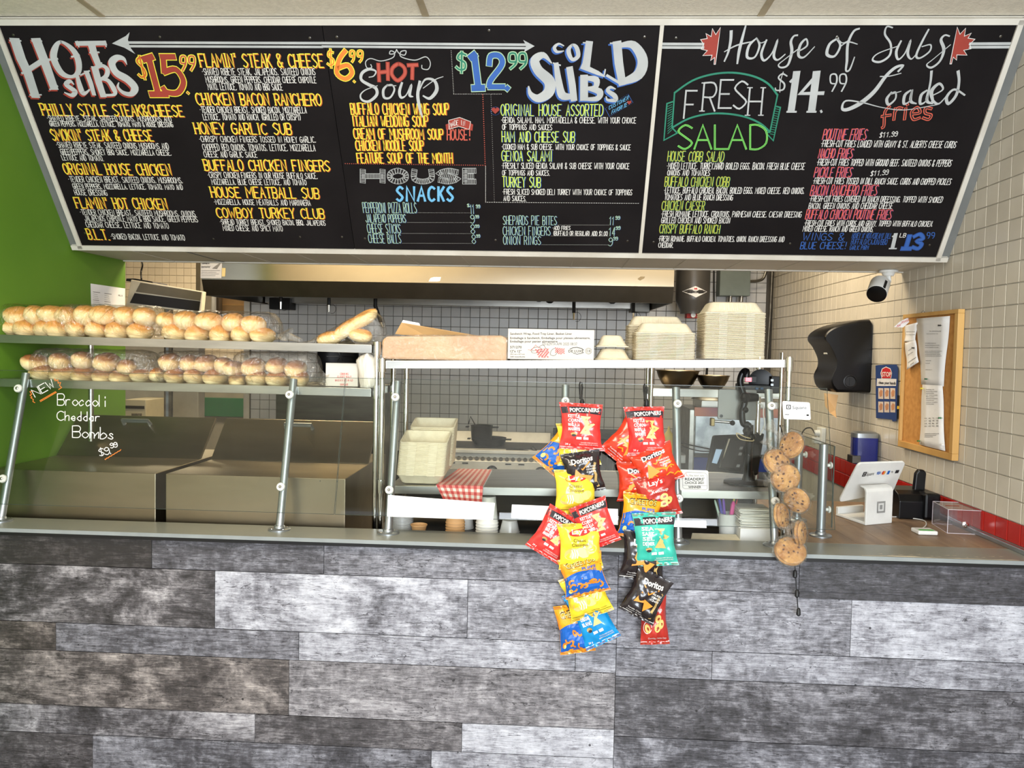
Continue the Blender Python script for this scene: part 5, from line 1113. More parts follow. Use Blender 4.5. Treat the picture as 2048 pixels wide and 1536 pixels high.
def chip_bag(px, py, wp, hp, rot, Y, kind, label, tilt=.16, T=.030, seed=0, sk=0):
    c = PY(px, py, Y); k = Y/FPX*1.0; w_, h_ = wp*k*1.13, hp*k*1.05; th = math.radians(rot)
    r = Vector((math.cos(th), 0, -math.sin(th))); u = Vector((math.sin(th), 0, math.cos(th))); n = Vector((0, -1, 0))
    u2 = u*math.cos(tilt)+Vector((0, 1, 0))*math.sin(tilt); n2 = r.cross(u2)*-1; n2 = n2 if n2.y < 0 else -n2
    t = thing('snack_bag', label, 'snack bag', c, {'L': 'snack bags on the left string', 'R': 'snack bags on the right string'}[kind[0]]); kind = kind[1:]
    def bulge(a, b):
        bb = min(1, abs(b)/.88); f = max(0, 1-bb**2.6)**.75*max(0, 1-abs(a)**3.2)**.6
        cr = max(0, abs(b)-.35)*.009*math.sin(a*11+seed+b*2)*(1-abs(a))
        return T*f*(1+.35*noise.noise(Vector((a*1.6+seed, b*1.8, seed*3.1))))+.006*noise.noise(Vector((a*3.4+seed, b*3.6, seed+9)))*(1 if abs(b) < .9 else .4)+cr
    def pt(a, b, l=0, side=1):
        x = a*w_/2*(1-.15*(1-min(1, abs(b)**1.6))+.03*noise.noise(Vector((b*3, seed, a*.5))))+sk*b*w_*.1; z = b*h_/2
        wv = .0025*math.sin(a*7+seed)*(1 if abs(b) > .85 else 0)
        return r*x+u2*z+n2*(side*bulge(a, b)+wv+.0009*l*side+(.0004*side))
    mb = MB(); NA, NB = 20, 28
    for side in (1, -1):
        b0 = len(mb.v)
        for j in range(NB+1):
            for i in range(NA+1): mb.v.append(pt(-1+2*i/NA, -1+2*j/NB, 0, side))
        for j in range(NB):
            for i in range(NA): q = b0+j*(NA+1)+i; mb.face([q, q+1, q+NA+2, q+NA+1] if side > 0 else [q, q+NA+1, q+NA+2, q+1])
    mb.build('pouch', 'bag_'+kind, t, local=True, smooth='all', fix=False)
    D = {}
    g = lambda m: D.setdefault(m, MB())
    P = lambda a, b, l=0: pt(a, b, l+1)
    def patch(m, a0, a1, b0, b1, l=0, curve=0, na=8, nb=4):
        q = g(m); s0 = len(q.v)
        for j in range(nb+1):
            for i in range(na+1):
                a = a0+(a1-a0)*i/na; q.v.append(P(a, b0+(b1-b0)*j/nb+curve*(1-a*a)*(j/nb if curve and m == 'p_blue' else 1), l))
        for j in range(nb):
            for i in range(na): z = s0+j*(na+1)+i; q.face([z, z+1, z+na+2, z+na+1])
    def tx(m, s, a0, b0, a1, h, l=3, bold=.02, b1=None, shear=0): font_text(g(m), s, a0, b0, a1, h, P, l, 0, bold, b1, shear)
    def tri(m, cx, cy, s, ro, l=2):
        pts = [(cx+s*math.cos(ro+2*PI*k/3), cy+s*.95*w_/h_*math.sin(ro+2*PI*k/3)) for k in range(3)]; shape(g(m), pts, P, l)
    def blob(m, cx, cy, rx, ry, ro=0, l=2): shape(g(m), ell(cx, cy, rx, ry, ro, 14), P, l)
    for b in (-.90, -.955, .90, .955): ribbon(g('p_white' if b < 0 and kind in ('red', 'teal', 'ketchup', 'nacho', 'blue', 'black') and b > -.93 else 'p_rust' if kind != 'black' else 'p_dark'), [(-.98+.196*i, b) for i in range(11)], .022, P, 1)
    if kind in ('red', 'teal', 'blue'):
        patch('p_dark', -.97, .97, .52, .80, 1, .05); tx('p_white', 'POPCORNERS', -.55, .60, .85, .17, 3, .03, .66)
        w1, w2 = {'red': ('KETTLE CORN', 'MAÏS À LA MARMITE'), 'teal': ('SEA SALT', 'SEL DE MER'), 'blue': ('WHITE CHEDDAR', 'CHEDDAR BLANC')}[kind]
        y = .36
        for s in (w1.split(' ')+([w2[:9], w2[9:].strip()] if kind == 'red' else w2.split(' ', 1))):
            tx('p_white', s.strip(), -.68, y, -.08, .13, 3, .03); y -= .185
        tri('p_chip', .22, .30, .30, .5); tri('p_chip', .42, .08, .30, 2.2, 3); tri('p_chip', .22, -.18, .33, 1.5, 4)
        for q in ((.25, .3), (.42, .08), (.22, -.16)): blob('p_gold', q[0], q[1], .06, .03, .4, 6)
        blob('p_gold', -.38, -.34, .17, .07); blob('p_dark', -.38, -.40, .12, .05, 0, 3)
        for a in (-.25, .10): patch('p_white', a, a+.26, -.56, -.46, 1, 0, 3, 1)
        tx('p_white', '28 g', -.75, -.82, -.5, .07); tx('p_white', 'FLAVOURED POPPED CORN SNACKS', -.02, -.72, .8, .05, 3, .0); tx('p_white', 'GRIGNOTINES DE MAÏS SOUFFLÉ', -.1, -.80, .8, .05, 3, 0)
    elif kind == 'yellow':
        blob('p_red', 0, .62, .52, .16, .1, 1); tx('p_white', "Lay's", -.36, .55, .36, .2, 3, .02, .60)
        tx('p_ink', 'Classic', -.32, .22, .32, .14, 3, .005); tx('p_ink', 'Classique', -.42, .03, .42, .14, 3, .005)
        blob('p_chip', -.45, -.30, .36, .24, .3, 1); blob('p_pale', -.28, -.30, .28, .20, .9, 2); blob('p_pale', .1, -.26, .34, .22, -.3, 3); blob('p_pale', .55, -.12, .3, .2, .4, 2)
        for q in range(3): ribbon(g('p_white'), [(-.42+q*.12, -.14), (-.36+q*.12, -.32), (-.40+q*.12, -.48)], .05, P, 4)
        tx('p_ink', 'Potato Chips · Croustilles', .05, -.72, .8, .05, 3, 0); ribbon(g('p_ink'), [(-.95+.19*i, -.80) for i in range(11)], .018, P, 2)
    elif kind == 'orange':
        patch('p_blue', -.98, .98, -.88, .02, 1, .26, 12, 8)
        tx('p_ink', 'CHEETOS', -.72, .50, .72, .26, 3, .05, .60); tx('p_pale', 'CHEETOS', -.70, .51, .70, .22, 4, .0, .61); tx('p_blue', 'PUFFS', .0, .32, .7, .13, 3, .03); tx('p_blue', 'SOUFFLÉS', -.1, .18, .72, .09, 3, .02)
        random.seed(seed+40)
        for q in range(11):
            cx, cy, a = random.uniform(-.7, .8), random.uniform(-.68, -.05), random.uniform(0, 6)
            ribbon(g('p_puff'), [(cx+.15*math.cos(a+t_*.5), cy+.13*math.sin(a+t_*.5)) for t_ in range(6)], .085, P, 2+q % 3)
        blob('p_pale', -.75, -.62, .1, .12, 0, 3)
    elif kind in ('black', 'nacho'):
        if kind == 'nacho': patch('p_dark', -.5, .45, .40, .62, 1, .05)
        for L_ in ([(-.42, .40), (.0, .12), (.42, .46)],): ribbon(g('p_chip2'), L_, .06, P, 2)
        tx('p_white', 'Doritos', -.55, .42, .62, .25, 3, .03, .52)
        for q in range(3): tx('p_white', ['NACHO', 'FROMAGE', 'CHEESE'][q] if kind == 'nacho' else ['DILL PICKLE', 'CORNICHON', 'CHIPS'][q], .2, .2-q*.13, .75, .08, 3, .02)
        tri('p_chip2', -.30, -.18, .40, 1.8, 2); tri('p_chip2', .18, -.34, .38, .3, 3); tri('p_chip2', .55, -.1, .25, 1.2, 2) if kind == 'nacho' else None
        tx('p_white', 'Tortilla Chips', -.7, -.74, .1, .06, 3, 0); tx('p_white', 'Croustilles de maïs', -.7, -.83, .2, .05, 3, 0)
        if kind == 'nacho':
            random.seed(seed)
            for q in range(6): cx, cy = random.uniform(-.8, .7), random.uniform(-.7, .0); ribbon(g('bag_orange'), [(cx, cy), (cx+.2, cy+.08), (cx+.32, cy-.02)], .05, P, 1)
        else: ribbon(g('p_gold'), [(.72, .35), (.62, .1), (.7, -.2), (.6, -.5), (.66, -.75)], .14, P, 1)
    elif kind == 'ketchup':
        blob('p_red', .0, .62, .5, .2, .2, 1); tx('p_white', "Lay's", -.36, .53, .36, .22, 3, .02, .60); tx('p_white', 'Ketchup', -.3, .18, .6, .14, 3, .01, .22)
        for q in ((.3, -.05), (.5, -.25), (.2, -.38), (-.55, -.4)): blob('p_chip', q[0], q[1], .24, .15, q[0], 2); blob('p_rust', q[0]+.03, q[1], .10, .05, q[0], 3)
        ribbon(g('p_white'), ell(-.55, -.35, .3, .22, 0, 18), .03, P, 2); tx('p_white', 'Croustilles · Potato Chips', -.5, -.78, .8, .06, 3, 0)
    nm = {'p_white': 'white_print', 'p_dark': 'dark_print', 'p_blue': 'blue_print', 'p_chip': 'chip_picture', 'p_chip2': 'chip_picture', 'p_pale': 'pale_print', 'p_puff': 'puff_picture', 'p_red': 'red_print', 'p_ink': 'dark_print', 'p_rust': 'seal_crimps', 'p_gold': 'tan_print', 'bag_orange': 'orange_print'}
    for m_, mb in D.items(): mb.build(nm[m_], m_, t, local=True, fix=False, kind='stuff')
    return t
def cx5(x, y): return 1040+x/5.486, 760+y/5.486
LEFT = [(1162, 853, 78, 88, 2, 3.175, 'Lred', 'red kettle corn bag topmost on the left string', -.3), (1157, 888, 78, 80, -3, 3.20, 'Lyellow', 'yellow chip bag below the topmost red bag, left string', 0), (1126, 906, 72, 90, 40, 3.225, 'Lorange', 'orange and blue puffs bag tilted left near the string top', 0),
        (1166, 944, 72, 78, -10, 3.150, 'Lblack', 'black tortilla chip bag on the left string', 0), (1151, 984, 78, 84, -1, 3.135, 'Lyellow', 'yellow chip bag below the black one on the left string', 0), (1108, 1068, 68, 92, 30, 3.055, 'Lred', 'red kettle corn bag fanned out left over the sill', 0),
        (1190, 1048, 70, 88, -22, 3.040, 'Lred', 'red kettle corn bag fanned out right over the sill', 0), (1160, 1092, 80, 86, -4, 3.010, 'Lyellow', 'yellow chip bag hanging at sill height on the left string', 0), (1167, 1150, 82, 76, -15, 2.995, 'Lorange', 'orange and blue puffs bag below the sill, left string', 0),
        (1172, 1190, 80, 84, -20, 3.015, 'Lyellow', 'lowest yellow chip bag on the left string', 0), (1182, 1232, 68, 112, -27, 3.03, 'Lblue', 'bright blue white-cheddar bag at the bottom of the left string', 0), (1149, 1257, 64, 92, -10, 3.045, 'Lorange', 'lowest orange and blue puffs bag hanging behind the blue bag', 0)]
RIGHT = [(1292, 862, 72, 92, -2, 3.175, 'Rred', 'red kettle corn bag topmost on the right string', -.4), (1262, 884, 76, 92, 38, 3.205, 'Rnacho', 'orange-red nacho bag tilted left beside the topmost red bag', 0), (1312, 932, 80, 74, -22, 3.155, 'Rnacho', 'orange-red nacho bag turned right below the top red bag', 0),
         (1277, 963, 78, 74, -2, 3.165, 'Rnacho', 'orange-red nacho bag third down on the right string', 0), (1315, 992, 76, 80, -12, 3.12, 'Rketchup', 'dark red ketchup chip bag in front of the guard post', 0), (1280, 1033, 72, 84, 8, 3.085, 'Rorange', 'orange and blue puffs bag on the right string at the sill', 0),
         (1310, 1078, 78, 100, -4, 3.03, 'Rteal', 'teal sea salt bag hanging over the sill edge', 0), (1287, 1112, 80, 92, 5, 3.045, 'Rblack', 'black tortilla chip bag hanging behind the teal bag', 0), (1292, 1191, 70, 90, 26, 3.0, 'Rblack', 'lowest black tortilla chip bag, tilted, right string', 0), (1307, 1232, 52, 106, -4, 3.03, 'Rketchup', 'dark red ketchup chip bag at the bottom of the right string', 0)]
for i, (x, y, a, b, r, Y, k, l, sk) in enumerate(LEFT+RIGHT): chip_bag(x, y, a, b, r, Y, k, l, seed=i+1, sk=sk*1.0, tilt=.12)
def strip(name, lab, top, pts, clips):
    t = thing('hanging_strip', lab, 'display strip', top, 'black display strips hooked on the guard glass'); P = [Vector(p) for p in pts]
    MB().tube(P, .0022, 6).build('strap', 'rubber_black', t, smooth=True)
    a = P[0]; MB().tube([a+Vector((-.003, 0, -.06)), a+Vector((-.007, 0, 0)), a+Vector((-.003, .012, .012)), a+Vector((.004, .02, .010)), a+Vector((.007, .006, -.01)), a+Vector((.004, -.002, -.08))], .0026, 8).build('hook', 'rubber_black', t, smooth=True)
    for c in clips: MB().lathe([(.004, .022), (.009, .012), (.010, -.012), (.005, -.024)], c, 10).build('clip', 'rubber_black', t, smooth=True)
for lab, px, pys, extra in (('black clip strip hooked on the glass carrying the left chip bags', 1162, 770, [(1160, 900, 3.22), (1155, 1000, 3.16), (1150, 1090, 3.06), (1165, 1240, 3.06)]), ('black clip strip hooked on the glass carrying the right chip bags', 1291, 774, [(1290, 880, 3.22), (1285, 980, 3.17), (1290, 1080, 3.065), (1300, 1210, 3.06)])):
    top = PY(px, pys, 3.29); P = [top, PY(px+1, 815, 3.235)]+[PY(*e) for e in extra]; strip('', lab, top, P, [PY(px+2, 808, 3.225)]+[p+Vector((0, 0, .01)) for p in P[2:]])
# ================================================================== wrapped cookies
def cookie_mesh(r, seed):
    mb = MB(); L = []; n = 28
    for z, f in ((0, .55), (.001, .9), (.005, 1), (.009, .93), (.0115, .72), (.0125, .38)):
        L.append([(r*f*math.cos(2*PI*k/n)*(1+.035*noise.noise(Vector((math.cos(2*PI*k/n)*2, math.sin(2*PI*k/n)*2, seed)))), r*f*math.sin(2*PI*k/n), z+(.0016*noise.noise(Vector((k*.9, f*6, seed))) if f < .95 else 0)) for k in range(n)])
    return mb.loft(L)
def cookie_pack(px, py, Y, rp, normal, lab, roll=0, tie=None, flat_=False):
    c = PY(px, py, Y); r = rp*Y/FPX; t = thing('cookie_pack', lab, 'cookies', c, 'wrapped cookies on the black strip'); q = Vector((0, 0, 1)).rotation_difference(Vector(normal).normalized()).to_matrix()
    random.seed(int(px))
    for k in (0, 1):
        ck = cookie_mesh(r, px+k); ck.v = [q@(v+Vector((random.uniform(-.0001, .0001)+.003*k, 0, -.013+k*.013))) for v in ck.v]; o = ck.build('cookie', 'cookie', t, local=True, smooth='all')
        ch = MB()
        for j in range(10):
            a, d = random.uniform(0, 6.28), r*.8*math.sqrt(random.random()); s = random.uniform(.003, .0065); zz = (.0125-(d/r)**2*.003 if k else 0)-.013+k*.013
            ch.lathe([(s*.5, -.001), (s, .0005), (s*.6, .0018)], q@Vector((d*math.cos(a)+.003*k, d*math.sin(a), zz)), 6, axis=q@Vector((random.uniform(-.3, .3), random.uniform(-.3, .3), 1 if k else -1)))
        ch.build('chocolate_chip', 'chocolate', o, local=True, kind='stuff')
    w_ = MB(); L = []; n = 30
    for i, (z, f) in enumerate(((-.020, .5), (-.019, .95), (-.010, 1.12), (.006, 1.13), (.016, .98), (.0185, .5))):
        L.append([q@Vector((r*f*math.cos(2*PI*k/n)*(1+.05*math.sin(k*5+i)), r*f*math.sin(2*PI*k/n)*(1+.04*math.sin(k*7)), z+.0015*math.sin(k*4+i))) for k in range(n)])
    w_.loft(L, (True, True)); w_.build('wrapper', 'cookie_film', t, local=True, smooth='all')
    if tie:
        e = PY(tie[0], tie[1], Y)-c; d = e.normalized(); s = d.orthogonal().normalized(); s2 = d.cross(s); L = []
        for i, rad in enumerate((.6*r, .16*r, .12*r, .35*r, .5*r)):
            o0 = d*(r*.9+(e.length-r*.9)*max(0, i-0)/4); L.append([o0+(s*math.cos(2*PI*k/16)+s2*math.sin(2*PI*k/16))*rad*(1+.25*math.sin(k*5+i)) for k in range(16)])
        MB().loft(L, (False, False)).build('twisted_end', 'cookie_film', t, local=True, smooth='all')
film('cookie_film', (254, 253, 250), .09, .12, 1, 60, haze=.03, share=.7)
cookie_pack(1582, 890, 3.11, 26, (-.75, -.55, .35), 'topmost pair of wrapped cookies, seen half edge-on', tie=(1535, 850))
cookie_pack(1553, 923, 3.09, 26, (.25, -.85, .45), 'second pair of wrapped cookies with a taped fold', tie=(1533, 878))
cookie_pack(1570, 956, 3.075, 28, (.05, -.98, -.1), 'round flat-on pair of cookies third from the top', tie=(1530, 962))
cookie_pack(1592, 1001, 3.065, 26, (-.6, -.72, -.3), 'fourth pair of wrapped cookies, turned to the left', tie=(1568, 972))
cookie_pack(1563, 1031, 3.05, 25, (.72, -.6, .2), 'fifth pair of wrapped cookies, turned to the right', tie=(1590, 1000))
cookie_pack(1601, 1065, 3.035, 24, (.8, -.55, .1), 'sixth pair of wrapped cookies leaning right over the sill', tie=(1580, 1034))
cookie_pack(1580, 1102, 3.01, 30, (.0, -.75, .65), 'lowest and largest cookie bag, hanging over the sill edge', tie=(1574, 1050))
top = PY(1560, 850, 3.2); P = [top, PY(1575, 900, 3.14), PY(1575, 960, 3.11), PY(1580, 1040, 3.08), PY(1589, 1110, 3.04), PY(1590, 1132, 3.035), PY(1593, 1180, 3.035), PY(1597, 1232, 3.035)]
t = thing('hanging_strip', 'thin black clip strip carrying cookies, dangling below the sill', 'display strip', top, 'black display strips hooked on the guard glass')
MB().tube(P, .0022, 6).build('strap', 'rubber_black', t, smooth=True)
for px, py in ((1590, 1148), (1594, 1187), (1597, 1224)): MB().lathe([(.003, .016), (.007, .012), (.009, -.010), (.004, -.016)], PY(px, py, 3.035), 10).build('clip', 'rubber_black', t, smooth=True)
# ================================================================== till side, on the wall and deck
def poly_on(f, pts): return [f(*p) for p in pts]
xmap = lambda X: (lambda x, y, l=0: PX(x, y, X-.0005*(l+1)))
# bulletin board
t = thing('bulletin_board', 'cork bulletin board with a light wood frame on the tiled side wall', 'notice board', (1.88, 3.97, 1.22))
y0, y1, z0, z1, fw = 3.695, 4.262, 1.222, 1.925, .032
MB().box((1.882, y0+.01, z0+.01), (1.898, y1-.01, z1-.01)).build('cork', 'cork', t)
for n_, lo, hi in (('frame', (1.868, y0, z0), (1.898, y1, z0+fw)), ('frame', (1.868, y0, z1-fw*.6), (1.898, y1, z1)), ('frame', (1.868, y0, z0+fw), (1.898, y0+fw, z1-fw*.6)), ('frame', (1.868, y1-fw*.6, z0+fw), (1.898, y1, z1-fw*.6))):
    MB().box(lo, hi).build(n_, 'frame_wood', t, bevel=.002)
def sheet(lab, pts, X, m='paper', cat='paper', grp=None, text=(), ink_='ink_black', bend=.004, scrawl=()):
    q = [PX(x, y, X) for x, y in pts]; c = sum(q, Vector())/4; o = thing('notice', lab, cat, c, grp); mb = MB(); n = 10
    for j in range(n+1):
        for i in range(5):
            u, v = i/4, j/n; p = q[0].lerp(q[1], u).lerp(q[3].lerp(q[2], u), v); mb.v.append(p+Vector((-bend*(.5+.5*math.sin(v*7+u*3)), 0, 0)))
    for j in range(n):
        for i in range(4): k = j*5+i; mb.face([k, k+1, k+6, k+5])
    mb.build('sheet', m, o, smooth='all', fix=False).modifiers.new('s', 'SOLIDIFY').thickness = .0006
    if text:
        tm = MB(); mp = lambda x, y, l=0: PX(x, y, X-bend*1.15-.0004)
        for s, x, y, x2, h in text: font_text(tm, s, x, y, x2, -h, mp, 0, 0, .01)
        tm.build('print', ink_, o, fix=False, kind='stuff')
    if scrawl:
        tm = MB(); mp = lambda x, y, l=0: PX(x, y, X-bend*1.15-.0004)
        for x, y, n_ in scrawl: ribbon(tm, [(x+k*.85, y-k*.55-(1.6 if k % 2 else 0)+.5*math.sin(k*2.3+y)) for k in range(n_)], .55, mp)
        tm.build('handwriting', ink_, o, fix=False, kind='stuff')
    return o
L1 = [('The Regional Health Unit', 1859, 663, 1882, 1.8), ('Notice to operators', 1853, 668, 1876, 1.5)]+[('lines of small print on the letter', 1850, 687+k*4.2, 1872+(k*7 % 9), 1.6) for k in range(3)]+[('small print across the sheet width here', 1850, 703+k*3.2, 1884-(k*5 % 7), 1.6) for k in range(4)]+[('Yours truly', 1851, 722, 1862, 1.7), ('Inspector', 1851, 727, 1860, 1.6), ('and copies', 1851, 740, 1864, 1.6)]
L1 = [(''.join(random.choice('aeionrstlm ') for _ in s), *r) for s, *r in L1]     # body print is too small to read: grey lines of letters
sheet('long white letter pinned to the upper right of the cork board', [(1834, 637), (1901, 632), (1888, 773), (1844, 769)], 1.878, text=L1, cat='paper')
L2 = [(''.join(random.choice('aeionrstlm ') for _ in range(12+(k*5) % 14)), 1852, 780+k*3.6, 1868+(k*7) % 14, 1.8) for k in range(9)]
for c_, x in enumerate((1849, 1857, 1864, 1872)):
    L2 += [(str((k*7+c_*31) % 90+10), x, 838+k*5.2-c_*.2, x+4.4, 2.4) for k in range(4)]
L2 += [(''.join(random.choice('aeionrstlm') for _ in range(26)), 1849, 868+k*3.2, 1878-k*6, 1.9) for k in range(3)]
sheet('long white price list pinned to the lower right of the cork board', [(1846, 769), (1886, 771), (1891, 902), (1840, 889)], 1.876, text=L2, cat='paper')
sheet('small creased note at the upper left of the cork board', [(1808, 652), (1836, 645), (1831, 684), (1808, 683)], 1.876, text=[(''.join(random.choice('aeionrst') for _ in range(9)), 1812, 664+k*6, 1830, 2) for k in range(2)], ink_='ink_grey', cat='paper')
sheet('handwritten note pinned at an angle on the cork board', [(1811, 686), (1832, 680), (1838, 724), (1815, 740)], 1.870, cat='paper', scrawl=[(1817, 702, 8), (1816, 711, 13), (1816, 726, 20), (1821, 730, 8), (1822, 738, 9)])
q = [PX(1792, 655, 1.80), PX(1836, 625, 1.88), PX(1812, 636, 1.88), PX(1800, 642, 1.82)]
t = thing('notice', 'card with red print sticking out from the board corner', 'paper', q[0]); MB().prism([PY(1788, 654, 4.20), PY(1800, 643, 4.22), PY(1836, 625, 4.24), PY(1836, 629, 4.24), PY(1806, 655, 4.20)], (0, 0, 0), (0, .001, 0)).build('card', 'paper', t)
mb = MB(); [ribbon(mb, [(x0+k*1.5, y0-(4 if k % 2 else 0)) for k in range(n)], 1.0, lambda x, y, l=0: PY(x, y-(x-1801)*.35, 4.197)) for x0, y0, n in ((1803, 648, 11), (1794, 652, 6))]; mb.build('red_print', 'ink_red', t, fix=False, kind='stuff')
for px, py, c_, l in ((1882, 651, (20, 20, 20), 'black pushpin at the top of the long letter'), (1855, 758, (20, 90, 60), 'green pushpin at the foot of the long letter'), (1846, 777, (230, 210, 60), 'yellow pushpin at the left edge of the price list'), (1883, 836, (20, 110, 60), 'green pushpin at the right edge of the price list'), (1840, 882, (30, 110, 50), 'green pushpin at the lower left of the price list'), (1829, 696, (15, 15, 15), 'black pushpin in the handwritten note'), (1888, 890, (240, 240, 240), 'white pushpin at the lower right corner of the price list')):
    p = PX(px, py, 1.868); o = MB().lathe([(.0012, -.004), (.0012, .002), (.005, .003), (.003, .006), (.003, .011), (.005, .013), (.002, .014)], (0, 0, 0), 8, axis=(-1, 0, 0)).build('pushpin', flat(c_, .3), base=p, local=True, smooth=True); tag(o, l, 'pushpin', 'pushpins on the cork board')
for px in (1848, 1883): 
    o = MB().lathe([(.004, 0), (.007, .004), (.003, .010)], (0, 0, 0), 8, axis=(-1, 0, 0)).build('wall_hook', 'steel', base=PX(px, 624, 1.898), local=True, smooth=True); tag(o, 'small steel hook above the %s of the cork board frame' % ('left' if px < 1860 else 'right'), 'hook')
# stop poster
t = thing('hygiene_poster', 'blue poster reading STOP clean your hands beside the cork board', 'poster', PX(1773, 840, 1.89)); X = 1.892
def pq(m, pts, l, n_='panel', lab=None): mb = MB(); mb.v = [PX(x, y, X-.0006*l) for x, y in pts]; mb.face(list(range(len(pts)))); return mb.build(n_, m, t, fix=False, label=lab)
MB().prism([PX(x, y, X) for x, y in [(1751, 731), (1756, 730), (1793, 729), (1796, 737), (1793, 842), (1785, 843), (1784, 839), (1752, 836)]], (0, 0, 0), (.001, 0, 0)).build('sheet', flat((34, 62, 120)), t)
pq(flat((226, 226, 230)), [(1754, 757), (1793, 758), (1792, 772), (1753, 772)], 1, 'white_band'); pq('p_white', [(1764, 737), (1772, 733), (1781, 737), (1784, 746), (1782, 757), (1763, 757), (1761, 746)], 1, 'octagon'); pq(flat((196, 36, 44)), [(1765, 738), (1772, 734.5), (1780, 738), (1783, 746), (1781, 756.5), (1764, 756.5), (1762.5, 746)], 2, 'octagon')
mb = MB(); mp = xmap(X-.0012); font_text(mb, 'STOP', 1764, 753, 1782, -9, mp, 1, 0, .02); mb.build('white_lettering', 'p_white', t, fix=False, kind='stuff')
mb = MB(); font_text(mb, 'clean your hands', 1757, 767.5, 1791, -5.5, mp, 1, 0, .02, 769); mb.build('dark_lettering', 'p_dark', t, fix=False, kind='stuff')
for r in range(2):
    for c_ in range(3):
        x, y = 1756.5+c_*12, 776+r*27; pq(flat((214, 200, 188)), [(x, y), (x+10, y+.5), (x+10, y+22), (x, y+21.5)], 1, 'picture_panel'); pq(flat((196, 140, 104)), [(x+1.5, y+9), (x+5, y+3), (x+9, y+6), (x+8, y+16), (x+3, y+18)], 2, 'hand_picture')
t2 = thing('battery_tag', 'small black and yellow tag tucked behind the poster edge', 'tag', PX(1796, 800, 1.89)); MB().prism([PX(x, y, 1.894) for x, y in [(1792, 790), (1800, 791), (1799, 838), (1790, 837)]], (0, 0, 0), (.002, 0, 0)).build('card', 'rubber_black', t2); MB().prism([PX(x, y, 1.893) for x, y in [(1792, 812), (1798, 812), (1798, 818), (1792, 818)]], (0, 0, 0), (.001, 0, 0)).build('yellow_band', flat((230, 190, 50)), t2)
# paper towel dispenser
t = thing('towel_dispenser', 'large glossy black paper towel dispenser on the side wall', 'dispenser', PX(1700, 786, 1.8)); Yn = 4.72
prof = [(1744, 786), (1745, 645), (1741, 639), (1722, 640), (1690, 647), (1668, 655), (1655, 664), (1650, 676), (1660, 690), (1668, 705), (1674, 722), (1673, 738), (1667, 750), (1664, 762), (1668, 776), (1676, 785)]
P = catmull([PY(x, y, Yn) for x, y in prof[3:]], 3); P = [PY(x, y, Yn) for x, y in prof[:3]]+P
c = sum(P, Vector())/len(P); mb = MB(); L = []
for dy, s in ((0, .93), (.008, .98), (.022, 1), (.30, 1), (.325, .97), (.335, .92)): L.append([Vector((min(1.898, c.x+(p.x-c.x)*s) if p.x < 1.88 else p.x, Yn+dy, c.z+(p.z-c.z)*s)) for p in P])
mb.loft(L); mb.build('housing', 'plastic_black', t, smooth=True)
p = PY(1700, 763, Yn-.001); MB().lathe([(.038, -.001), (.040, .004), (.034, .006), (.030, .002)], p, 24, axis=(0, -1, 0)).build('lock_ring', 'rubber_black', t, smooth=True)
MB().box((p.x-.004, Yn-.008, p.z-.022), (p.x+.004, Yn-.001, p.z+.022)).build('lock_bar', 'rubber_black', t, bevel=.001)
p = PX(1629, 702, 1.69); MB().box((p.x-.012, 4.84, p.z-.02), (p.x-.004, 4.90, p.z+.02)).build('emblem', 'clip_white', t, bevel=.002)
MB().box((1.72, Yn+.03, c.z-.23), (1.88, Yn+.30, c.z-.2)).build('chute', 'rubber_black', t)
q = [PY(1648, 786, 4.86), PY(1676, 790, 4.84), PY(1671, 820, 4.82), PY(1673, 836, 4.80), PY(1660, 826, 4.84), PY(1650, 812, 4.86)]; MB().prism(q, (0, 0, 0), (.001, .001, 0)).build('paper_towel', flat((206, 164, 112)), t)
# soap dispenser
t = thing('soap_dispenser', 'blue translucent soap dispenser with grey top on the side wall', 'dispenser', PX(1735, 930, 1.86)); a = PY(1708, 928, 4.56); b = PY(1760, 866, 4.56)
L = [[Vector((q.x, q.y, z)) for q in rr(b.x-a.x-.004, .09, .02, ((a.x+b.x)/2, 4.60, 0))] for z in (a.z, b.z-.03)]; MB().loft(L).build('tank', mat('soap_blue', (34, 44, 120), .15, coat=.5), t, smooth=True)
L = [[Vector(((a.x+b.x)/2+(q.x-(a.x+b.x)/2)*s, 4.60+(q.y-4.60)*s, z)) for q in rr(b.x-a.x, .094, .022, ((a.x+b.x)/2, 4.60, 0))] for z, s in ((b.z-.031, 1), (b.z-.006, 1), (b.z+.002, .8))]; MB().loft(L).build('cap', 'tube_grey', t, smooth=True)
MB().box((a.x-.018, 4.54, a.z+.006), (a.x+.03, 4.62, a.z+.05)).build('push_bar', 'steel_dark', t, bevel=.003)
# security camera under the bulkhead
c = PZ(1777, 541, 2.160); t = thing('security_camera', 'white bullet security camera under the bulkhead edge', 'camera', c)
MB().lathe([(.048, -.012), (.048, 0), (.001, .0005)], c, 28).build('mount_plate', 'plastic_white', t, smooth=True); MB().lathe([(.026, -.03), (.034, -.012), (.03, -.010)], c, 24).build('collar', 'plastic_white', t, smooth=True)
bc = PY(1757, 577, 4.20); e = c+Vector((0, 0, -.028)); ax = Vector((-.40, -.62, -.55)).normalized(); MB().tube([e, e+Vector((.004, 0, -.03)), bc-ax*.045], [.014, .013, .015], 12).build('arm', 'plastic_white', t, smooth=True)
MB().lathe([(.02, -.062), (.046, -.055), (.050, -.045), (.050, .050), (.048, .052)], bc, 28, axis=ax).build('body', 'plastic_white', t, smooth=True); MB().lathe([(.049, .0515), (.0485, .057), (.040, .060), (.001, .061)], bc, 28, axis=ax).build('lens_face', 'plastic_black', t, smooth=True)
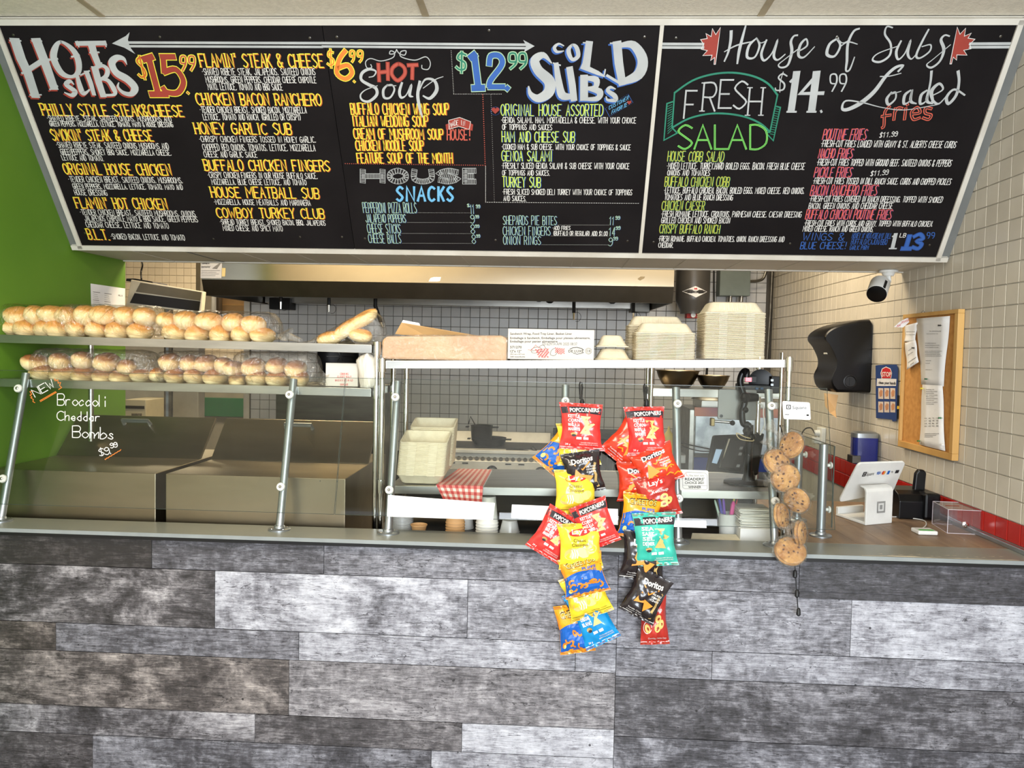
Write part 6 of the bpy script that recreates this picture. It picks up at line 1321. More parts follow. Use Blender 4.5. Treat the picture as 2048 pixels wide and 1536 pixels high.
n_ = ax.cross(Vector((0, 0, 1))).normalized(); s_ = ax.cross(n_).normalized(); o_ = bc+(Vector((.5, -.7, .3)).normalized()*1.0); rd = (Vector((.35, -.85, .45))-ax*Vector((.35, -.85, .45)).dot(ax)).normalized()
MB().prism([bc+rd*.0503+ax*a+rd.cross(ax)*b for a, b in ((-.02, -.007), (.05, -.007), (.05, .007), (-.02, .007))], (0, 0, 0), rd*.0012).build('label_plate', 'rubber_black', t)
# outlet with plugs
c = PX(1646, 872, 1.895); t = thing('wall_outlet', 'white wall outlet box with plugs and a black cable', 'outlet', c); MB().box((1.868, c.y-.05, c.z-.06), (1.898, c.y+.05, c.z+.06)).build('box', 'plastic_white', t, bevel=.004)
MB().lathe([(.022, 0), (.02, .03), (.006, .035)], Vector((1.868, c.y, c.z+.02)), 14, axis=(-1, 0, 0)).build('plug', 'plastic_white', t, smooth=True); MB().box((1.83, c.y-.02, c.z-.05), (1.868, c.y+.03, c.z-.01)).build('plug', 'plastic_white', t, bevel=.003)
MB().tube(catmull([Vector((1.835, c.y, c.z+.02)), PY(1622, 856, 5.1), PY(1608, 860, 5.1), PY(1600, 885, 5.0), PY(1604, 930, 4.9)], 5), .004, 8).build('cable', 'rubber_black', t, smooth=True)
# card terminal on its stand
P0, P1, P2 = PZ(1671, 1031, .9255), PZ(1731, 1051, .9255), PZ(1784, 1046, .9255); t = thing('payment_terminal', 'white tablet payment terminal on a curved white stand', 'card terminal', P1)
ez = Vector((0, 0, 1)); e1 = (P2-P1); e1.z = 0; bk = (P0-P1); bk.z = 0; hT = PY(1735, 976, P1.y).z-.9255
def rrpoly(P_, U, V_, w_, h_, r, n=4):
    return [P_+U*q.x+V_*q.y for q in rr(w_, h_, r, (w_/2, h_/2, 0), n)]
U = e1.normalized(); B_ = bk.normalized(); W_ = e1.length
pr = [(0, 0), (0, hT-.02), (.006, hT-.006), (.02, hT), (.045, hT+.004), (.05, hT-.002), (.022, hT-.008), (.014, hT-.02), (.012, .014), (bk.length-.01, .014), (bk.length, .010), (bk.length, .001), (.02, 0)]
MB().prism([P1+B_*a+ez*(b+.0) for a, b in pr], (0, 0, 0), U*W_).build('stand', 'plastic_white', t, bevel=.003)
MB().prism([P0+U*.0+ez*.0]+[P0+U*W_*1.0, P0+U*W_-B_*.02, P0-B_*.02], ez*.010, ez*.045).build('cable_box', 'plastic_white', t, bevel=.004)
c4 = [PY(1717, 927, 3.60), PY(1812, 924, 3.66), PY(1786, 984, 3.80), PY(1677, 1005, 3.76)]; nn = (c4[1]-c4[0]).cross(c4[3]-c4[0]).normalized(); nn = nn if nn.y < 0 else -nn
def quadmap(q, n_): return lambda a, b, l=0: q[0].lerp(q[1], a).lerp(q[3].lerp(q[2], a), b)+n_*(.0006*(l+1))
qm = quadmap(c4, nn); R = []
for (a0, b0) in ((0, 0), (1, 0), (1, 1), (0, 1)):
    for k in range(5):
        th = PI+PI/2*k/4+{(0, 0): 0, (1, 0): PI/2, (1, 1): PI, (0, 1): 3*PI/2}[(a0, b0)]; ra_, rb_ = .07, .10; R.append(qm(a0+(ra_ if a0 == 0 else -ra_)+ra_*math.cos(th), b0+(rb_ if b0 == 0 else -rb_)+rb_*math.sin(th), -1))
MB().prism(R, nn*-.010, nn*0).build('tablet_shell', 'plastic_white', t, bevel=.002)
def sq_logo(mb, mb2, cx, cy, s, mp, asp=1):
    fr_ = lambda k: [(cx-s*k*asp, cy-s*k), (cx+s*k*asp, cy-s*k), (cx+s*k*asp, cy+s*k), (cx-s*k*asp, cy+s*k)]
    ribbon(mb, fr_(1)+[fr_(1)[0]], s*.42, mp, 2); shape(mb, fr_(.32), mp, 2)
mb = MB(); sq_logo(mb, None, .235, .285, .05, qm, .45*1.0); font_text(mb, 'Square', .28, .34, .43, -.13*.7, qm, 2, 0, .0, .33); mb.build('dark_print', 'ink_black', t, fix=False, kind='stuff')
mb = MB(); font_text(mb, 'VISA', .48, .325, .565, -.10*.8, qm, 2, 0, .03); shape(mb, [(.70, .24), (.745, .24), (.745, .35), (.70, .35)], qm, 2); mb.build('blue_print', 'p_blue', t, fix=False, kind='stuff')
mb = MB(); shape(mb, ell(.61, .29, .02, .055, 0, 14), qm, 2); mb.build('red_dot', 'p_red', t, fix=False); mb = MB(); shape(mb, ell(.635, .29, .02, .055, 0, 14), qm, 3); mb.build('orange_dot', 'p_chip2', t, fix=False)
mb = MB(); font_text(mb, 'Pay', .775, .31, .815, -.06, qm, 2); shape(mb, [(.86, .24), (.93, .24), (.93, .34), (.86, .34)], qm, 2); mb.build('dark_print', 'ink_black', t, fix=False, kind='stuff')
mb = MB(); lm = lambda a, b, l=0: P1+U*W_*a+ez*(b*hT)-Vector((0, 1, 0))*(.0006*(l+1))-B_*.0012; c0 = (.55, .46)
ribbon(mb, [(c0[0]+.13*x, c0[1]+.13*y) for x, y in ((-1, -1), (1, -1), (1, 1), (-1, 1), (-1, -1))], .05, lm, 1); shape(mb, [(c0[0]+.05*x, c0[1]+.06*y) for x, y in ((-1, -1), (1, -1), (1, 1), (-1, 1))], lm, 1); mb.build('square_emblem', mat('emblem_grey', (150, 150, 148)), t, fix=False, kind='stuff')
# receipt printer, reader, acrylic box
a, b = PZ(1790, 1034, .926), PZ(1866, 1041, .926); t = thing('receipt_printer', 'black receipt printer between the terminal and the clear box', 'printer', a); yb = 3.78
MB().prism([Vector((a.x, yb+y, .926+z)) for y, z in ((0, 0), (0, .085), (.02, .115), (.06, .13), (.2, .13), (.2, 0))], (0, 0, 0), (b.x-a.x+.012, 0, 0)).build('case', 'plastic_black', t, bevel=.004)
MB().box((b.x-.045, yb-.025, .93), (b.x+.03, yb+.17, 1.055)).build('paper_bay', 'plastic_black', t, bevel=.012)
a2, b2 = PY(1829, 974, 3.86), PY(1852, 940, 3.86); MB().prism([Vector((a2.x, 3.86, 1.05)), Vector((b2.x+.0, 3.86, 1.05)), Vector((b2.x+.004, 3.86, b2.z-.015)), Vector((b2.x-.008, 3.86, b2.z)), Vector((a2.x+.02, 3.86, b2.z)), Vector((a2.x+.006, 3.86, b2.z-.02))], (0, 0, 0), (0, .03, 0)).build('handset', 'plastic_black', t, bevel=.006)
a, b = PZ(1837, 1070, .926), PZ(1878, 1072, .926); t = thing('card_reader', 'small white card reader with a green stripe on the wood top', 'card reader', a)
MB().box((a.x, a.y, .9262), (b.x, a.y+.075, .944)).build('body', 'plastic_white', t, bevel=.005); MB().box((a.x+.012, a.y+.008, .9445), (b.x-.012, a.y+.03, .9455)).build('stripe', flat((90, 180, 90)), t)
MB().tube(catmull([a+Vector((.04, .075, .008)), PZ(1852, 1050, .93), PZ(1845, 1040, .93), PZ(1800, 1034, .93), PZ(1780, 1034, .93)], 6), .0022, 6).build('cable', 'plastic_white', t, smooth=True)
A, Bq, Cq = PZ(1894.5, 1066, .926), PZ(1964.7, 1069, .926), PZ(1864, 1047, .926); H = PY(1896, 1019, A.y).z-.926; t = thing('clear_box', 'clear acrylic lock box with a card holder at the wall', 'box', A)
dv = Cq-A; D4 = Bq+Vector((0, dv.y, 0)); bot = [A, Bq, D4, Cq]; top = [p+Vector((0, 0, H)) for p in bot]
for i in range(4): j = (i+1) % 4; MB().add([bot[i], bot[j], top[j], top[i]], [(0, 1, 2, 3)]).build('side_panel', 'acrylic', t, fix=False)
MB().add(top, [(0, 1, 2, 3)]).build('lid', 'acrylic', t, fix=False); mb = MB()
for L in (bot, top):
    for i in range(4): mb.tube([L[i], L[(i+1) % 4]], .0013, 4)
for i in range(4): mb.tube([bot[i], top[i]], .0013, 4)
mb.build('panel_edge', mat('acrylic_edge', (214, 208, 216), .2), t, kind='stuff')
p = A.lerp(Bq, .50)+Vector((0, -.001, H*.38)); MB().lathe([(.015, 0), (.014, .004), (.006, .006), (.004, .002)], p, 16, axis=(0, -1, 0)).build('lock', 'chrome', t, smooth=True)
m_ = top[0].lerp(top[2], .5); MB().box((m_.x-.04, m_.y-.004, m_.z+.0005), (m_.x+.02, m_.y+.004, m_.z+.0015)).build('slot', 'p_rust', t)
q = [PY(1931, 1003, 3.66), PY(1965, 1021, 3.58), PY(1982, 969.5, 3.58), PY(1946.5, 955, 3.66)]; MB().prism(q, (0, 0, 0), (.004, .006, 0)).build('card_holder', 'acrylic', t); MB().prism([q[0].lerp(q[2], .06), q[1].lerp(q[3], .06), q[2].lerp(q[0], .06), q[3].lerp(q[1], .06)], (.0015, .002, 0), (.0025, .0035, 0)).build('card', flat((206, 198, 210)), t)
# stickers on the right pane
def sticker(lab, pts): 
    p = [on_glass(x, y, .0385) for x, y in pts]; n = Vector((0, -.966, .256)); t = thing('sticker', lab, 'sticker', sum(p, Vector())/4); R = []
    for i in range(4):
        c, a, b = p[i], p[i-1], p[(i+1) % 4]; da, db = (a-c).normalized()*.006, (b-c).normalized()*.006; R += [c+da, c+da*.3+db*.3, c+db]
    MB().prism(R, n*-.0004, n*.0004).build('label_sheet', 'bright_white' if 'award' not in lab else flat((216, 216, 208)), t); return t
gm2 = lambda x, y, l=0: on_glass(x, y, .0396+.0003*l)
t = sticker('white READERS CHOICE 2021 WINNER award sticker by the guard post', [(1359, 939), (1416.5, 941), (1417.5, 982), (1360, 981)])
mb = MB(); CS = crop(1340, 900, 5.689)
for s, x, y, x2, h in (('The', 218, 300, 262, 18), ("READERS'", 170, 346, 390, 30), ('CHOICE 2021', 168, 386, 385, 28), ('WINNER', 208, 436, 355, 28)): a, b = CS(x, y), CS(x2, y); font_text(mb, s, a[0], a[1], b[0], -h/5.689, gm2, 2, 0, .02 if s[0] != 'T' else 0)
ribbon(mb, [CS(*p) for p in [(190, 252), (400, 262), (424, 285), (424, 440), (405, 452), (165, 440), (145, 425), (145, 310)]], .5, gm2, 1); ribbon(mb, [CS(150, 402), CS(420, 408)], .4, gm2, 1); [ribbon(mb, [CS(x0+k*9, 300-(14 if k % 2 else 0)) for k in range(n)], .5, gm2, 2) for x0, n in ((275, 7), (342, 6))]; mb.build('dark_lettering', 'ink_black', t, fix=False, kind='stuff')
mb = MB(); ribbon(mb, [CS(*p) for p in [(215, 298), (190, 292), (185, 252), (165, 280), (122, 272), (145, 300), (130, 332), (160, 315)]], .6, gm2, 1); mb.build('red_star', 'p_red', t, fix=False)
t = sticker('white card payment sticker with a black square emblem on the guard glass', [(1564.5, 802), (1619.5, 805), (1621.5, 840), (1567, 838)]); CQ = crop(1400, 720, 8.533)
mb = MB(); sq_logo(mb, None, *CQ(1511, 802), 3.7, gm2); a, b = CQ(1578, 838), CQ(1818, 838); font_text(mb, 'Square', a[0], a[1], b[0], -6.2, gm2, 2); a, b = CQ(1442, 940), CQ(1524, 940); font_text(mb, 'VISA', a[0], a[1], b[0], -2.6, gm2, 2, 0, .02)
shape(mb, [CQ(1818, 926), CQ(1858, 926), CQ(1858, 956), CQ(1818, 956)], gm2, 2); ribbon(mb, [CQ(1780, 945), CQ(1810, 940)], .5, gm2, 2); mb.build('dark_lettering', 'ink_black', t, fix=False, kind='stuff')
# ================================================================== on the tray shelf, right: tablets, monitor and clamp stand
t = thing('monitor', 'black touch monitor seen from behind on the tray shelf', 'monitor', PZ(1470, 962, ZL(.7)))
q = [PY(1413, 941, 3.56), PY(1517, 950, 3.62), PY(1530, 866, 3.70), PY(1427, 870, 3.62)]; nn = (q[1]-q[0]).cross(q[3]-q[0]).normalized(); nn = nn if nn.y < 0 else -nn
MB().prism(q, nn*-.02, nn*0).build('screen_case', 'plastic_black', t, bevel=.008)
qm = quadmap([q[3], q[2], q[1], q[0]], nn); MB().prism([qm(.25, .12), qm(.8, .16), qm(.62, .95), qm(.18, .9)], (0, 0, 0), nn*.018).build('rear_cover', 'plastic_black', t, bevel=.006)
MB().prism([qm(.10, .40), qm(.22, .41), qm(.17, .80), qm(.07, .78)], nn*.0002, nn*.001).build('rating_label', flat((170, 190, 214)), t); MB().prism([qm(.27, .14), qm(.30, .14), qm(.21, .92), qm(.19, .92)], nn*.018, nn*.0195).build('trim_bar', 'chrome', t)
for v in (.35, .5, .8): MB().prism([qm(.52, v), qm(.58, v), qm(.57, v+.07), qm(.51, v+.07)], nn*.018, nn*.0192).build('socket', 'ink_grey', t)
MB().lathe([(.11, 0), (.11, .006), (.03, .014), (.018, .06)], PZ(1497, 966, ZL(.75)+.001), 28).build('base', 'plastic_black', t, smooth=True)
t = thing('tablet_stand', 'black clamp stand holding a silver tablet above the monitor', 'stand', PY(1500, 962, 3.50))
a = lambda x, y, Y=3.48: PY(x, y, Y)
MB().tube([a(1494, 962), a(1499, 880), a(1499, 850)], .017, 12).build('pole', 'plastic_black', t, smooth=True)
MB().tube(catmull([a(1499, 872), a(1497, 850), a(1487, 848), a(1484, 825), a(1490, 800), a(1484, 780), a(1480, 762), a(1485, 746), a(1493, 742), a(1493, 755)], 4), [.014]*10+[.016]*27 if False else .014, 12).build('arm', 'plastic_black', t, smooth=True)
for x, y, r in ((1495, 862, .022), (1491, 820, .014), (1490, 795, .024), (1490, 744, .013), (1465, 846, .012), (1503, 875, .02)): MB().lathe([(.001, -r), (r*.7, -r*.7), (r, 0), (r*.7, r*.7), (.001, r)], a(x, y, 3.465), 14).build('joint', 'plastic_black', t, smooth=True)
MB().tube([a(1490, 795), a(1516, 795)], [.022, .017], 14).build('clamp_barrel', 'plastic_black', t, smooth=True)
MB().tube([a(1424, 842), a(1462, 845)], .006, 10).build('rod', 'steel', t, smooth=True); MB().box((a(1421, 842).x, 3.47, a(1421, 852).z), (a(1429, 842).x, 3.50, a(1421, 836).z)).build('rod_end', mat('brass', (120, 104, 70), .4, .8), t, bevel=.003)
MB().tube(catmull([a(1515, 806), a(1526, 812), a(1527, 830), a(1529, 850), a(1520, 870)], 4), .003, 6).build('white_cable', 'plastic_white', t, smooth=True)
MB().tube(catmull([a(1473, 866, 3.45), a(1480, 878, 3.45), a(1504, 882, 3.45), a(1506, 878, 3.45), a(1490, 874, 3.45), a(1473, 866, 3.45)], 4), .0022, 6).build('rubber_band', flat((200, 180, 140)), t, smooth=True)
t = thing('tablet', 'silver tablet seen from the back, held in the clamp stand', 'tablet', a(1435, 838, 3.52))
MB().prism(rrpoly(a(1435, 839, 3.52), Vector((1, 0, 0)), Vector((0, 0, 1)), a(1512, 839, 3.52).x-a(1435, 839, 3.52).x, a(1435, 778, 3.52).z-a(1435, 839, 3.52).z, .009), (0, 0, 0), (0, .007, 0)).build('shell', mat('silver_alu', (112, 110, 104), .4, .5), t, bevel=.002)
MB().lathe([(.0075, 0), (.0075, .001), (.004, .0012)], a(1442.5, 832, 3.5195), 14, axis=(0, -1, 0)).build('camera_lens', 'plastic_black', t, smooth=True)
t = thing('label_scale', 'dark machine with a red digital display and round black drum', 'machine', a(1530, 780, 3.66)); 
MB().box((a(1478, 785, 3.66).x, 3.62, a(1500, 784, 3.66).z), (a(1551, 785, 3.66).x, 3.74, a(1500, 768, 3.66).z)).build('body', 'plastic_black', t, bevel=.004); MB().box((a(1535, 785, 3.66).x, 3.60, a(1500, 784, 3.66).z), (a(1551, 785, 3.66).x, 3.72, a(1500, 751, 3.66).z)).build('side_box', 'plastic_black', t, bevel=.002)
MB().lathe([(.03, -.03), (.055, -.028), (.055, .028), (.03, .03)], a(1522, 762, 3.68), 24, axis=(.3, 1, 0)).build('drum', 'plastic_black', t, smooth=True)
MB().box((a(1490, 764, 3.62).x, 3.615, a(1490, 764, 3.62).z), (a(1512, 764, 3.62).x, 3.625, a(1490, 753, 3.62).z)).build('display_frame', 'rubber_black', t); MB().box((a(1491, 763, 3.61).x, 3.609, a(1491, 763, 3.61).z), (a(1503, 763, 3.61).x, 3.614, a(1490, 755, 3.61).z)).build('display', mat('led_pink', (255, 120, 130), .4, emit=1.6), t)
for x, y in ((1544, 760), (1544, 769)): MB().box((a(x-3, y+3, 3.6).x, 3.597, a(x, y+3, 3.6).z), (a(x+3, y, 3.6).x, 3.60, a(x, y-2, 3.6).z)).build('button', 'tube_grey', t, bevel=.001)
for x in (1513, 1523): MB().box((a(x-3, 778, 3.62).x, 3.612, a(x, 779, 3.62).z), (a(x+3, 778, 3.62).x, 3.62, a(x, 775, 3.62).z)).build('button', flat((60, 90, 120)), t, bevel=.001)
MB().box((a(1510, 792, 3.62).x, 3.60, a(1500, 793, 3.62).z), (a(1556, 792, 3.62).x, 3.74, a(1500, 785.5, 3.62).z)).build('tray', 'steel', t, bevel=.001)
# ================================================================== kitchen at the back
a = PY
mat('hood_steel', (196, 188, 170), .22, 1, c2=(182, 174, 156), scale=1.2, stretch=(1, 4, 4)); mat('hood_dark', (104, 98, 88), .38, 1)
YH = 5.56; xl, xr = -2.545, .853; z0 = a(1000, 600, YH).z; zl_ = a(1000, 568, YH).z
t = thing('range_hood', 'long stainless range hood over the griddle', 'hood', (-.8, 6.1, z0))
MB().prism([(xl, y, z) for y, z in ((YH, zl_), (YH, 2.75), (YB-.01, 2.75), (YB-.01, zl_+.09), (YB-.30, zl_+.09), (YH+.14, zl_+.09), (YH+.05, zl_))], (0, 0, 0), (xr-xl, 0, 0)).build('canopy', 'hood_steel', t)
MB().prism([(xl, y, z) for y, z in ((YH, zl_-.0005), (YH+.045, z0), (YH+.07, z0), (YH+.05, zl_-.0005))], (0, 0, 0), (xr-xl, 0, 0)).build('lower_lip', 'hood_dark', t)
for x in (xl, xr-.012): MB().prism([(x, y, z) for y, z in ((YH+.045, z0), (YH+.05, zl_+.05), (YB-.015, zl_+.05), (YB-.015, z0+.012))], (0, 0, 0), (.012, 0, 0)).build('end_panel', 'hood_dark', t)
MB().box((xl+.02, YB-.11, z0+.02), (xr-.02, YB-.02, z0+.09)).build('grease_trough', 'steel', t, bevel=.003); 
MB().prism([(xl+.02, y, z) for y, z in ((YB-.02, z0+.09), (YB-.35, zl_+.085), (YB-.36, zl_+.088), (YB-.03, z0+.10))], (0, 0, 0), (xr-xl-.04, 0, 0)).build('filter_bank', 'hood_dark', t)
for px, py in ((980, 594), (1078, 597), (1098, 596), (1100, 600), (1225, 601), (700, 588)):
    MB().lathe([(.02, -.03), (.03, -.012), (.03, .012), (.016, .03)], a(px, py, 6.72), 10, axis=(1, .3, 0)).build('nozzle', 'iron', t, smooth=True)
q = [a(857, 563, YH-.002), a(861, 556, YH-.002), a(868, 554, YH-.002), a(882, 554, YH-.002), a(880, 562, YH-.002), a(874, 563, YH-.002)]; MB().prism(q, (0, 0, 0), (0, .001, 0)).build('white_sticker', 'paper', t)
random.seed(2); q = [(1275, 558), (1281, 553), (1290, 553), (1288, 557), (1280, 561)]; MB().prism([a(x, y, YH-.002) for x, y in q], (0, 0, 0), (0, .001, 0)).build('scuff_mark', flat((120, 108, 84)), t)
def tubeline(lab, pts, r, m, tip=None, cat='hose', name='hanging_hose'):
    P = [a(*p) for p in pts]; t_ = thing(name, lab, cat, P[0]); MB().tube(P, r, 8).build('pipe', m, t_, smooth=True)
    if tip: MB().tube([P[-1], a(*tip)], [r*.7, r*.5], 8).build('steel_tip', 'chrome', t_, smooth=True)
for i, (x0, ya, yb_, lab) in enumerate(((562, 572, 604, 'leftmost thin drop pipe under the hood'), (658, 574, 610, 'second drop pipe from the left under the hood'), (1148, 588, 626, 'drop pipe under the hood above the printed carton'), (1267, 592, 626, 'rightmost drop pipe under the hood'))):
    tubeline(lab, [(x0+.4, ya-30, 5.9), (x0, ya, 5.9), (x0-.3, yb_, 5.9)], .013, 'iron', (x0-.5, yb_+14, 5.9), 'pipe', 'drop_pipe')
    c = a(x0+6, yb_+8, 5.9); t_ = [o for o in bpy.data.objects if o.get('label') == lab][0]; MB().tube([c+Vector((.03*math.cos(k*PI/8), 0, .035*math.sin(k*PI/8))) for k in range(-5, 6)], .0016, 5).build('wire_loop', 'iron', t_, smooth=True)
tubeline('black hose bending down over the slumped bread bag', [(751, 560, 5.9), (751, 582, 5.9), (750.5, 612, 5.9), (756, 628, 5.9), (762, 645, 5.9)], .015, 'iron', (766, 655, 5.9))
def kbox(name, lab, cat, x0, y0, x1, y1, Y, d, m, bevel=.004, zb_=None, pn='body'):
    p, q = a(x0, y1, Y), a(x1, y0, Y); lo = Vector((p.x, Y, zb_ if zb_ is not None else min(p.z, q.z))); hi = Vector((q.x, Y+d, q.z)); t_ = thing(name, lab, cat, Vector(((lo.x+hi.x)/2, Y+d/2, lo.z))); MB().box(lo, hi).build(pn, m, t_, bevel=bevel); return t_, lo, hi
kbox('junction_box', 'dark steel box on the tiles under the left end of the hood', 'box', 538, 596, 580, 618, 6.70, .16, 'iron'); kbox('junction_box', 'small steel bracket box under the right end of the hood', 'box', 1262, 607, 1300, 624, 6.70, .16, 'steel_dark')
# tank, electrical box, conduits
c = a(1384, 628, 6.45); c0x, cz0 = c.x, c.z; r = (a(1418, 600, 6.45).x-a(1350, 600, 6.45).x)/2; ztop_ = a(1384, 536, 6.45).z; t = thing('suppression_tank', 'dark grey fire suppression tank with a white diamond label', 'tank', c)
MB().lathe([(r*.70, 0), (r*.72, .03), (r*.98, .10), (r, .13), (r, ztop_-c.z+.1), (r*.6, ztop_-c.z+.16)], c, 32).build('cylinder', mat('tank_grey', (86, 84, 82), .35, .4), t, smooth=True)
MB().box((c.x-.05, 6.40, c.z-.035), (c.x+.06, 6.50, c.z)).build('valve_guard', flat((170, 40, 36)), t, bevel=.003); MB().lathe([(.02, 0), (.02, .012), (.008, .014)], Vector((c.x, 6.40, c.z-.012)), 12, axis=(0, -1, 0)).build('gauge', 'plastic_white', t, smooth=True)
cylm = lambda x, y, l=0: (lambda p: Vector((p.x, 6.45-math.sqrt(max(0, (r+.001+.0008*l)**2-(p.x-c.x)**2)), p.z)))(a(x, y, 6.45-r))
mb = MB(); pts = []
for (x, y), (x2, y2) in zip([(1366, 582), (1391, 572), (1416, 583), (1392, 595)], [(1391, 572), (1416, 583), (1392, 595), (1366, 582)]):
    pts += [(x+(x2-x)*k/5, y+(y2-y)*k/5) for k in range(5)]
for i in range(len(pts)): mb.face([len(mb.v), len(mb.v)+1, len(mb.v)+2]); mb.v += [cylm(1391, 583, 1), cylm(*pts[i], 1), cylm(*pts[(i+1) % len(pts)], 1)]
mb.build('diamond_label', 'paper', t, fix=False); mb = MB(); font_text(mb, 'AMEREX', 1375, 586, 1409, -4, cylm, 3, 0, .04); mb.build('dark_lettering', 'ink_black', t, fix=False, kind='stuff')
mb = MB(); shape(mb, [(1388, 579), (1389, 575), (1391, 577), (1393, 575), (1395, 579)], cylm, 3); mb.build('red_flame', 'p_red', t, fix=False)
t, lo, hi = kbox('electrical_box', 'grey-green electrical box high on the back wall', 'electrical box', 1439, 530, 1502, 591, 6.70, .15, mat('box_green', (112, 122, 116), .5, .2)); 
for x in (1461, 1483): MB().tube([a(x, 590, 6.75), a(x-1, 604, 6.75)], .016, 10).build('conduit_stub', 'steel', t, smooth=True)
MB().tube(catmull([a(1500, 563, 6.75), a(1515, 562, 6.75), a(1527, 556, 6.75), a(1534, 536, 6.75)], 5), .012, 8).build('flex_conduit', 'steel_dark', t, smooth=True)
for x0, x1, m, l in ((1428, 1427, 'iron', 'thin black cable running down the back wall by the tank'), (1545, 1534, 'steel_dark', 'grey conduit running down the corner beside the tiled side wall')):
    P = [a(x0, 535, 6.84 if x0 < 1500 else 6.80), a((x0+x1)/2+1, 630, 6.82), a(x1, 725, 6.80)]; t_ = thing('conduit', l, 'conduit', P[-1]); MB().tube(P, .006 if m == 'iron' else .010, 8).build('pipe', m, t_, smooth=True)
# griddle
xg0, xg1 = -1.0, .012
t = thing('griddle', 'flat-top griddle range with a row of round vents', 'range', (-.5, 6.1, ZF)); zg = .918
MB().prism([(xg0, y, z) for y, z in ((5.90, .70), (5.90, .845), (5.94, .87), (5.94, .905), (5.90, .905), (5.90, .930), (5.93, .935), (6.42, .935), (6.42, ZF), (5.95, ZF), (5.95, .70))], (0, 0, 0), (xg1-xg0, 0, 0)).build('body', mat('range_steel', (226, 222, 214), .5, .75), t, bevel=.002)
MB().box((xg0+.01, 5.96, .935), (xg1-.01, 6.40, .94)).build('griddle_plate', 'iron', t); MB().prism([(xg0, y, z) for y, z in ((6.38, .94), (6.42, 1.02), (6.45, 1.02), (6.45, .9))], (0, 0, 0), (xg1-xg0, 0, 0)).build('backsplash', 'range_steel', t, bevel=.002)
for k in range(22): MB().lathe([(.017, 0), (.017, .002)], (xg0+.03+k*.0465, 5.911, .862), 10, axis=(0, -.8, .5)).build('vent', 'rubber_black', t)
for x in (-.43, -.06): 
    MB().lathe([(.045, 0), (.045, .004)], (x, 5.896, .77), 20, axis=(0, -1, 0)).build('dial_plate', 'rubber_black', t); MB().lathe([(.03, .004), (.026, .03), (.01, .032)], (x, 5.896, .77), 16, axis=(0, -1, 0)).build('knob', 'steel', t, smooth=True)
for x in (-.76, -.66, -.33, -.23): MB().box((x, 5.897, .822), (x+.045, 5.901, .832)).build('slot', 'rubber_black', t)
def pot(lab, px, pt_, pb, w_px, Y, taper=.92):
    b = a(px, pb, Y); z1 = a(px, pt_, Y).z; r = w_px/2*Y/FPX; b.z = max(b.z, .9405); t_ = thing('cooking_pot', lab, 'pot', b); H = z1-b.z
    MB().lathe([(r*.85, 0), (r*.93, .012), (r*.97, H*.5), (r, H), (r*1.04, H+.004), (r*.97, H), (r*.9, .01)], b, 28).build('pan', 'iron', t_, smooth=True)
    for s in (-1, 1): MB().box((b.x+s*r*.95-.02, Y-.03, b.z+H-.012), (b.x+s*r*.95+.05*s+.0, Y+.03, b.z+H-.004) if s > 0 else (b.x-r*.95-.045, Y+.03, b.z+H-.004)).build('side_handle', 'iron', t_, bevel=.002)
    return t_
pot('wide low black pan on the griddle plate', 978, 876, 893, 68, 6.18); tp = pot('tall black pot standing in the wide pan on the griddle', 963, 852, 882, 44, 6.17)
MB().tube([a(937, 848, 6.1), a(941, 833, 6.1), a(950, 849, 6.1)], .005, 6).build('ladle_handle', 'iron', tp, smooth=True)
for lab, p in (('black scraper handle lying on the griddle front edge', [(1012, 901, 5.93), (1057, 904, 5.93)]), ('short black handle standing at the griddle right end', [(1064, 895, 5.95), (1073, 905, 5.93)])):
    P = [a(*q) for q in p]; t_ = thing('griddle_tool', lab, 'tool', P[0]); MB().tube(P, .016, 8).build('handle', 'iron', t_, smooth=True)
# broiler right of the griddle
t = thing('charbroiler', 'steel charbroiler with a dark grate behind the left chip bags', 'broiler', (.33, 6.0, ZF)); bx0, bx1 = .03, .66
for lo, hi, n_, m in (((bx0, 5.86, ZF), (bx1, 6.45, .62), 'base', 'steel_dark'), ((bx0, 5.86, .62), (bx0+.035, 6.45, 1.03), 'side_panel', 'iron'), ((bx1-.035, 5.86, .62), (bx1, 6.45, 1.03), 'side_panel', 'iron'), ((bx0, 6.3, .62), (bx1, 6.45, 1.06), 'back', 'iron'), ((bx0+.035, 5.84, .95), (bx1-.035, 6.2, 1.0), 'top_rail', 'steel'), ((bx0+.035, 5.85, .63), (bx1-.035, 5.95, .68), 'bottom_rail', 'steel'), ((bx0+.04, 6.0, 1.03), (bx1-.05, 6.3, 1.07), 'tray', 'iron')):
    MB().box(lo, hi).build(n_, m, t, bevel=.003)
for k in range(12): MB().box((bx0+.05+k*.045, 5.92, .70), (bx0+.056+k*.045, 5.93, .94)).build('grate_bar', 'steel_dark', t)
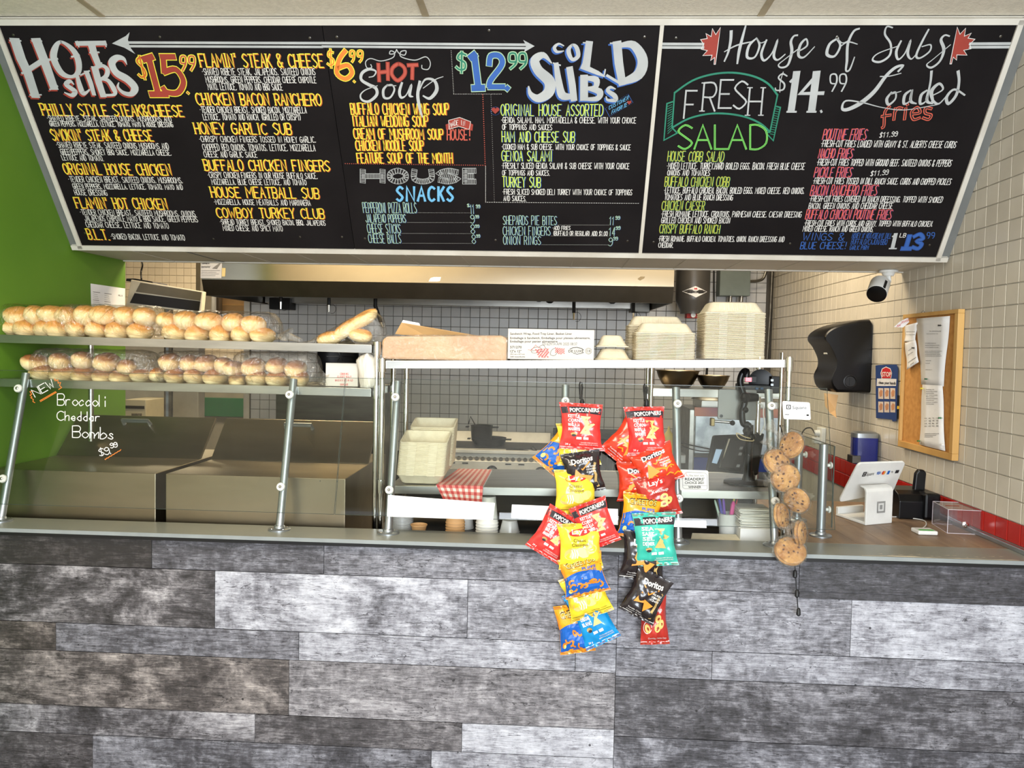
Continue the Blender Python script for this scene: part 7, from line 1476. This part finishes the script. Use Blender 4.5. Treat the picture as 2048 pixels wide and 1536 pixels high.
# second shelf unit with bowls
t = thing('shelf_unit', 'second steel shelf unit behind, carrying the two mixing bowls', 'rack', (1.1, 4.6, .7)); zs_ = a(1370, 778, 4.5).z; xs0, xs1 = a(1304, 780, 4.5).x, a(1562, 780, 4.5).x
rack_shelf(t, xs0, xs1, zs_, zs_, 4.5, 4.95, .045)
for x, y in ((xs0-.005, 4.5), (xs0+.03, 4.95), (xs1, 4.5)): MB().tube([(x, y, .7), (x, y, a(1304, 735, 4.5).z+.1)], .0125, 12).build('pole', 'chrome', t, smooth=True)
def bowl(lab, x0, x1, yt, Y):
    c = a((x0+x1)/2, yt, Y); r = (x1-x0)/2*Y/FPX; z0_ = zs_+.001; H = c.z-z0_; t_ = thing('mixing_bowl', lab, 'bowl', Vector((c.x, Y, z0_)))
    MB().lathe([(r*.55, 0), (r*.72, H*.25), (r*.88, H*.65), (r*.96, H), (r*1.0, H), (r*1.0, H+.004), (r*.93, H-.002), (r*.7, H*.27), (r*.5, .006)], (c.x, Y, z0_), 36).build('shell', mat('bowl_steel', (110, 100, 84), .3, 1), t_, smooth=True)
bowl('large steel mixing bowl on the second shelf', 1312, 1399, 742, 4.70); bowl('smaller steel mixing bowl right of the large one', 1393, 1459, 752, 4.70)
MB().tube([a(1414, 735, 4.9), a(1413, 752, 4.9)], .008, 8).build('ladle', 'iron', t, smooth=True)
# steel oven with worn panel
t, lo, hi = kbox('oven', 'steel oven with a scuffed pale panel and heat-tinted top', 'oven', 1376, 822, 1556, 960, 4.98, .45, 'steel_dark', zb_=ZF)
for n_, q, m, d in (('frame', (1376, 820, 1388, 945), 'steel', .01), ('frame', (1388, 818, 1556, 832), mat('heat_tint', (150, 104, 84), .35, .9, c2=(96, 70, 84), scale=3), .012), ('panel', (1389, 833, 1556, 909), mat('worn_steel', (196, 202, 206), .35, .7, c2=(150, 156, 162), scale=14), .006), ('blue_panel', (1387, 914, 1556, 940), flat((38, 66, 150)), .006)):
    p, r_ = a(q[0], q[3], 4.98), a(q[2], q[1], 4.98); MB().box((p.x, 4.98-d, p.z), (r_.x, 4.981, r_.z)).build(n_, m, t, bevel=.001)
p, q_ = a(1388, 914, 4.97), a(1556, 910, 4.97); MB().box((p.x, 4.96, p.z), (q_.x, 4.98, q_.z)).build('seam', 'rubber_black', t)
t, lo, hi = kbox('tray_lid', 'steel lid and pans stacked on top of the oven', 'pan', 1402, 804, 1556, 819, 5.05, .3, 'steel'); MB().lathe([(.13, 0), (.10, .03), (.02, .045)], Vector((a(1425, 805, 5.15).x, 5.2, hi.z)), 28).build('lid', 'steel_dark', t, smooth=True)
t = thing('squeeze_bottle', 'squeeze bottle of yellow sauce behind the guard post', 'bottle', a(1336, 915, 4.6)); MB().lathe([(.034, 0), (.036, .11), (.03, .13), (.01, .16), (.004, .185)], a(1336, 915, 4.6), 18).build('bottle', mat('mustard', (196, 176, 96), .4), t, smooth=True)
t, lo, hi = kbox('work_shelf', 'low steel table edge behind the right chip bags', 'table', 1290, 910, 1372, 925, 4.5, .4, 'steel')
t = thing('cable', 'black cable looping between the shelf pole and the oven', 'cable', a(1345, 888, 4.8)); MB().tube(catmull([a(1312, 868, 4.7), a(1350, 888, 4.8), a(1400, 902, 4.85), a(1425, 900, 4.9), a(1380, 890, 4.85), a(1345, 882, 4.8)], 6), .004, 6).build('wire', 'rubber_black', t, smooth=True)
# back-left room
t, lo, hi = kbox('steel_cabinet', 'dark steel cabinet side behind the right prep lid', 'cabinet', 551, 780, 762, 860, 5.3, .5, 'steel_dark', zb_=ZF)
t = thing('heat_lamp', 'tilted steel warming hood with a dark slot above the bread', 'machine', a(255, 608, 5.0)); q = [a(252, 610, 5.0), a(402, 625, 5.0), a(406, 583, 5.0), a(262, 559, 5.0)]
MB().prism(q, (0, 0, 0), (0, .05, 0)).build('housing', flat((226, 214, 190)), t, bevel=.004); qm = quadmap([q[3], q[2], q[1], q[0]], Vector((0, -1, 0)))
MB().prism([qm(.14, .06), qm(.985, .05), qm(.98, .46), qm(.10, .44)], (0, -.004, 0), (0, 0, 0)).build('face_panel', mat('lamp_face', (128, 116, 96), .4, .6), t); MB().prism([qm(.09, .50), qm(.98, .48), qm(.975, .95), qm(.05, .90)], (0, -.005, 0), (0, 0, 0)).build('dark_slot', flat((34, 28, 24), .3), t)
MB().prism([a(252, 562, 5.1), a(308, 568, 5.1), a(304, 563, 5.1), a(270, 557, 5.1), a(253, 557, 5.1)], (0, 0, 0), (0, .2, 0)).build('black_top', 'iron', t); MB().tube(catmull([a(282, 518, 5.3), a(285, 530, 5.3), a(282, 545, 5.3), a(283, 558, 5.2)], 4), .006, 6).build('cord', 'iron', t, smooth=True)
t, lo, hi = kbox('cardboard_box', 'brown cardboard box in the doorway behind the bread', 'box', 438, 560, 495, 690, 7.4, .4, 'cardboard'); p = a(466, 610, 7.395); MB().box((lo.x, 7.393, p.z-.004), (hi.x, 7.399, p.z+.004)).build('flap_seam', 'frame_wood', t)
kbox('door_post', 'dark narrow upright beside the cardboard box', 'post', 422, 560, 438, 690, 7.3, .08, flat((96, 78, 54)), zb_=None); kbox('wall_column', 'cream painted column left of the cardboard box', 'column', 402, 510, 424, 690, 7.2, .12, 'cream_paint', zb_=None); kbox('wall_column', 'narrow metal door jamb at the edge of the far tiles', 'column', 391, 510, 401, 690, 7.0, .05, mat('jamb', (170, 152, 116)), zb_=None)
t, lo, hi = kbox('fridge', 'cream upright refrigerator behind the bread rack', 'refrigerator', 250, 690, 333, 900, 6.2, .12, flat((204, 194, 174), .4), zb_=ZF); t2, lo2, hi2 = kbox('fridge', 'second pale refrigerator, right of the black gap', 'refrigerator', 339, 690, 397, 900, 6.2, .12, flat((186, 178, 162), .4), zb_=ZF)
p = a(333, 900, 6.25); q_ = a(339, 690, 6.25); MB().box((p.x, 6.25, ZF), (q_.x, 6.31, q_.z)).build('gap', 'rubber_black', t)
t, lo, hi = kbox('coffee_machine', 'small beige machine with a vent grille behind the Broccoli lettering', 'machine', 249, 800, 292, 850, 5.6, .3, flat((196, 182, 150), .5)); 
for k in range(2): p, q_ = a(251, 817+k*0, 5.6), a(289, 812, 5.6); MB().box((p.x, 5.594, p.z), (q_.x, 5.6, q_.z)).build('slot', flat((90, 78, 58)), t)
for k in range(7): p = a(264+k*3, 830, 5.6); MB().box((p.x, 5.594, p.z-.012), (p.x+.006, 5.6, p.z+.012)).build('vent_slit', flat((90, 78, 58)), t)
kbox('green_board', 'dark green rectangular panel on the far tiled wall', 'panel', 397, 797, 493, 832, 8.80, .03, flat((26, 96, 56)))
# notices
t = thing('notice', 'black and white notice with a grey triangle on the hood end', 'paper', a(422, 556, YH-.004)); MB().prism([a(401, 556, YH-.003), a(443, 556.5, YH-.003), a(444, 523, YH-.003), a(402, 522, YH-.003)], (0, 0, 0), (0, .001, 0)).build('sheet', flat((196, 198, 206)), t)
mb = MB(); mp = ymap(YH-.003); font_text(mb, 'CLEANED BY', 403, 528, 420, -3.2, mp, 1, 0, .04); ribbon(mb, [(403+k*1.3, 535.5-(3.4 if k % 2 else 0)) for k in range(14)], 1.1, mp, 1); [ribbon(mb, [(403, 541+k*3.4), (440-(k*7) % 12, 541+k*3.4)], .5, mp, 1) for k in range(4)]; mb.build('dark_print', 'ink_black', t, fix=False, kind='stuff')
mb = MB(); shape(mb, [(424, 537), (443, 523), (443, 525), (434, 538)], mp, 1); mb.build('grey_triangle', 'ink_grey', t, fix=False)
t = thing('notice', 'small yellow blank note stuck beside the hood notice', 'paper', a(449, 552, YH-.004)); MB().prism([a(443.5, 553, YH-.003), a(450, 553, YH-.003), a(451, 536, YH-.003), a(444, 536, YH-.003)], (0, 0, 0), (0, .001, 0)).build('sheet', flat((206, 190, 140)), t)
t = thing('notice', 'white printed menu sheet taped to the green wall', 'paper', PX(215, 612, XL)); X = XL+.002; q = [PX(181, 567, X), PX(250, 577, X), PX(250, 640, X), PX(183, 632, X)]; MB().prism(q, (0, 0, 0), (.001, 0, 0)).build('sheet', 'paper', t)
mb = MB(); mp = lambda x, y, l=0: PX(x, y, X+.0016)
for k in range(9):
    for x in (186, 209): ribbon(mb, [(x, 583+k*4+(x-181)*.14), (x+14-(k*5) % 6, 583+k*4+(x-170)*.14)], .9 if k % 4 == 0 else .45, mp)
font_text(mb, 'XL S', 236, 592, 245, -3, mp, 0, 0, .02, 593); mb.build('print', 'ink_black', t, fix=False, kind='stuff')

MB().box((c0x-.05, 6.5, cz0+.3), (c0x+.05, YB+.005, cz0+.36)).build('wall_bracket', 'steel_dark', bpy.data.objects['suppression_tank'])
h_ = bpy.data.objects['heat_lamp']; p = a(330, 600, 5.2); MB().tube([(p.x, 5.25, ZF), (p.x, 5.25, p.z)], .03, 10).build('stand_pole', 'steel_dark', h_); MB().box((p.x-.25, 5.1, ZF), (p.x+.25, 5.4, ZF+.02)).build('stand_foot', 'steel_dark', h_)
m_ = bpy.data.objects['coffee_machine']; zz = min((m_.matrix_world @ Vector(v)).z for v in [(0, 0, 0)]); p, q_ = a(244, 850, 5.5), a(300, 850, 5.5)
zz = m_.location.z
t = thing('side_table', 'steel side table under the small beige machine', 'table', ((p.x+q_.x)/2, 5.75, ZF)); MB().box((p.x, 5.5, zz-.03), (q_.x, 6.0, zz)).build('top', 'steel_dark', t)
for x in (p.x+.02, q_.x-.02):
    for y in (5.52, 5.98): MB().tube([(x, y, ZF), (x, y, zz-.03)], .015, 8).build('leg', 'steel_dark', t)
# ================================================================== repeats told apart by their place
def ordinal(n): return '%d%s' % (n, 'th' if 10 <= n % 100 <= 20 else {1: 'st', 2: 'nd', 3: 'rd'}.get(n % 10, 'th'))
bpy.context.view_layer.update()
same = {}
for o in bpy.data.objects:
    if o.parent is None and o.get('label') and o.get('category'): same.setdefault(o['label'], []).append(o)
for lab, L in same.items():
    if len(L) < 2: continue
    ext = [max(o.location[i] for o in L)-min(o.location[i] for o in L) for i in range(3)]
    ax = 2 if ext[2] > ext[0] else 0; L.sort(key=lambda o: o.location[ax])
    for i, o in enumerate(L): o['label'] = '%s, %s from %s' % (lab, ordinal(i+1), 'bottom' if ax == 2 else 'left')
